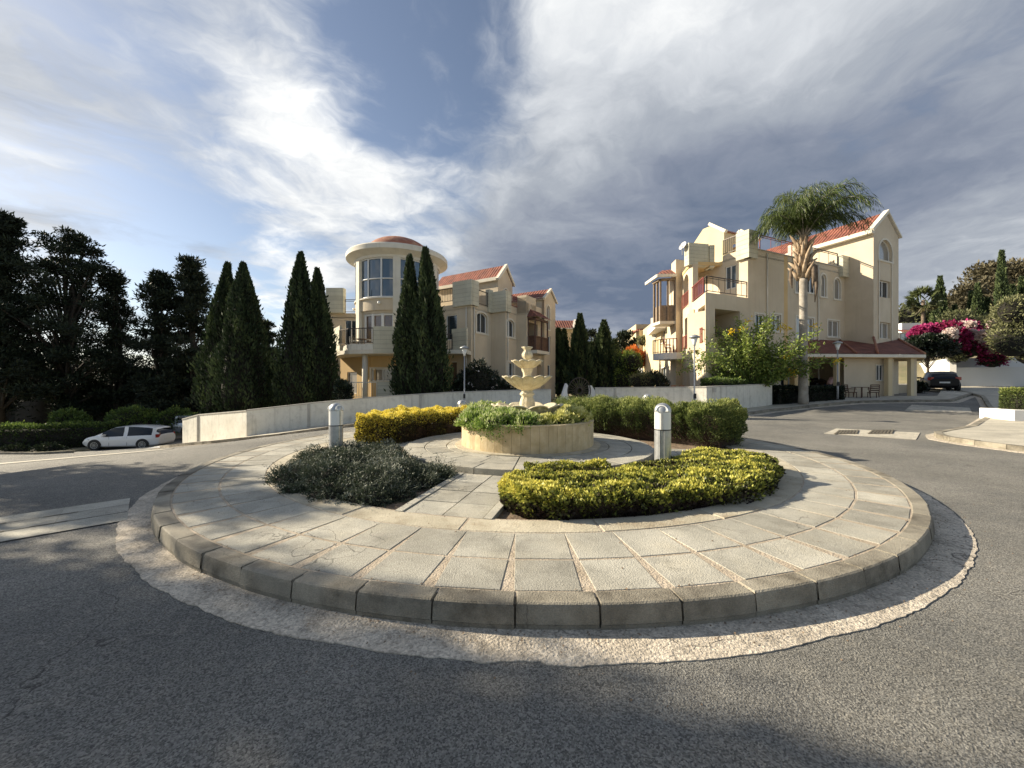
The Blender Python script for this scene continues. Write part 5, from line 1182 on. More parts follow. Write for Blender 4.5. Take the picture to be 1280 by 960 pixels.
    for j in range(m):
        x = uu[j]*59; a = int(min(x, 58)); f = x-a; cc_ = q[a]*(1-f)+q[a+1]*f; ww = float(W(np.array([uu[j]]))[0])/2; e = min(1, min(uu[j], 1-uu[j])*L_/(endr*ww*2+1e-6)+.25); e = math.sqrt(min(1, e))
        for (pv, pz_) in prof:
            s_ = pv*ww*e*(1+flare*(pz_-.5)); vs.append((cc_[0]+nm[a][0]*s_, cc_[1]+nm[a][1]*s_, zb+pz_*h*(.93 if e > .9 else .85)))
    K_ = len(prof); fs = [(j*K_+a, (j+1)*K_+a, (j+1)*K_+a+1, j*K_+a+1) for j in range(m-1) for a in range(K_-1)]+[tuple(range(K_)), tuple(reversed(range((m-1)*K_, m*K_)))]
    mb.mesh(vs, fs); mb.build('branches', core, t)
    return t
def sector(a0, a1, r, n=16): return [pol(r, R(a)) for a in np.linspace(a0, a1, n)]
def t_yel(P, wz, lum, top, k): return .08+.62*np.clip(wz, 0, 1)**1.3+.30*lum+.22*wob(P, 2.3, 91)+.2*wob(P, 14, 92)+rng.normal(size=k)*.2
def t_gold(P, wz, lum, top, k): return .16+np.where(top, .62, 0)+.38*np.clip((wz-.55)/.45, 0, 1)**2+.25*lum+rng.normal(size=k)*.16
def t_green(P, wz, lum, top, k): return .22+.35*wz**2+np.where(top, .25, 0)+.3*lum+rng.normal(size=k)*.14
# front-right low yellow hedge, following the edging
def Wf(u): return np.interp(u, [0, .25, .55, .8, 1], [1.30, 1.25, 1.5, 1.5, 1.2])
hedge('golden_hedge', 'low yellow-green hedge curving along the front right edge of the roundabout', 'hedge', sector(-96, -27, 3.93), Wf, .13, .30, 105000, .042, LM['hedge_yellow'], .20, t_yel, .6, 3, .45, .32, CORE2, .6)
hedge('golden_shrub', 'small yellow-green clump against the platform step beside the paved path', 'shrub', [pol(2.95, R(-93)), pol(2.98, R(-82)), pol(3.05, R(-70))], .42, .13, .30, 9000, .034, LM['hedge_yellow'], .13, t_yel, .55, 5, .4, .4, CORE2, .6)
# back-left golden hedge and back-right tall hedge
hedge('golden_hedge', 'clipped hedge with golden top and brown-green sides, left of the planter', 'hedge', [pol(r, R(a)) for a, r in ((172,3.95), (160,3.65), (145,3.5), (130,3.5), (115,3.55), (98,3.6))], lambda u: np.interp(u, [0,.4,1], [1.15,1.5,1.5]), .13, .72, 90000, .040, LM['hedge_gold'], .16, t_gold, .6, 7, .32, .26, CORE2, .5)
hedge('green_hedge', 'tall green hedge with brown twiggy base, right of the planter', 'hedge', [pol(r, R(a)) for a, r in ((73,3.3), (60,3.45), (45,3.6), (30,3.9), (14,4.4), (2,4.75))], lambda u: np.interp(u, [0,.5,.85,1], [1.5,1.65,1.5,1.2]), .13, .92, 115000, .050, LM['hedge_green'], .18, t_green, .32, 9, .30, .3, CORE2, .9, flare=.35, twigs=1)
# long upright rosemary-like shoots on the left half of the green hedge
P = []; D = []
for i in range(1500):
    a = R(random.uniform(38, 72)); r = random.uniform(2.7, 4.2); x, y = pol(r, a); edge = r < 3.0
    z0 = random.uniform(.3, .95) if edge else random.uniform(.85, 1.02); d = np.array([random.gauss(0,.18), random.gauss(0,.18)-(.25 if edge else 0), 1.0]); l = random.uniform(.12, .28)
    for k in range(14): P.append(np.array([x, y, z0])+d*l*k/14); D.append(np.array([random.gauss(0,.6), random.gauss(0,.6), .9]))
P = np.array(P); leafcloud('shoots', P, np.array(D), rng.uniform(.025,.05,len(P)), rng.uniform(.3,.9,len(P)), LM['hedge_green'], [o for o in COL.objects if o.name.startswith('green_hedge')][0], .25)

def shrub(name, label, cat, blobs, n, ls, mat, tint=(.2,.75), asp=.4, up=.5, group=None, core=CORE, seed=0, dense=.3, flop=0, base=None, coresc=.8):
    """shrub from overlapping ellipsoid clumps (x,y,z,rx,ry,rz)"""
    b0 = base or (blobs[0][0], blobs[0][1], min(b[2]-b[5] for b in blobs)); t = thing(name, label, cat, b0, group)
    A = np.array([b[3]*b[4]+b[3]*b[5]+b[4]*b[5] for b in blobs]); A = A/A.sum(); PP = []; DD = []; TT = []
    for b, a in zip(blobs, A):
        m = int(n*a); d = rng.normal(size=(m,3)); d /= np.linalg.norm(d, axis=1, keepdims=True); d[:,2] = np.where(d[:,2] < -.55, -d[:,2], d[:,2])
        c = np.array(b[:3]); r = np.array(b[3:6]); lum = wob(d*r.max()+c, 3.2/max(r.max(), .3), seed+3)+.6*wob(d*r.max()+c, 8/max(r.max(), .3), seed+4)
        rad = 1+.16*lum-rng.uniform(0,1,m)**2*dense; p = c+d*r*rad[:,None]
        ins = np.zeros(m, bool)
        for b2 in blobs:
            if b2 is b: continue
            ins |= (((p-np.array(b2[:3]))/np.array(b2[3:6]))**2).sum(1) < .62
        p, d, lum = p[~ins], d[~ins], lum[~ins]; mm = len(p); PP.append(p)
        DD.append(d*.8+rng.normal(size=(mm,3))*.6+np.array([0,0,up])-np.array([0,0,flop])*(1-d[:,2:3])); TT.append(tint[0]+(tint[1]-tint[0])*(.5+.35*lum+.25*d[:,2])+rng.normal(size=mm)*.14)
    P = np.concatenate(PP); P[:,2] = np.maximum(P[:,2], b0[2]+.005)
    leafcloud('leaves', P, np.concatenate(DD), ls*rng.uniform(.6,1.4,len(P)), np.concatenate(TT), mat, t, asp)
    mb = MB()
    for b in blobs:
        pr_ = [(math.cos(R(q)), math.sin(R(q))) for q in range(-80, 91, 20)]; k = coresc
        mb.lathe([(max(.01, p_*b[3]*k), q_*b[5]*k) for p_, q_ in pr_], b[:3], 14, lobes=lambda j, r_, z_, a, b=b: (r_*(1 if abs(math.cos(a)) > .7 else b[4]/b[3]), max(z_, b0[2]-b[2])))
    mb.build('branches', core, t); return t
# dark grey-green spreading shrubs front left
bl = []
rr = random.Random(4)
def onbed(px, py, Yd): return at(px, py, Yd)[:2]
for (x, y, r, h) in ((-3.35,6.75,.55,.40), (-2.85,6.2,.60,.42), (-2.35,6.9,.60,.42), (-3.2,5.75,.50,.30), (-2.5,5.45,.60,.40), (-1.9,5.2,.55,.36), (-1.75,5.75,.58,.34), (-2.0,6.35,.5,.36), (-2.3,4.95,.42,.26), (-1.35,5.55,.40,.22), (-1.2,6.0,.38,.20), (-1.75,4.75,.36,.20), (-1.0,5.9,.25,.14), (-3.75,6.1,.28,.16), (-1.5,4.95,.3,.16), (-3.0,7.4,.5,.34), (-2.9,5.1,.25,.14)):
    if x > -3.7: bl.append((x+(-2.35-x)*.06, y+(5.9-y)*.05, .13, r*.93, r*.84, h*.9))
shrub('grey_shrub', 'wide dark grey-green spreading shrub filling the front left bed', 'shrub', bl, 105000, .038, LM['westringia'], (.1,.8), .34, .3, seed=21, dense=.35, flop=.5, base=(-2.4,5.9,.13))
P = []; D = []
for i in range(900):                               # loose sprays reaching past the outline
    b = rr.choice(bl); a = rr.uniform(0, 6.28); e = rr.uniform(.3, 1.2); d = np.array([math.cos(a)*math.cos(e), math.sin(a)*math.cos(e), math.sin(e)]); p = np.array(b[:3])+d*np.array(b[3:6])*.95; l = rr.uniform(.06, .20)
    dd = d+np.array([0,0,rr.uniform(-.3,.5)])
    for k in range(14): P.append(p+dd*l*k/14); D.append(dd*.6+np.array([rr.gauss(0,.6), rr.gauss(0,.6), rr.gauss(0,.6)]))
P = np.array(P); P[:,2] = np.maximum(P[:,2], .17); leafcloud('sprays', P, np.array(D), rng.uniform(.02,.04,len(P)), rng.uniform(.3,1,len(P)), LM['westringia'], [o for o in COL.objects if o.name == 'grey_shrub'][0], .3)
# planter plants
bl = [(IX+r*math.cos(R(a)), IY+r*math.sin(R(a)), .80, .36, .34, h) for a, r, h in ((-140,1.0,.22), (-165,1.08,.24), (-115,1.02,.24), (170,1.1,.26), (150,1.1,.27), (-95,1.08,.17), (130,1.05,.25), (110,1.05,.22), (-150,1.25,.17), (-125,1.25,.16))]
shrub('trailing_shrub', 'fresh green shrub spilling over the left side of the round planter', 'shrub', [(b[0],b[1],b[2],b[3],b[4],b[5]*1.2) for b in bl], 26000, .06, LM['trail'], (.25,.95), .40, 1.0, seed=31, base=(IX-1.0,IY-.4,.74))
P = []; D = []
for i in range(70):
    a = R(rr.uniform(-150, -95)); p0 = np.array([IX+1.42*math.cos(a), IY+1.42*math.sin(a), .84]); l = rr.uniform(.08, .36 if -128 < math.degrees(a) < -105 else .16)
    for k in range(18):
        t_ = k/17; p = p0+np.array([math.cos(a)*(.08+.05*math.sin(t_*3)), math.sin(a)*(.08+.05*math.sin(t_*3)), -l*t_**1.3]); P.append(p+rng.normal(size=3)*.012); D.append(np.array([math.cos(a)+rr.gauss(0,.6), math.sin(a)+rr.gauss(0,.6), -.4+rr.gauss(0,.4)]))
leafcloud('trailing_stems', np.array(P), np.array(D), rng.uniform(.03,.055,len(P)), rng.uniform(.3,1,len(P)), LM['trail'], [o for o in COL.objects if o.name == 'trailing_shrub'][0], .45)
bl = [(IX+r*math.cos(R(a)), IY+r*math.sin(R(a)), .80, .30, .30, h) for a, r, h in ((-80,1.0,.14), (-62,1.02,.15), (-45,1.05,.18), (-28,1.08,.21), (-10,1.1,.23), (8,1.1,.22), (28,1.1,.22), (50,1.08,.20), (75,1.05,.2), (-55,.75,.14), (92,1.0,.2))]
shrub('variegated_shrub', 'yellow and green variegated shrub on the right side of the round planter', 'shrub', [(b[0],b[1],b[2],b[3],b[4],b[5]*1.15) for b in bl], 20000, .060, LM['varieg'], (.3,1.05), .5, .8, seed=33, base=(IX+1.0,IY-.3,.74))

# ------------------------------------------------ trees
def cypress(label, px, ytop, ybase, Yd, wpx, n=9000, seed=0, ls=.20, name='cypress_tree', group='slim dark cypresses', zb=None, lean=0, tips=1, tint=(.15,.75)):
    x, y, zt = at(px, ytop, Yd); z0 = (at(px, ybase, Yd)[2] if zb is None else zb)-.1; H = zt-z0; Rr = wpx/F*Yd/2
    t = thing(name, label, 'cypress', (x, y, z0), group)
    r = np.random.default_rng(seed); h = r.uniform(0, 1, n)**.82; a = r.uniform(0, 2*np.pi, n)
    def prof(h): return np.where(h < .12, .55+.45*(h/.12)**.7, (1-((h-.12)/.88)**1.42)**.95)
    ph = r.uniform(0, 6.28, 6)
    lump = .11*np.sin(5*a+ph[0]+3*h)+.09*np.sin(9*a+ph[1]-6*h)+.10*np.sin(14*h+2*a+ph[2])+.08*np.sin(31*h+5*a+ph[3])
    rad = Rr*prof(h)*(1+lump)*(1-r.uniform(0,1,n)**2.2*.28)+.02
    lx = lean*H*h**2
    st_ = r.uniform(size=n) < .10; rad = np.where(st_, rad*(1+r.uniform(0,.22,n)*(1+.8*np.sin(7*a+21*h+ph[4]))), rad); rad = rad*(1-.10*(np.sin(9*h+3*a+ph[5]) > .8))
    P = np.stack([x+lx+rad*np.cos(a), y+rad*np.sin(a), z0+h*H], 1)
    D = np.stack([np.cos(a)*.45+r.normal(size=n)*.22, np.sin(a)*.45+r.normal(size=n)*.22, np.full(n, 1.0)], 1)
    T = tint[0]+(tint[1]-tint[0])*(.5+2.2*lump)+r.normal(size=n)*.14
    leafcloud('crown', P, D, ls*r.uniform(.6,1.5,n), T, LM['cypress'], t, .42)
    mb = MB(); hh = np.linspace(.01, .97, 22); mb.lathe([(max(.01, float(Rr*prof(q)*.74)), z0+q*H) for q in hh], (x,y,0), 14, lobes=lambda j, r_, z_, a_: (r_*(1+.09*math.sin(5*a_+ph[0]+3*hh[j])), z_))
    mb.v = [(vx+lean*H*((vz-z0)/H)**2, vy, vz) for vx, vy, vz in mb.v]; mb.build('inner_branches', CORE, t)
    mb = MB(); mb.tube([(x,y,z0-.2), (x,y,z0+H*.5)], [.16,.06], 8); mb.build('trunk', M['bark'], t); return t
cyp = [('broad dark cypress left of its twin behind the sunlit wall end', 276, 331, 525, 23.5, 50, 12000, .045), ('taller dark cypress right of its twin behind the sunlit wall end', 306, 331, 520, 22.4, 62, 14000, -.01),
       ('tallest pointed cypress standing left of the house with the tower', 374, 318, 515, 22.6, 52, 12000, .01), ('shorter cypress touching the house with the tower', 400, 338, 512, 23.0, 44, 11000, -.02),
       ('narrow cypress on the left in front of the round tower', 512, 322, 500, 21.6, 40, 11000, .0), ('tall cypress on the right in front of the round tower', 537, 312, 500, 21.3, 48, 13000, -.03)]
for i, (lab, px, yt, yb, Yd, w_, n, ln) in enumerate(cyp): cypress(lab, px, yt, yb, Yd, w_, n, 40+i, .19, lean=ln, tint=(.1,.6) if i < 4 else (.15,.7))
for i, (lab, px, yt, yb, Yd, w_, n) in enumerate([('small twin-tipped cypress at the left of the middle group', 698, 413, 492, 31, 27, 6000), ('slimmer tip of the twin cypress at the left of the middle group', 705, 414, 492, 31.6, 20, 4000), ('tallest cypress of the middle group behind the wheel grille', 725, 395, 494, 30, 32, 8000),
       ('pointed cypress at the right of the middle group', 755, 403, 494, 31, 36, 8000), ('low cypress filling the gap right of the middle group', 768, 426, 494, 33, 24, 4000), ('low cypress half hidden between the two tallest of the middle group', 740, 430, 494, 33, 26, 4500)]):
    cypress(lab, px, yt, yb, Yd, w_, n, 60+i, .24, tint=(.2,.85))
def clumptree(name, label, cat, px, ytop, ybase, Yd, wpx, clumps, n, ls, mat, tint=(.2,.8), seed=0, trunk_h=.25, group=None, flat=.55, crad=(.12,.22), shape='oval', asp=.4, cmat='bark', xy=None, top=None, zb=None, core=0):
    """tree with a tapered trunk, limbs to every clump and clumps of leaves with gaps between them"""
    if xy: x, y = xy; z0, zt, Rr = zb, top, wpx
    else: x, y, zt = at(px, ytop, Yd); z0 = at(px, ybase, Yd)[2] if zb is None else zb; Rr = wpx/F*Yd/2
    H = zt-z0; t = thing(name, label, cat, (x, y, z0), group); r = np.random.default_rng(seed); C_ = []
    for k in range(clumps*4):
        if len(C_) >= clumps: break
        h = r.uniform(trunk_h, .97); a = r.uniform(0, 6.28)
        if shape == 'oval': w = math.sin(math.pi*min(1, max(.02, (h-trunk_h)/(1-trunk_h)))**.75)**.6
        elif shape == 'cone': w = (1-(h-trunk_h)/(1-trunk_h))**.75*.95+.10
        else: w = 1
        q = (r.uniform(.25, 1)**.6 if clumps < 65 else r.uniform(.0, 1)**.62)*w; C_.append((x+Rr*q*math.cos(a), y+Rr*q*math.sin(a), z0+h*H, r.uniform(*crad)*H*(.7+.3*w)))
    P = []; D = []; T = []; m = n//len(C_); mb = MB()
    tk = .5 if len(C_) > 60 else 1
    mb.tube([(x,y,z0-.3), (x+r.normal()*.02*H,y,z0+H*.35), (x+r.normal()*.03*H,y,z0+H*.65), (x,y,z0+H*.92)], [.028*H*tk,.02*H*tk,.012*H*tk,.003*H], 9)
    for (cx, cy, cz, cr_) in C_:
        d = r.normal(size=(m,3)); d /= np.linalg.norm(d, axis=1, keepdims=True); rad = r.uniform(0,1,m)**.5; lum = wob(d*2.0, 2.0, int(r.integers(1e6))); rad = rad*(1+.3*lum)
        p = np.array([cx,cy,cz])+d*rad[:,None]*np.array([cr_,cr_,cr_*flat]); P.append(p); D.append(d*.6+r.normal(size=(m,3))*.5+np.array([0,0,.35])); T.append(tint[0]+(tint[1]-tint[0])*(.5+.3*d[:,2]+.2*lum)+r.normal(size=m)*.12)
        zs = z0+(cz-z0)*.72
        if len(C_) < 50 or r.uniform() < .35: mb.tube([(x,y,max(zs-.1*H, z0+.1*H)), ((x*.5+cx*.5), (y*.5+cy*.5), (zs+cz)/2-.01*H), (cx,cy,cz)], [.006*H,.004*H,.0015*H], 5, cap=False)
    P = np.concatenate(P); leafcloud('crown', P, np.concatenate(D), ls*r.uniform(.6,1.5,len(P)), np.concatenate(T), mat, t, asp); mb.build('trunk', M[cmat], t); return t
pines = [('huge dark pine cut by the left edge of the photo', 2, 262, 540, 31, 104, 190, 36000), ('tall broad dark pine with sky showing through its crown, second from the left edge', 82, 284, 540, 33, 124, 200, 36000), ('slender dark pine between the broad pine and the next pair', 143, 336, 540, 35, 66, 110, 17000),
         ('dark pine with jagged top left of the cypress pair', 200, 336, 535, 34, 82, 150, 26000), ('dark pine with the higher top just left of the cypress pair', 240, 321, 532, 34.5, 86, 160, 28000), ('dark pine showing between the two cypress pairs', 330, 400, 520, 36, 60, 70, 14000)]
for i, (lab, px, yt, yb, Yd, w_, cl_, n) in enumerate(pines): clumptree('pine_tree', lab, 'pine tree', px, yt, yb, Yd, w_, cl_, n, .30, LM['pine'], (.1,.8), 80+i, .10, 'dark pines on the left', .5, (.025,.065), 'cone' if i != 1 else 'oval', .28, 'bark_dark')
P = []
shrub('understorey', 'dark mass of undergrowth beneath the pines', 'undergrowth', [(at(px,0,37)[0], 37+random.uniform(-1,2), -1.8, 3.4, 2.0, random.uniform(5.0,7.6)) for px in range(-60, 350, 18)], 70000, .30, LM['pine'], (.05,.6), .3, .3, seed=55, coresc=.85)['kind'] = 'stuff'
# hedge and shrubs under the pines
z_ = -2.35
hedge('green_hedge', 'long dark hedge under the pines along the far left kerb', 'hedge', [(-46,25.6), (-38,25.2), (-31,24.8), (-27,26.5)], 1.2, -2.75, 1.75, 30000, .12, LM['cassia'], .2, lambda P, wz, lum, top, k: .05+np.where(top, .5, 0)+.2*lum+rng.normal(size=k)*.12, .45, 61, .2, .1)
for i, (px, py, rx, rz_) in enumerate(((86, 522, 1.0, .8), (165, 520, 1.4, .9), (218, 521, 1.2, .9))):
    x, y, z = at(px, py, 27+i*.7); shrub('leafy_bush', ['loose leafy bush growing over the dark hedge left of the white car', 'bright-tipped bush behind the roof of the white car', 'bush behind the gap between the two white cars'][i], 'bush', [(x,y,z-.3,rx,rx*.8,rz_), (x+.7,y,z-.6,rx*.7,rx*.7,rz_*.8)], 3500, .17, LM['cassia'], (.1,.55), seed=65+i)
for i in range(5):
    x, y = -37+i*2.1, 23.9-(i*.05); z = gz(x, y); shrub('ground_plant', ['low dark plant at the kerb, furthest left', 'low dark plant at the kerb, second from the left edge', 'low dark plant at the kerb, middle one of five', 'low dark plant at the kerb, second before the white car', 'low dark plant at the kerb next to the white car nose'][i], 'plant', [(x,y,z,.9,.5,.45)], 900, .15, LM['pine'], (.2,.9), seed=75+i, group='low plants along the far left kerb')
# bush in front of the left house
bl = [(x_, y_, z_, r_, r_*.8, h_) for x_, y_, z_, r_, h_ in ((-2.0,22.2,1.6,.9,1.3), (-1.3,22.6,1.1,.8,1.1), (-.6,22.6,.9,.7,.9), (-2.6,22.5,1.1,.8,1.3), (-.1,22.7,.5,.5,.8), (-3.0,22.2,.7,.6,1.1))]
shrub('oleander_bush', 'big glossy dark bush with small white flowers behind the left wall', 'bush', bl, 9000, .17, LM['bush'], (.1,.8), .32, .4, seed=91)
P = np.array([[b[0]+rr.uniform(-.8,.8)*b[3], b[1]-b[4]*.9, b[2]+rr.uniform(-.3,.8)*b[5]] for b in bl for _ in range(5)]); leafcloud('flowers', np.repeat(P,4,0)+rng.normal(size=(len(P)*4,3))*.04, rng.normal(size=(len(P)*4,3)), np.full(len(P)*4,.10), np.ones(len(P)*4), LM['pinkwhite'], [o for o in COL.objects if o.name == 'oleander_bush'][0], .8)['kind'] = 'stuff'
x, y, z = at(430, 490, 21.0); shrub('dark_bush', 'small dark glossy bush beside the cypress below the round balcony', 'bush', [(x,y,.9,.42,.4,.75), (x-.15,y,1.3,.3,.3,.5)], 2600, .14, LM['bush'], (.1,.9), .35, seed=93)
# right side plants
hedge('green_hedge', 'clipped green hedge on top of the shaded white wall, under the yellow bush', 'hedge', [(9.7,19.3), (12,20.7), (14.2,22.1)], .8, .9, .98, 9000, .09, LM['cassia'], .15, lambda P, wz, lum, top, k: .2+np.where(top, .4, 0)+.2*lum+rng.normal(size=k)*.12, .5, 95, .2, .1)
hedge('green_hedge', 'dark hedge between the white wall and the tiled porch', 'hedge', [(14.9,21.9), (16.6,22.15), (19.05,22.3)], .8, .45, 1.0, 12000, .09, LM['bush'], .15, lambda P, wz, lum, top, k: .35+.2*lum+np.where(top, .3, 0)+rng.normal(size=k)*.15, .5, 97, .2, .1)
hedge('green_hedge', 'clipped bright hedge growing in the white planter box at the right edge', 'hedge', [(19.1,14.9), (20.8,14.45), (22.6,13.9)], 1.15, gz(19,14.4)+.5, .82, 26000, .055, LM['hedge_green'], .12, t_green, .55, 98, .25, .1)
# yellow flowering bush
cb = thing('flowering_bush', 'loose arching bush with yellow flower tips behind the shaded wall', 'bush', (13.3, 21.4, .6)); P = []; D = []; T = []; FP = []; mb = MB(); r = random.Random(77)
for k in range(88):
    a = r.uniform(0, 6.28); l = r.uniform(1.3, 3.5); e = r.uniform(.65, 1.5); base_ = Vector((13.35+r.uniform(-.3,.3), 21.3, 1.1)); cur = base_.copy(); d = Vector((math.cos(a)*math.cos(e)*1.0, math.sin(a)*math.cos(e)*.38, math.sin(e))).normalized(); st = l/12; pts = [cur.copy()]
    for i in range(13):
        d.z -= .045+.07*(i/12); d.normalize(); cur = cur+d*st*1.12; pts.append(cur.copy())
        if i > 2:
            for q in range(22): P.append(np.array(cur)+rng.normal(size=3)*.13); D.append(np.array(d)*.2+rng.normal(size=3)*.6+np.array([0,0,-.1])); T.append(.35+.45*r.random()+.25*(cur.z-1)/3)
    mb.tube(pts, [.03*(1-i/15) for i in range(len(pts))], 5, cap=False)
    if (k % 5 == 0 and cur.z > 1.6): FP.append(cur)
leafcloud('leaves', np.array(P), np.array(D), rng.uniform(.09,.20,len(P)), np.array(T), LM['cassia'], cb, .5); mb.build('branches', M['bark'], cb)
FP = [Vector(at(px, py, 20.9)) for px, py in ((928,410), (915,414), (979,408), (984,410), (975,411), (974,455), (948,435), (1017,408), (935,402))]+FP[:4]
P = np.concatenate([np.array(p)+rng.normal(size=(26,3))*np.array([.12,.08,.09]) for p in FP]); leafcloud('flowers', P, rng.normal(size=(len(P),3)), rng.uniform(.07,.13,len(P)), rng.uniform(0,1,len(P)), LM['yellow'], cb, .8)['kind'] = 'stuff'
# queen palm
def queen_palm():
    x, y = 16.05, 21.2; z0 = .5; zc = 9.55; t = thing('queen_palm', 'tall feathery palm with pale ringed trunk rising before the right house', 'palm tree', (x, y, z0))
    mb = MB(); pts = [(x, y, z0+(zc-2.1-z0)*k/24) for k in range(25)]; mb.tube(pts, [.24-.055*min(1, k/6)+(.008 if k % 2 else 0) for k in range(25)], 16); mb.build('trunk', M['palmbark'], t)
    mb = MB(); r = random.Random(5)
    for k in range(34):
        a = k*2.4; h = zc-2.25+.06*k; p = Vector((x, y, h)); d = Vector((math.cos(a), math.sin(a), 0)); b = p+d*.20; l = r.uniform(.45, .95); o_ = d*r.uniform(.12,.34)
        mb.tube([b, b+o_*.6+Vector((0,0,l*.45)), b+o_*1.5+Vector((0,0,l*.9))], [.12,.10,.03], 6)
    mb.tube([(x,y,zc-2.1), (x,y,zc-.9), (x,y,zc+.1), (x,y,zc+.5)], [.26,.30,.17,.10], 12); mb.build('leaf_bases', M['boot'], t)
    mb = MB()
    for a, l in ((-.6, 2.2), (2.4, 1.3), (-1.3, 1.5)):
        p = Vector((x+.32*math.cos(a), y+.32*math.sin(a), zc-1.3)); mb.tube([p, p+Vector((math.cos(a)*.22,math.sin(a)*.22,-.25)), p+Vector((math.cos(a)*.25,math.sin(a)*.25,-l*.6)), p+Vector((math.cos(a)*.18,math.sin(a)*.18,-l))], [.04,.09,.10,.02], 6)
    mb.build('dead_sheath', M['bark'], t)
    P = []; D = []; S = []; T = []; rb = MB(); r = random.Random(9); nf = 27
    for k in range(nf):
        a = k*2.39996; el = R(87-46*(k/nf)**.9); ln = r.uniform(2.9,3.5)*(1.12 if math.cos(a) > .2 else .95); lift = 0
        d = Vector((math.cos(a)*math.cos(el), math.sin(a)*math.cos(el), math.sin(el))); wind = Vector((.022,-.004,0)) if math.cos(a) > -.2 else Vector((-.012,0,0)); cur = Vector((x,y,zc+.1)); pts = [cur.copy()]; n = 26
        for i in range(n):
            g = .012+.27*(i/n)**1.8*(1.0 if el > 1 else .9); d = (d+wind*(i/n)+Vector((0,0,-g))).normalized(); cur = cur+d*ln/n; pts.append(cur.copy())
            if i < 3: continue
            side_ = d.cross(Vector((0,0,1))); side_ = side_.normalized() if side_.length > .05 else Vector((1,0,0)); upv = side_.cross(d).normalized(); f = i/n
            for s_ in range(10):
                th = r.uniform(0, 6.28); dr = side_*math.cos(th)+upv*math.sin(th)*.8; ll = (.55+.35*math.sin(math.pi*f))*r.uniform(.7,1.1)*(1 if f < .8 else .7)
                v = dr*.8+d*.75; P.append(np.array(cur)+np.array(d)*r.uniform(0, ln/n)); D.append(np.array(v)*1.0+np.array([0,0,-.55])); S.append(ll*.6); T.append(.35+.35*r.random()+.12*math.cos(a+2.8)*1)
                e_ = Vector(P[-1])+v.normalized()*ll*.5+Vector((0,0,-.10)); P.append(np.array(e_)); D.append(np.array(v)*.55+np.array([.05,0,-1.0])); S.append(ll*.6); T.append(.3+.4*r.random())
        rb.tube(pts, [.035*(1-i/(n+2)) for i in range(n+1)], 5, cap=False)
    leafcloud('fronds', np.array(P), np.array(D), np.array(S), np.array(T), LM['palm'], t, .065); rb.build('frond_stems', M['palmbark'], t)
queen_palm()
# fan palm on the hill
def fan_palm(px, yt, yb, Yd, label):
    x, y, zt = at(px, yt, Yd); z0 = at(px, yb, Yd)[2]; H = zt-z0; t = thing('fan_palm', label, 'palm tree', (x,y,z0)); cz = zt-.30*H; mb = MB(); mb.tube([(x,y,z0-1), (x,y,cz)], [.035*H,.028*H], 10); mb.build('trunk', M['bark'], t)
    P = []; D = []; S = []; T = []; r = random.Random(3)
    for k in range(34):
        a = k*2.4; el = R(85-150*(k/34)); d = Vector((math.cos(a)*math.cos(el), math.sin(a)*math.cos(el), math.sin(el))); c = Vector((x,y,cz))+d*.17*H
        s_ = (d.cross(Vector((0,0,1))).normalized()*r.uniform(-1,1)+d.cross(Vector((0,0,1))).cross(d).normalized()*r.uniform(-1,1)).normalized()
        for i in range(22):
            th = R(-100+200*i/21); v = d*math.cos(th)+s_*math.sin(th)*1; P.append(np.array(c)); D.append(np.array(v)+np.array([0,0,-.12])); S.append(.15*H*r.uniform(.8,1.1)); T.append(.1+.8*max(0,(el+1.1)/2.6)*r.uniform(.6,1.1))
    leafcloud('fronds', np.array(P), np.array(D), np.array(S), np.array(T), LM['fan'], t, .16)
fan_palm(1154, 357, 418, 46, 'fan palm with round crown on the hillside beyond the right house')
for i, (lab, px, yt, yb, Yd, w_, n) in enumerate([('dark cypress right beside the fan palm on the hill', 1175, 347, 420, 48, 17, 3500), ('very tall thin cypress standing out of the brown trees on the hill', 1252, 315, 420, 44, 13, 4000),
     ('shorter cypress left of the very tall thin one', 1222, 356, 420, 46, 13, 2600), ('middle small cypress below the brown trees', 1234, 374, 420, 46, 12, 2000), ('small cypress right of the very tall thin one', 1265, 358, 420, 45, 14, 2400), ('cypress at the far right edge of the hill', 1277, 348, 420, 45, 12, 2200), ('little cypress near the foot of the hill cypress row', 1193, 383, 425, 48, 12, 1800), ('little cypress left of the shorter pair on the hill', 1214, 366, 420, 47, 9, 1500)]):
    cypress(lab, px, yt, yb, Yd, w_*.85, n, 120+i, .30, tint=(.3,1.0), group='cypresses on the hill')
for i, (lab, px, yt, yb, Yd, w_, cl_, n) in enumerate([('brownish tree crown at the left of the hill thicket', 1208, 360, 425, 52, 44, 26, 5000), ('brownish broad tree behind the very tall cypress', 1243, 330, 425, 54, 62, 40, 9000), ('brownish tree at the upper right of the hill', 1279, 328, 425, 52, 50, 30, 7000)]):
    clumptree('hill_tree', lab, 'tree', px, yt, yb, Yd, w_, cl_, n, .5, LM['dry'], (.2,.9), 140+i, .15, 'brown trees on the hill', .7, (.12,.22), 'oval', .4)
def blobs(px0, px1, y0, y1, Yd, nb, r0, r1, seed, dz=1.0):
    r = random.Random(seed); out_ = []
    for k in range(nb):
        px = r.uniform(px0, px1); py = r.uniform(y0, y1); rad = r.uniform(r0, r1); x, y, z = at(px, py, Yd+r.uniform(-.6,.6)); out_.append((x, y, z, rad, rad*.8, rad*dz))
    return out_
shrub('hill_scrub', 'green scrub on the hill slope above the bougainvillea', 'scrub', blobs(1165,1280,408,428,43,16,1.0,1.9,3), 9000, .30, LM['olive'], (.0,.45), seed=151)['kind'] = 'stuff'
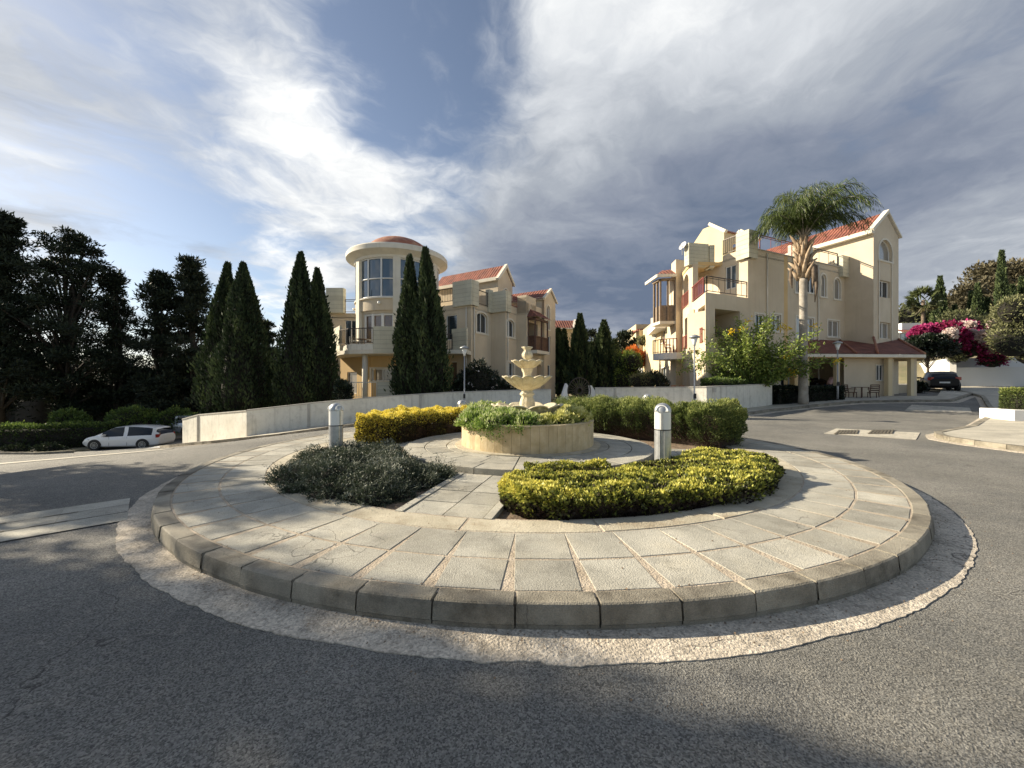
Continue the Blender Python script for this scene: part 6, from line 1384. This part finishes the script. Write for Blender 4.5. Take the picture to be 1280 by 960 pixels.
shrub('hill_scrub', 'distant low scrub round the hill villa', 'scrub', blobs(1118,1180,396,425,84,10,2,3.5,5), 3000, .9, LM['olive'], (.1,.6), seed=152)['kind'] = 'stuff'
bz = 3.0
shrub('bougainvillea', 'magenta bougainvillea on the left over the dark tree', 'bougainvillea', blobs(1145,1166,418,432,35,8,.5,.95,7), 9000, .20, LM['pink'], (.35,1.15), .8, seed=153, dense=.5)
shrub('bougainvillea', 'wide crimson and magenta bougainvillea hanging over the white wall', 'bougainvillea', blobs(1180,1252,412,440,34.5,22,.6,1.2,8)+[(at(1240,448,33.5)[0],33.5,at(1240,450,33.5)[2],1.0,.7,.8)], 24000, .20, LM['pink'], (.1,.95), .8, seed=154, dense=.5)
shrub('white_bougainvillea', 'pale pink and white sprays among the magenta bougainvillea', 'bougainvillea', blobs(1186,1250,404,438,33.4,11,.22,.45,9), 2600, .20, LM['pinkwhite'], (.2,.9), .8, seed=155, core=CORE2)
shrub('hanging_bush', 'straggly olive-green bush on the wall behind the black car', 'bush', blobs(1178,1200,438,450,34,6,.3,.6,10), 2600, .18, LM['olive'], (.2,1), seed=156)
shrub('olive_bush', 'large pale green bush overhanging the wall at the right edge', 'bush', blobs(1262,1290,388,440,30,16,.7,1.4,11), 16000, .20, LM['olive'], (.1,1), seed=157)
clumptree('dark_tree', 'dark leafy tree between the porch and the sunlit white wall', 'tree', 1160, 421, 488, 32.5, 50, 26, 9000, .2, LM['bush'], (.0,.5), 158, .62, None, .5, (.12,.2), 'oval', .5)
x, y, z = at(1147, 482, 27.5); shrub('garden_plant', 'small dark leafy plant beside the last porch post', 'plant', [(x,y,gz(x,y)+.3,.45,.4,.4)], 700, .2, LM['bush'], (.1,.8), seed=159)
# trees and plants in the gap between the houses
for i, (lab, px, yt, yb, Yd, w_, cl_, n) in enumerate([('round-headed dark pine behind the middle cypresses', 742, 411, 492, 45, 24, 26, 5000), ('ragged dark pine left of the far cream house', 782, 412, 490, 42, 24, 30, 4500), ('dark pine leaning over the lane beside the far cream house', 794, 424, 492, 42, 20, 20, 3500), ('low dark pine between the two far pines', 770, 425, 492, 44, 20, 20, 3000)]):
    clumptree('pine_tree', lab, 'pine tree', px, yt, yb, Yd, w_, cl_, n, .3, LM['pine'], (.2,.9), 170+i, .2, 'pines down the lane', .6, (.07,.13), 'oval', .35)
shrub('garden_bush', 'green garden bushes along the lane left of the far cream house', 'bush', blobs(776,800,452,482,30,9,.5,.9,21), 5000, .16, LM['cassia'], (.1,.9), seed=181)
shrub('garden_bush', 'dry green bush under the white dish behind the sunlit wall', 'bush', blobs(793,812,476,486,25,6,.35,.55,22), 2500, .12, LM['olive'], (.1,.8), seed=182)
shrub('garden_bush', 'dark bush before the glazed door of the right rear wing', 'bush', blobs(818,828,472,482,25,4,.3,.5,23), 1800, .13, LM['bush'], (.3,1), seed=183)
x, y, z = at(790,446,39); shrub('orange_creeper', 'orange flowering creeper below the lower white balcony of the far cream house', 'creeper', [(x,y,z,1.0,.8,1.0), (x+.8,y,z-.4,.8,.6,.9)], 1800, .2, LM['orange'], (.1,.9), seed=184)
x, y, z = at(808,427,39); shrub('balcony_plant', 'green plants on the upper white balcony of the far cream house', 'plant', [(x-.4,y,z,.5,.5,.5), (x+.4,y,z,.5,.5,.45)], 1200, .2, LM['olive'], (.3,1), seed=185)
# trees outside the picture on the left whose shade falls on the road and island
for i, (x, y, top, rad) in enumerate(((-19.0,9.75,9.4,1.25), (-24.0,11.5,10.5,1.3), (-17.2,7.05,11.2,.5))):
    clumptree('shade_tree', ['broad tree beyond the left edge whose shade crosses the front of the island', 'tree beyond the left edge shading the left road', 'narrow tree beyond the left edge shading the front road'][i], 'tree', 0, 0, 0, 0, rad, [60,60,44][i], [9000,12000,15000][i], .17, LM['pine'], (.2,.8), 190+i, .28, 'shade trees beyond the left edge', .75, (.05,.09), 'oval', .45, xy=(x,y), top=top, zb=gz(x,y))
# ================================================================== vehicles
def car(name, label, kind, paint, loc, rz, L_=4.5, Wd=1.76, H=1.5):
    """lofted body; x forward, sections give (x, z_low, z_belt, z_roof, half width sill, half width belt, half width roof)"""
    t = thing(name, label, 'car', loc, None, 0); ca, sa = math.cos(rz), math.sin(rz); T = lambda x, y, z: (loc[0]+ca*x-sa*y, loc[1]+sa*x+ca*y, loc[2]+z)
    hw = Wd/2
    if kind == 'mpv':   # station: x fraction (0 rear..1 front), low, belt, roof
        st = [(0,.42,.80,.86), (.012,.30,.92,1.18), (.06,.24,.95,1.42), (.15,.22,.95,1.50), (.30,.20,.93,1.56), (.45,.20,.91,1.57), (.58,.20,.89,1.50), (.68,.20,.88,1.34), (.77,.20,.90,1.10), (.83,.20,.90,.96), (.90,.20,.86,.88), (.96,.24,.74,.78), (.995,.34,.58,.62)]
    else:
        st = [(0,.40,.80,.86), (.012,.30,.90,1.02), (.06,.24,.93,1.22), (.13,.22,.93,1.36), (.28,.20,.91,1.42), (.42,.20,.90,1.43), (.54,.20,.89,1.36), (.63,.20,.88,1.18), (.70,.20,.90,.98), (.76,.20,.88,.91), (.88,.20,.82,.84), (.95,.24,.70,.74), (.995,.34,.55,.60)]
    k_ = H/max(s[3] for s in st)
    def ring(s):
        x = (s[0]-.5)*L_; e = 1-.16*abs(2*s[0]-1)**5-.08*max(0, s[0]-.8)*5*.6; lo, be, ro = s[1]*k_, s[2]*k_, s[3]*k_; rw = hw*(.80 if ro-be > .12 else .86)*e; b = hw*e
        return [(x,0,lo), (x,b*.86,lo), (x,b*.97,lo+.08), (x,b,(lo+be)*.55), (x,b*.975,be-.03), (x,b*.955,be), (x,(b*.93*.35+rw*.65) if ro-be > .12 else b*.93,be+(ro-be)*.55), (x,rw,ro-.05*min(1,(ro-be)*4)), (x,rw*.82,ro-.008), (x,0,ro+.012)]
    st2 = []
    for a, b in zip(st[:-1], st[1:]):
        for q in range(3): st2.append(tuple(a[i]+(b[i]-a[i])*q/3 for i in range(4)))
    st2.append(st[-1]); n = 10
    rings = [ring(s) for s in st2]; body = MB(); glass = MB(); dark = MB()
    wx = (-.5+.20, -.5+.815) if kind == 'mpv' else (-.5+.19, -.5+.82); wr = .32*k_ if kind != 'mpv' else .325
    def isglass(i, j, s): 
        if j not in (5, 6): return False
        hgt = (s[3]-s[2])
        if hgt < .12: return False
        f = s[0]
        if kind == 'mpv': return (.075 < f < .74) and not (.395 < f < .41)
        return (.10 < f < .665) and not (.37 < f < .385)
    for sgn in (1, -1):
        for i in range(len(rings)-1):
            for j in range(n-1):
                q = [rings[i][j], rings[i+1][j], rings[i+1][j+1], rings[i][j+1]]; q = [T(x, y*sgn, z) for x, y, z in q]
                if sgn < 0: q = q[::-1]
                g = isglass(i, j, st2[i]); 
                mid = (st2[i][0]+st2[i+1][0])/2
                ws = (j in (7,8) and ((.63 < mid < .80) if kind == 'mpv' else (.56 < mid < .72))) or (j in (7,8,6) and (mid < .045 if kind == 'mpv' else mid < .10) and st2[i][3]-st2[i][2] > .06)
                (glass if (g or ws) else body).quad(*q, smooth=True)
        # wheel arches
        for w_ in wx:
            cx = w_*L_; pts = []
            for a in range(0, 181, 15): pts.append((cx+(wr+.045)*math.cos(R(a)), (hw+.004)*sgn, wr+(wr+.045)*math.sin(R(a))))
            for p, q in zip(pts[:-1], pts[1:]):
                dark.quad(T(cx,(hw+.004)*sgn,wr), T(*p), T(*q)); dark.quad(T(*p), T(*q), T(q[0],q[1]-.10*sgn,q[2]), T(p[0],p[1]-.10*sgn,p[2]))
            dark.quad(*[T(x,(hw+.003)*sgn,z) for x, z in ((cx-wr-.045,wr), (cx+wr+.045,wr), (cx+wr-.02,.14), (cx-wr+.02,.14))])
    s0 = rings[0]; body.quad(*[T(x,y,z) for x, y, z in s0], *[T(x,-y,z) for x, y, z in s0[-2:0:-1]]); s1 = rings[-1]; body.quad(*[T(x,y,z) for x, y, z in s1][::-1], *[T(x,-y,z) for x, y, z in s1[1:-1]])
    # weld so shading is smooth
    bo = body.build('body', M[paint], t); go = glass.build('window', M['carglass'], t)
    for o in (bo, go):
        md = o.modifiers.new('w', 'WELD'); md.merge_threshold = .001; md = o.modifiers.new('e', 'EDGE_SPLIT'); md.split_angle = R(38)
    dark.build('wheel_arch', M['black'], t)
    for w_ in wx:
        for sgn in (1, -1):
            w = MB(); cx = w_*L_; y0, y1 = (hw-.20)*sgn, (hw+.012)*sgn; R_ = wr
            def disc(mbb, r0, r1, ya, yb, m=28):
                for q in range(m):
                    a, b = 2*math.pi*q/m, 2*math.pi*(q+1)/m; P4_ = [(cx+r0*math.cos(a), ya, R_+r0*math.sin(a)), (cx+r1*math.cos(a), yb, R_+r1*math.sin(a)), (cx+r1*math.cos(b), yb, R_+r1*math.sin(b)), (cx+r0*math.cos(b), ya, R_+r0*math.sin(b))]
                    mbb.quad(*[T(*p) for p in P4_])
            disc(w, R_*.62, R_*.94, y1, y1); disc(w, R_*.94, R_, y1, y1-.03*sgn); disc(w, R_, R_, y1-.03*sgn, y0); wo = w.build('wheel', M['black'], t)
            rm_ = MB(); disc(rm_, R_*.54, R_*.64, y1+.004*sgn, y1+.006*sgn); disc(rm_, .0, R_*.16, y1+.004*sgn, y1+.004*sgn)
            for q in range(10): 
                a = 2*math.pi*q/10; rm_.bar(T(cx+R_*.12*math.cos(a), y1, R_+R_*.12*math.sin(a)), T(cx+R_*.56*math.cos(a), y1, R_+R_*.56*math.sin(a)), .05, .02)
            rm_.build('rim', M['rim'], wo)
    for sgn in (1, -1):
        mb = MB(); x = L_*.44; mb.prism([T(x+.13,hw*.62*sgn,0)[:2], T(x+.06,hw*.84*sgn,0)[:2], T(x-.22,hw*.93*sgn,0)[:2], T(x-.16,hw*.66*sgn,0)[:2]][::sgn], loc[2]+.62*k_, loc[2]+.76*k_); mb.build('headlight', M['headlamp'], t)
        mb = MB(); x = -L_*.5; mb.prism([T(x+.02,hw*.62*sgn,0)[:2], T(x+.0,hw*.80*sgn,0)[:2], T(x+.12,hw*.975*sgn,0)[:2], T(x+.22,hw*.8*sgn,0)[:2]][::sgn], loc[2]+.78*k_, loc[2]+1.0*k_); mb.build('tail_light', M['tail'], t)
        mb = MB(); mb.bar(T(L_*.19,hw*.9*sgn,.98*k_), T(L_*.19,(hw+.16)*sgn,.99*k_), .10, .12); mb.build('mirror', M[paint], t)
        mb = MB(); mb.bar(T(-L_*.08,(hw+.0)*sgn,.80*k_), T(-L_*.035,(hw+.0)*sgn,.80*k_), .03, .02); mb.build('door_handle', M[paint], t)
        for xx in (-.10, .13):
            mb = MB(); mb.bar(T(L_*xx,(hw*.992)*sgn,.30*k_), T(L_*xx,(hw*.978)*sgn,.88*k_), .012, .008); mb.build('door_gap', M['black'], t)
    mb = MB(); mb.bar(T(-L_*.502,-.26,.62*k_), T(-L_*.502,.26,.62*k_), .012, .11); mb.build('number_plate', M['plate'], t)
    mb = MB(); mb.bar(T(L_*.497,-.5,.42*k_), T(L_*.497,.5,.42*k_), .02, .12); mb.build('grille', M['black'], t)
    return t
cx, cy = at(163,0,25.2)[0], 25.2; car('parked_car', 'white people carrier parked side-on under the pines', 'mpv', 'white_paint', (cx, cy, gz(cx, cy)+.0), R(188), 4.35, 1.74, 1.5)
cx, cy = -24.6, 29.0; cx = at(226,0,28.6)[0]; cy = 28.6; car('parked_car', 'silver-white car mostly hidden between the people carrier and wall end', 'hatch', 'silver_paint', (cx, cy, gz(cx, cy)+.35), R(172), 4.3, 1.74, 1.45)
cx, cy = 32.0, 28.9; car('parked_car', 'black hatchback seen from behind at the white retaining wall', 'hatch', 'black_paint', (cx, cy, gz(cx, cy)+.02), R(52), 3.7, 1.68, 1.44)
cx, cy = 20.35, 25.9; car('parked_car', 'dark car parked in the shade under the tiled porch', 'hatch', 'black_paint', (cx, cy, .62), R(-72), 3.7, 1.65, 1.42)
# porch table and chairs
table((20.95,23.05,.66), 'brown table in front of the porch wall', 'wood', .5, .76)
chair((20.4,23.15,.66), R(70), 'dark slatted chair left of the brown table by the porch wall', 'wood', 'chairs by the porch wall'); chair((21.55,22.95,.66), R(-60), 'dark slatted chair right of the brown table by the porch wall', 'wood', 'chairs by the porch wall')
for i, (px, Yd, mt, lab) in enumerate(((846, 24.2, 'terracotta', 'reddish chair back behind the sunlit wall left of the lamp post'), (856, 24.0, 'terracotta', 'reddish chair just left of the lamp post behind the sunlit wall'))):
    x = at(px,0,Yd)[0]; chair((x, Yd, .6), R(30+80*i), lab, mt, 'reddish chairs on the ground floor terrace')
for i, (px, lab) in enumerate(((795, 'red chair at the left on the round first floor balcony'),)): chair((11.2,27.6,3.75), R(60), 'red chair on the round white balcony of the right house', 'redrail', 'balcony chairs')
# person leaning forward under the porch
def person():
    bx, by = 19.85, 24.1; z0 = .62; t = thing('person', 'person in a pale pink top bending forward behind the dark hedge at the porch', 'person', (bx, by, z0))
    def skin(name, verts, edges, rad, mat, parent, sub=2):
        me = bpy.data.meshes.new(name); me.from_pydata([(v[0], v[1], v[2]) for v in verts], edges, []); o = bpy.data.objects.new(name, me); COL.objects.link(o); o.parent = parent
        md = o.modifiers.new('skin', 'SKIN'); md.use_smooth_shade = True; me.materials.append(mat)
        if not me.skin_vertices: 
            me.attributes  # ensure layer
        for i, r_ in enumerate(rad): me.skin_vertices[0].data[i].radius = (r_, r_)
        me.skin_vertices[0].data[0].use_root = True
        md = o.modifiers.new('sub', 'SUBSURF'); md.levels = sub; md.render_levels = sub; return o
    V = [(0,0,.93), (.05,0,1.08), (.17,0,1.24), (.30,0,1.36), (.40,-.01,1.43), (.46,-.01,1.50),                    # pelvis, spine, chest, neck, head
         (.52,-.01,1.55),
         (.27,.17,1.36), (.36,.23,1.10), (.52,.18,.96), (.60,.16,.94),
         (.27,-.17,1.36), (.38,-.23,1.10), (.55,-.17,.97), (.63,-.15,.95),
         (0,.10,.86), (.04,.11,.48), (-.04,.11,.08), (.10,.12,.03),
         (0,-.10,.86), (.06,-.11,.48), (-.01,-.11,.08), (.13,-.12,.03)]
    E_ = [(0,1), (1,2), (2,3), (3,4), (4,5), (5,6), (3,7), (7,8), (8,9), (9,10), (3,11), (11,12), (12,13), (13,14), (0,15), (15,16), (16,17), (17,18), (0,19), (19,20), (20,21), (21,22)]
    Rr = [.13,.125,.135,.11,.055,.09,.08, .065,.048,.036,.03, .065,.048,.036,.03, .09,.065,.045,.04, .09,.065,.045,.04]
    # make sure the skin layer exists by adding the modifier first
    def build(name, verts, edges, rad, mat, par):
        me = bpy.data.meshes.new(name); me.from_pydata(verts, edges, []); o = bpy.data.objects.new(name, me); COL.objects.link(o); o.parent = par; me.materials.append(mat)
        import bmesh
        bm = bmesh.new(); bm.from_mesh(me); lay = bm.verts.layers.skin.verify()
        for v, r_ in zip(bm.verts, rad): v[lay].radius = (r_, r_)
        bm.verts.ensure_lookup_table(); bm.verts[0][lay].use_root = True
        bm.to_mesh(me); bm.free(); md = o.modifiers.new('skin', 'SKIN'); md.use_smooth_shade = True; md = o.modifiers.new('sub', 'SUBSURF'); md.levels = 2; md.render_levels = 2; return o
    build('body', V, E_, Rr, M['skin'], t)
    build('top', V[:4]+[V[7], V[8], V[11], V[12]], [(0,1), (1,2), (2,3), (3,4), (4,5), (3,6), (6,7)], [.150,.145,.155,.118,.082,.065,.082,.065], M['cloth'], t)
    build('trousers', [V[0], V[15], V[16], V[17], V[19], V[20], V[21]], [(0,1), (1,2), (2,3), (0,4), (4,5), (5,6)], [.148,.105,.078,.06,.105,.078,.06], plain('dark_trousers', (.03,.035,.05), .9), t)
    mb = MB(); mb.lathe([(.01,-.08), (.09,-.05), (.115,.02), (.10,.08), (.05,.12), (.01,.13)], (bx+.455, by-.0, z0+1.55), 20); mb.build('hair', M['hair'], t)
person()
# ------------------------------------------------------------------ world, sun, camera
SUN_AZ = math.atan2(.30, -.954)         # the sun stands on the left, a little behind the houses
SUN_EL = R(27)
w = bpy.data.worlds.new('World'); sc.world = w; w.use_nodes = True; nt = w.node_tree; L = nt.links.new
for n in list(nt.nodes): nt.nodes.remove(n)
out = nt.nodes.new('ShaderNodeOutputWorld'); bg = nt.nodes.new('ShaderNodeBackground'); L(bg.outputs[0], out.inputs[0])
sky = nt.nodes.new('ShaderNodeTexSky'); sky.sky_type = 'NISHITA'; sky.sun_disc = False; sky.sun_elevation = SUN_EL; sky.sun_rotation = math.pi/2-SUN_AZ
sky.altitude = 50; sky.air_density = 1.0; sky.dust_density = .6; sky.ozone_density = 2.5
tc = nt.nodes.new('ShaderNodeTexCoord'); SEP = nt.nodes.new('ShaderNodeSeparateXYZ'); L(tc.outputs['Generated'], SEP.inputs[0])
def mth(op, a, b=None, c=None, clamp=False):
    q = nt.nodes.new('ShaderNodeMath'); q.operation = op; q.use_clamp = clamp
    for i, x in enumerate((a, b, c)):
        if x is None: continue
        if isinstance(x, (int, float)): q.inputs[i].default_value = x
        else: L(x, q.inputs[i])
    return q.outputs[0]
zz = mth('MAXIMUM', SEP.outputs[2], 0.0); dn = mth('ADD', zz, .11)
U = mth('DIVIDE', SEP.outputs[0], dn); V = mth('DIVIDE', SEP.outputs[1], dn)
def comb(x, y, z=0.0):
    c = nt.nodes.new('ShaderNodeCombineXYZ')
    for i, q in enumerate((x, y, z)):
        if isinstance(q, (int, float)): c.inputs[i].default_value = q
        else: L(q, c.inputs[i])
    return c.outputs[0]
def noise(vec, scale, detail=8, rough=.55, dist=0.0, lac=2.0):
    n = nt.nodes.new('ShaderNodeTexNoise'); n.inputs['Scale'].default_value = scale; n.inputs['Detail'].default_value = detail; n.inputs['Roughness'].default_value = rough
    n.inputs['Distortion'].default_value = dist; L(vec, n.inputs['Vector']); return n.outputs['Fac']
def ramp(f, a, b, lo=0.0, hi=1.0):
    m = nt.nodes.new('ShaderNodeMapRange'); m.interpolation_type = 'SMOOTHSTEP'
    m.inputs['From Min'].default_value = a; m.inputs['From Max'].default_value = b; m.inputs['To Min'].default_value = lo; m.inputs['To Max'].default_value = hi
    L(f, m.inputs['Value']); return m.outputs[0]
def blob(px, py, wx, wy=None):
    """soft patch of sky round the direction seen at a photo pixel (directions only, no position)"""
    d = Vector(((px-640)/F, 1, (480-py)/F)).normalized()
    vm = nt.nodes.new('ShaderNodeVectorMath'); vm.operation = 'DOT_PRODUCT'; L(tc.outputs['Generated'], vm.inputs[0]); vm.inputs[1].default_value = d
    return ramp(vm.outputs['Value'], math.cos(R(wx)), 1.0)
# wind-drawn coordinates: streaks fan out from low left of centre
warp = noise(comb(U, V), .8, 5, .55); warp2 = noise(comb(V, U, 3.0), 1.6, 5, .55)
P0 = comb(mth('ADD', U, mth('MULTIPLY', warp, .75)), mth('ADD', V, mth('MULTIPLY', warp2, .6)), 1.3)
nA = noise(P0, .95, 10, .57, .05)                       # broad masses
rx = mth('ADD', mth('MULTIPLY', U, .80), mth('MULTIPLY', V, .60)); ry = mth('SUBTRACT', mth('MULTIPLY', V, .80), mth('MULTIPLY', U, .60))
P2 = comb(mth('ADD', mth('MULTIPLY', rx, .42), mth('MULTIPLY', warp, .5)), mth('ADD', ry, mth('MULTIPLY', warp2, .5)), 4.0)
nB = noise(P2, 2.1, 9, .60, .2)                        # streaks
nC = noise(P0, 3.4, 10, .60, .05)                        # puffs
nD = noise(comb(U, V, 9.0), .55, 4, .5)                 # very broad tone
def cen(n, k): return mth('MULTIPLY', mth('SUBTRACT', n, .5), k)
cov = mth('ADD', .50, mth('ADD', cen(nA, 1.15), mth('ADD', cen(nB, .75), cen(nC, .75))))
for (px, py, w_, k) in ((1000,140,55,.42), (760,330,26,.30), (1230,300,24,.12), (480,250,16,.04), (340,50,13,.10), (735,15,9,.18), (400,365,12,.22), (430,290,10,.04), (100,150,40,.06), (90,330,22,.10),
                        (575,60,20,-.30), (460,110,8,-.12), (250,345,14,-.18), (1160,110,9,-.12), (200,110,10,-.08)):
    cov = mth('ADD', cov, mth('MULTIPLY', blob(px, py, w_), k))
mask = ramp(cov, .40, .86)
slate = .36
for (px, py, w_, k) in ((780,400,34,.42), (1150,360,34,.18), (1000,80,55,.06), (500,230,22,-.12), (340,60,15,-.16), (850,150,22,-.10), (60,330,30,-.12), (150,140,30,.14), (1240,330,9,-.15), (360,370,9,-.4)):
    slate = mth('ADD', slate, mth('MULTIPLY', blob(px, py, w_), k))
slate = mth('ADD', slate, mth('ADD', cen(nA, -.8), mth('ADD', cen(nB, .55), mth('ADD', cen(nC, -.6), cen(nD, .5)))), clamp=True)
cr = nt.nodes.new('ShaderNodeValToRGB'); e = cr.color_ramp.elements
def cc(r_, g, b): return (r_, g, b, 1)
e[0].position = 0; e[0].color = cc(.80,.80,.78); e[1].position = 1; e[1].color = cc(.105,.135,.195)
q = e.new(.25); q.color = cc(.50,.52,.545); q = e.new(.5); q.color = cc(.29,.315,.355); q = e.new(.75); q.color = cc(.18,.205,.26)
L(slate, cr.inputs['Fac'])
CLOUD = 7.1; SKYK = .60
hs = nt.nodes.new('ShaderNodeHueSaturation'); hs.inputs['Saturation'].default_value = .80; L(sky.outputs[0], hs.inputs['Color'])
sk = nt.nodes.new('ShaderNodeVectorMath'); sk.operation = 'SCALE'; L(hs.outputs[0], sk.inputs[0]); sk.inputs['Scale'].default_value = SKYK
cl = nt.nodes.new('ShaderNodeVectorMath'); cl.operation = 'SCALE'; L(cr.outputs['Color'], cl.inputs[0]); cl.inputs['Scale'].default_value = CLOUD
# a bright veil of cloud low in the sky behind the viewer and overhead, where it lights the street
mx = nt.nodes.new('ShaderNodeMix'); mx.data_type = 'RGBA'; L(mask, mx.inputs['Factor']); L(sk.outputs[0], mx.inputs['A']); L(cl.outputs[0], mx.inputs['B'])
L(mx.outputs['Result'], bg.inputs['Color']); bg.inputs['Strength'].default_value = .10

sl = bpy.data.lights.new('sun', 'SUN'); sl.energy = 4.8; sl.angle = R(.5); sl.color = (1, .88, .69)
so = bpy.data.objects.new('sun', sl); COL.objects.link(so)
d = Vector((math.cos(SUN_AZ)*math.cos(SUN_EL), math.sin(SUN_AZ)*math.cos(SUN_EL), math.sin(SUN_EL)))
so.rotation_euler = d.to_track_quat('Z', 'Y').to_euler(); so.location = d*60
cam = bpy.data.cameras.new('camera'); cam.sensor_width = 36; cam.lens = F/1280*36; cam.clip_end = 3000; cam.clip_start = .05
co = bpy.data.objects.new('camera', cam); COL.objects.link(co); co.location = (0,0,EYE); co.rotation_euler = (R(90),0,0)
sc.camera = co
sc.view_settings.view_transform = 'Standard'; sc.view_settings.look = 'None'; sc.view_settings.exposure = 1.06; sc.view_settings.gamma = 1
sc.render.engine = 'CYCLES'; sc.cycles.max_bounces = 6; sc.cycles.transparent_max_bounces = 4; sc.cycles.use_denoising = True
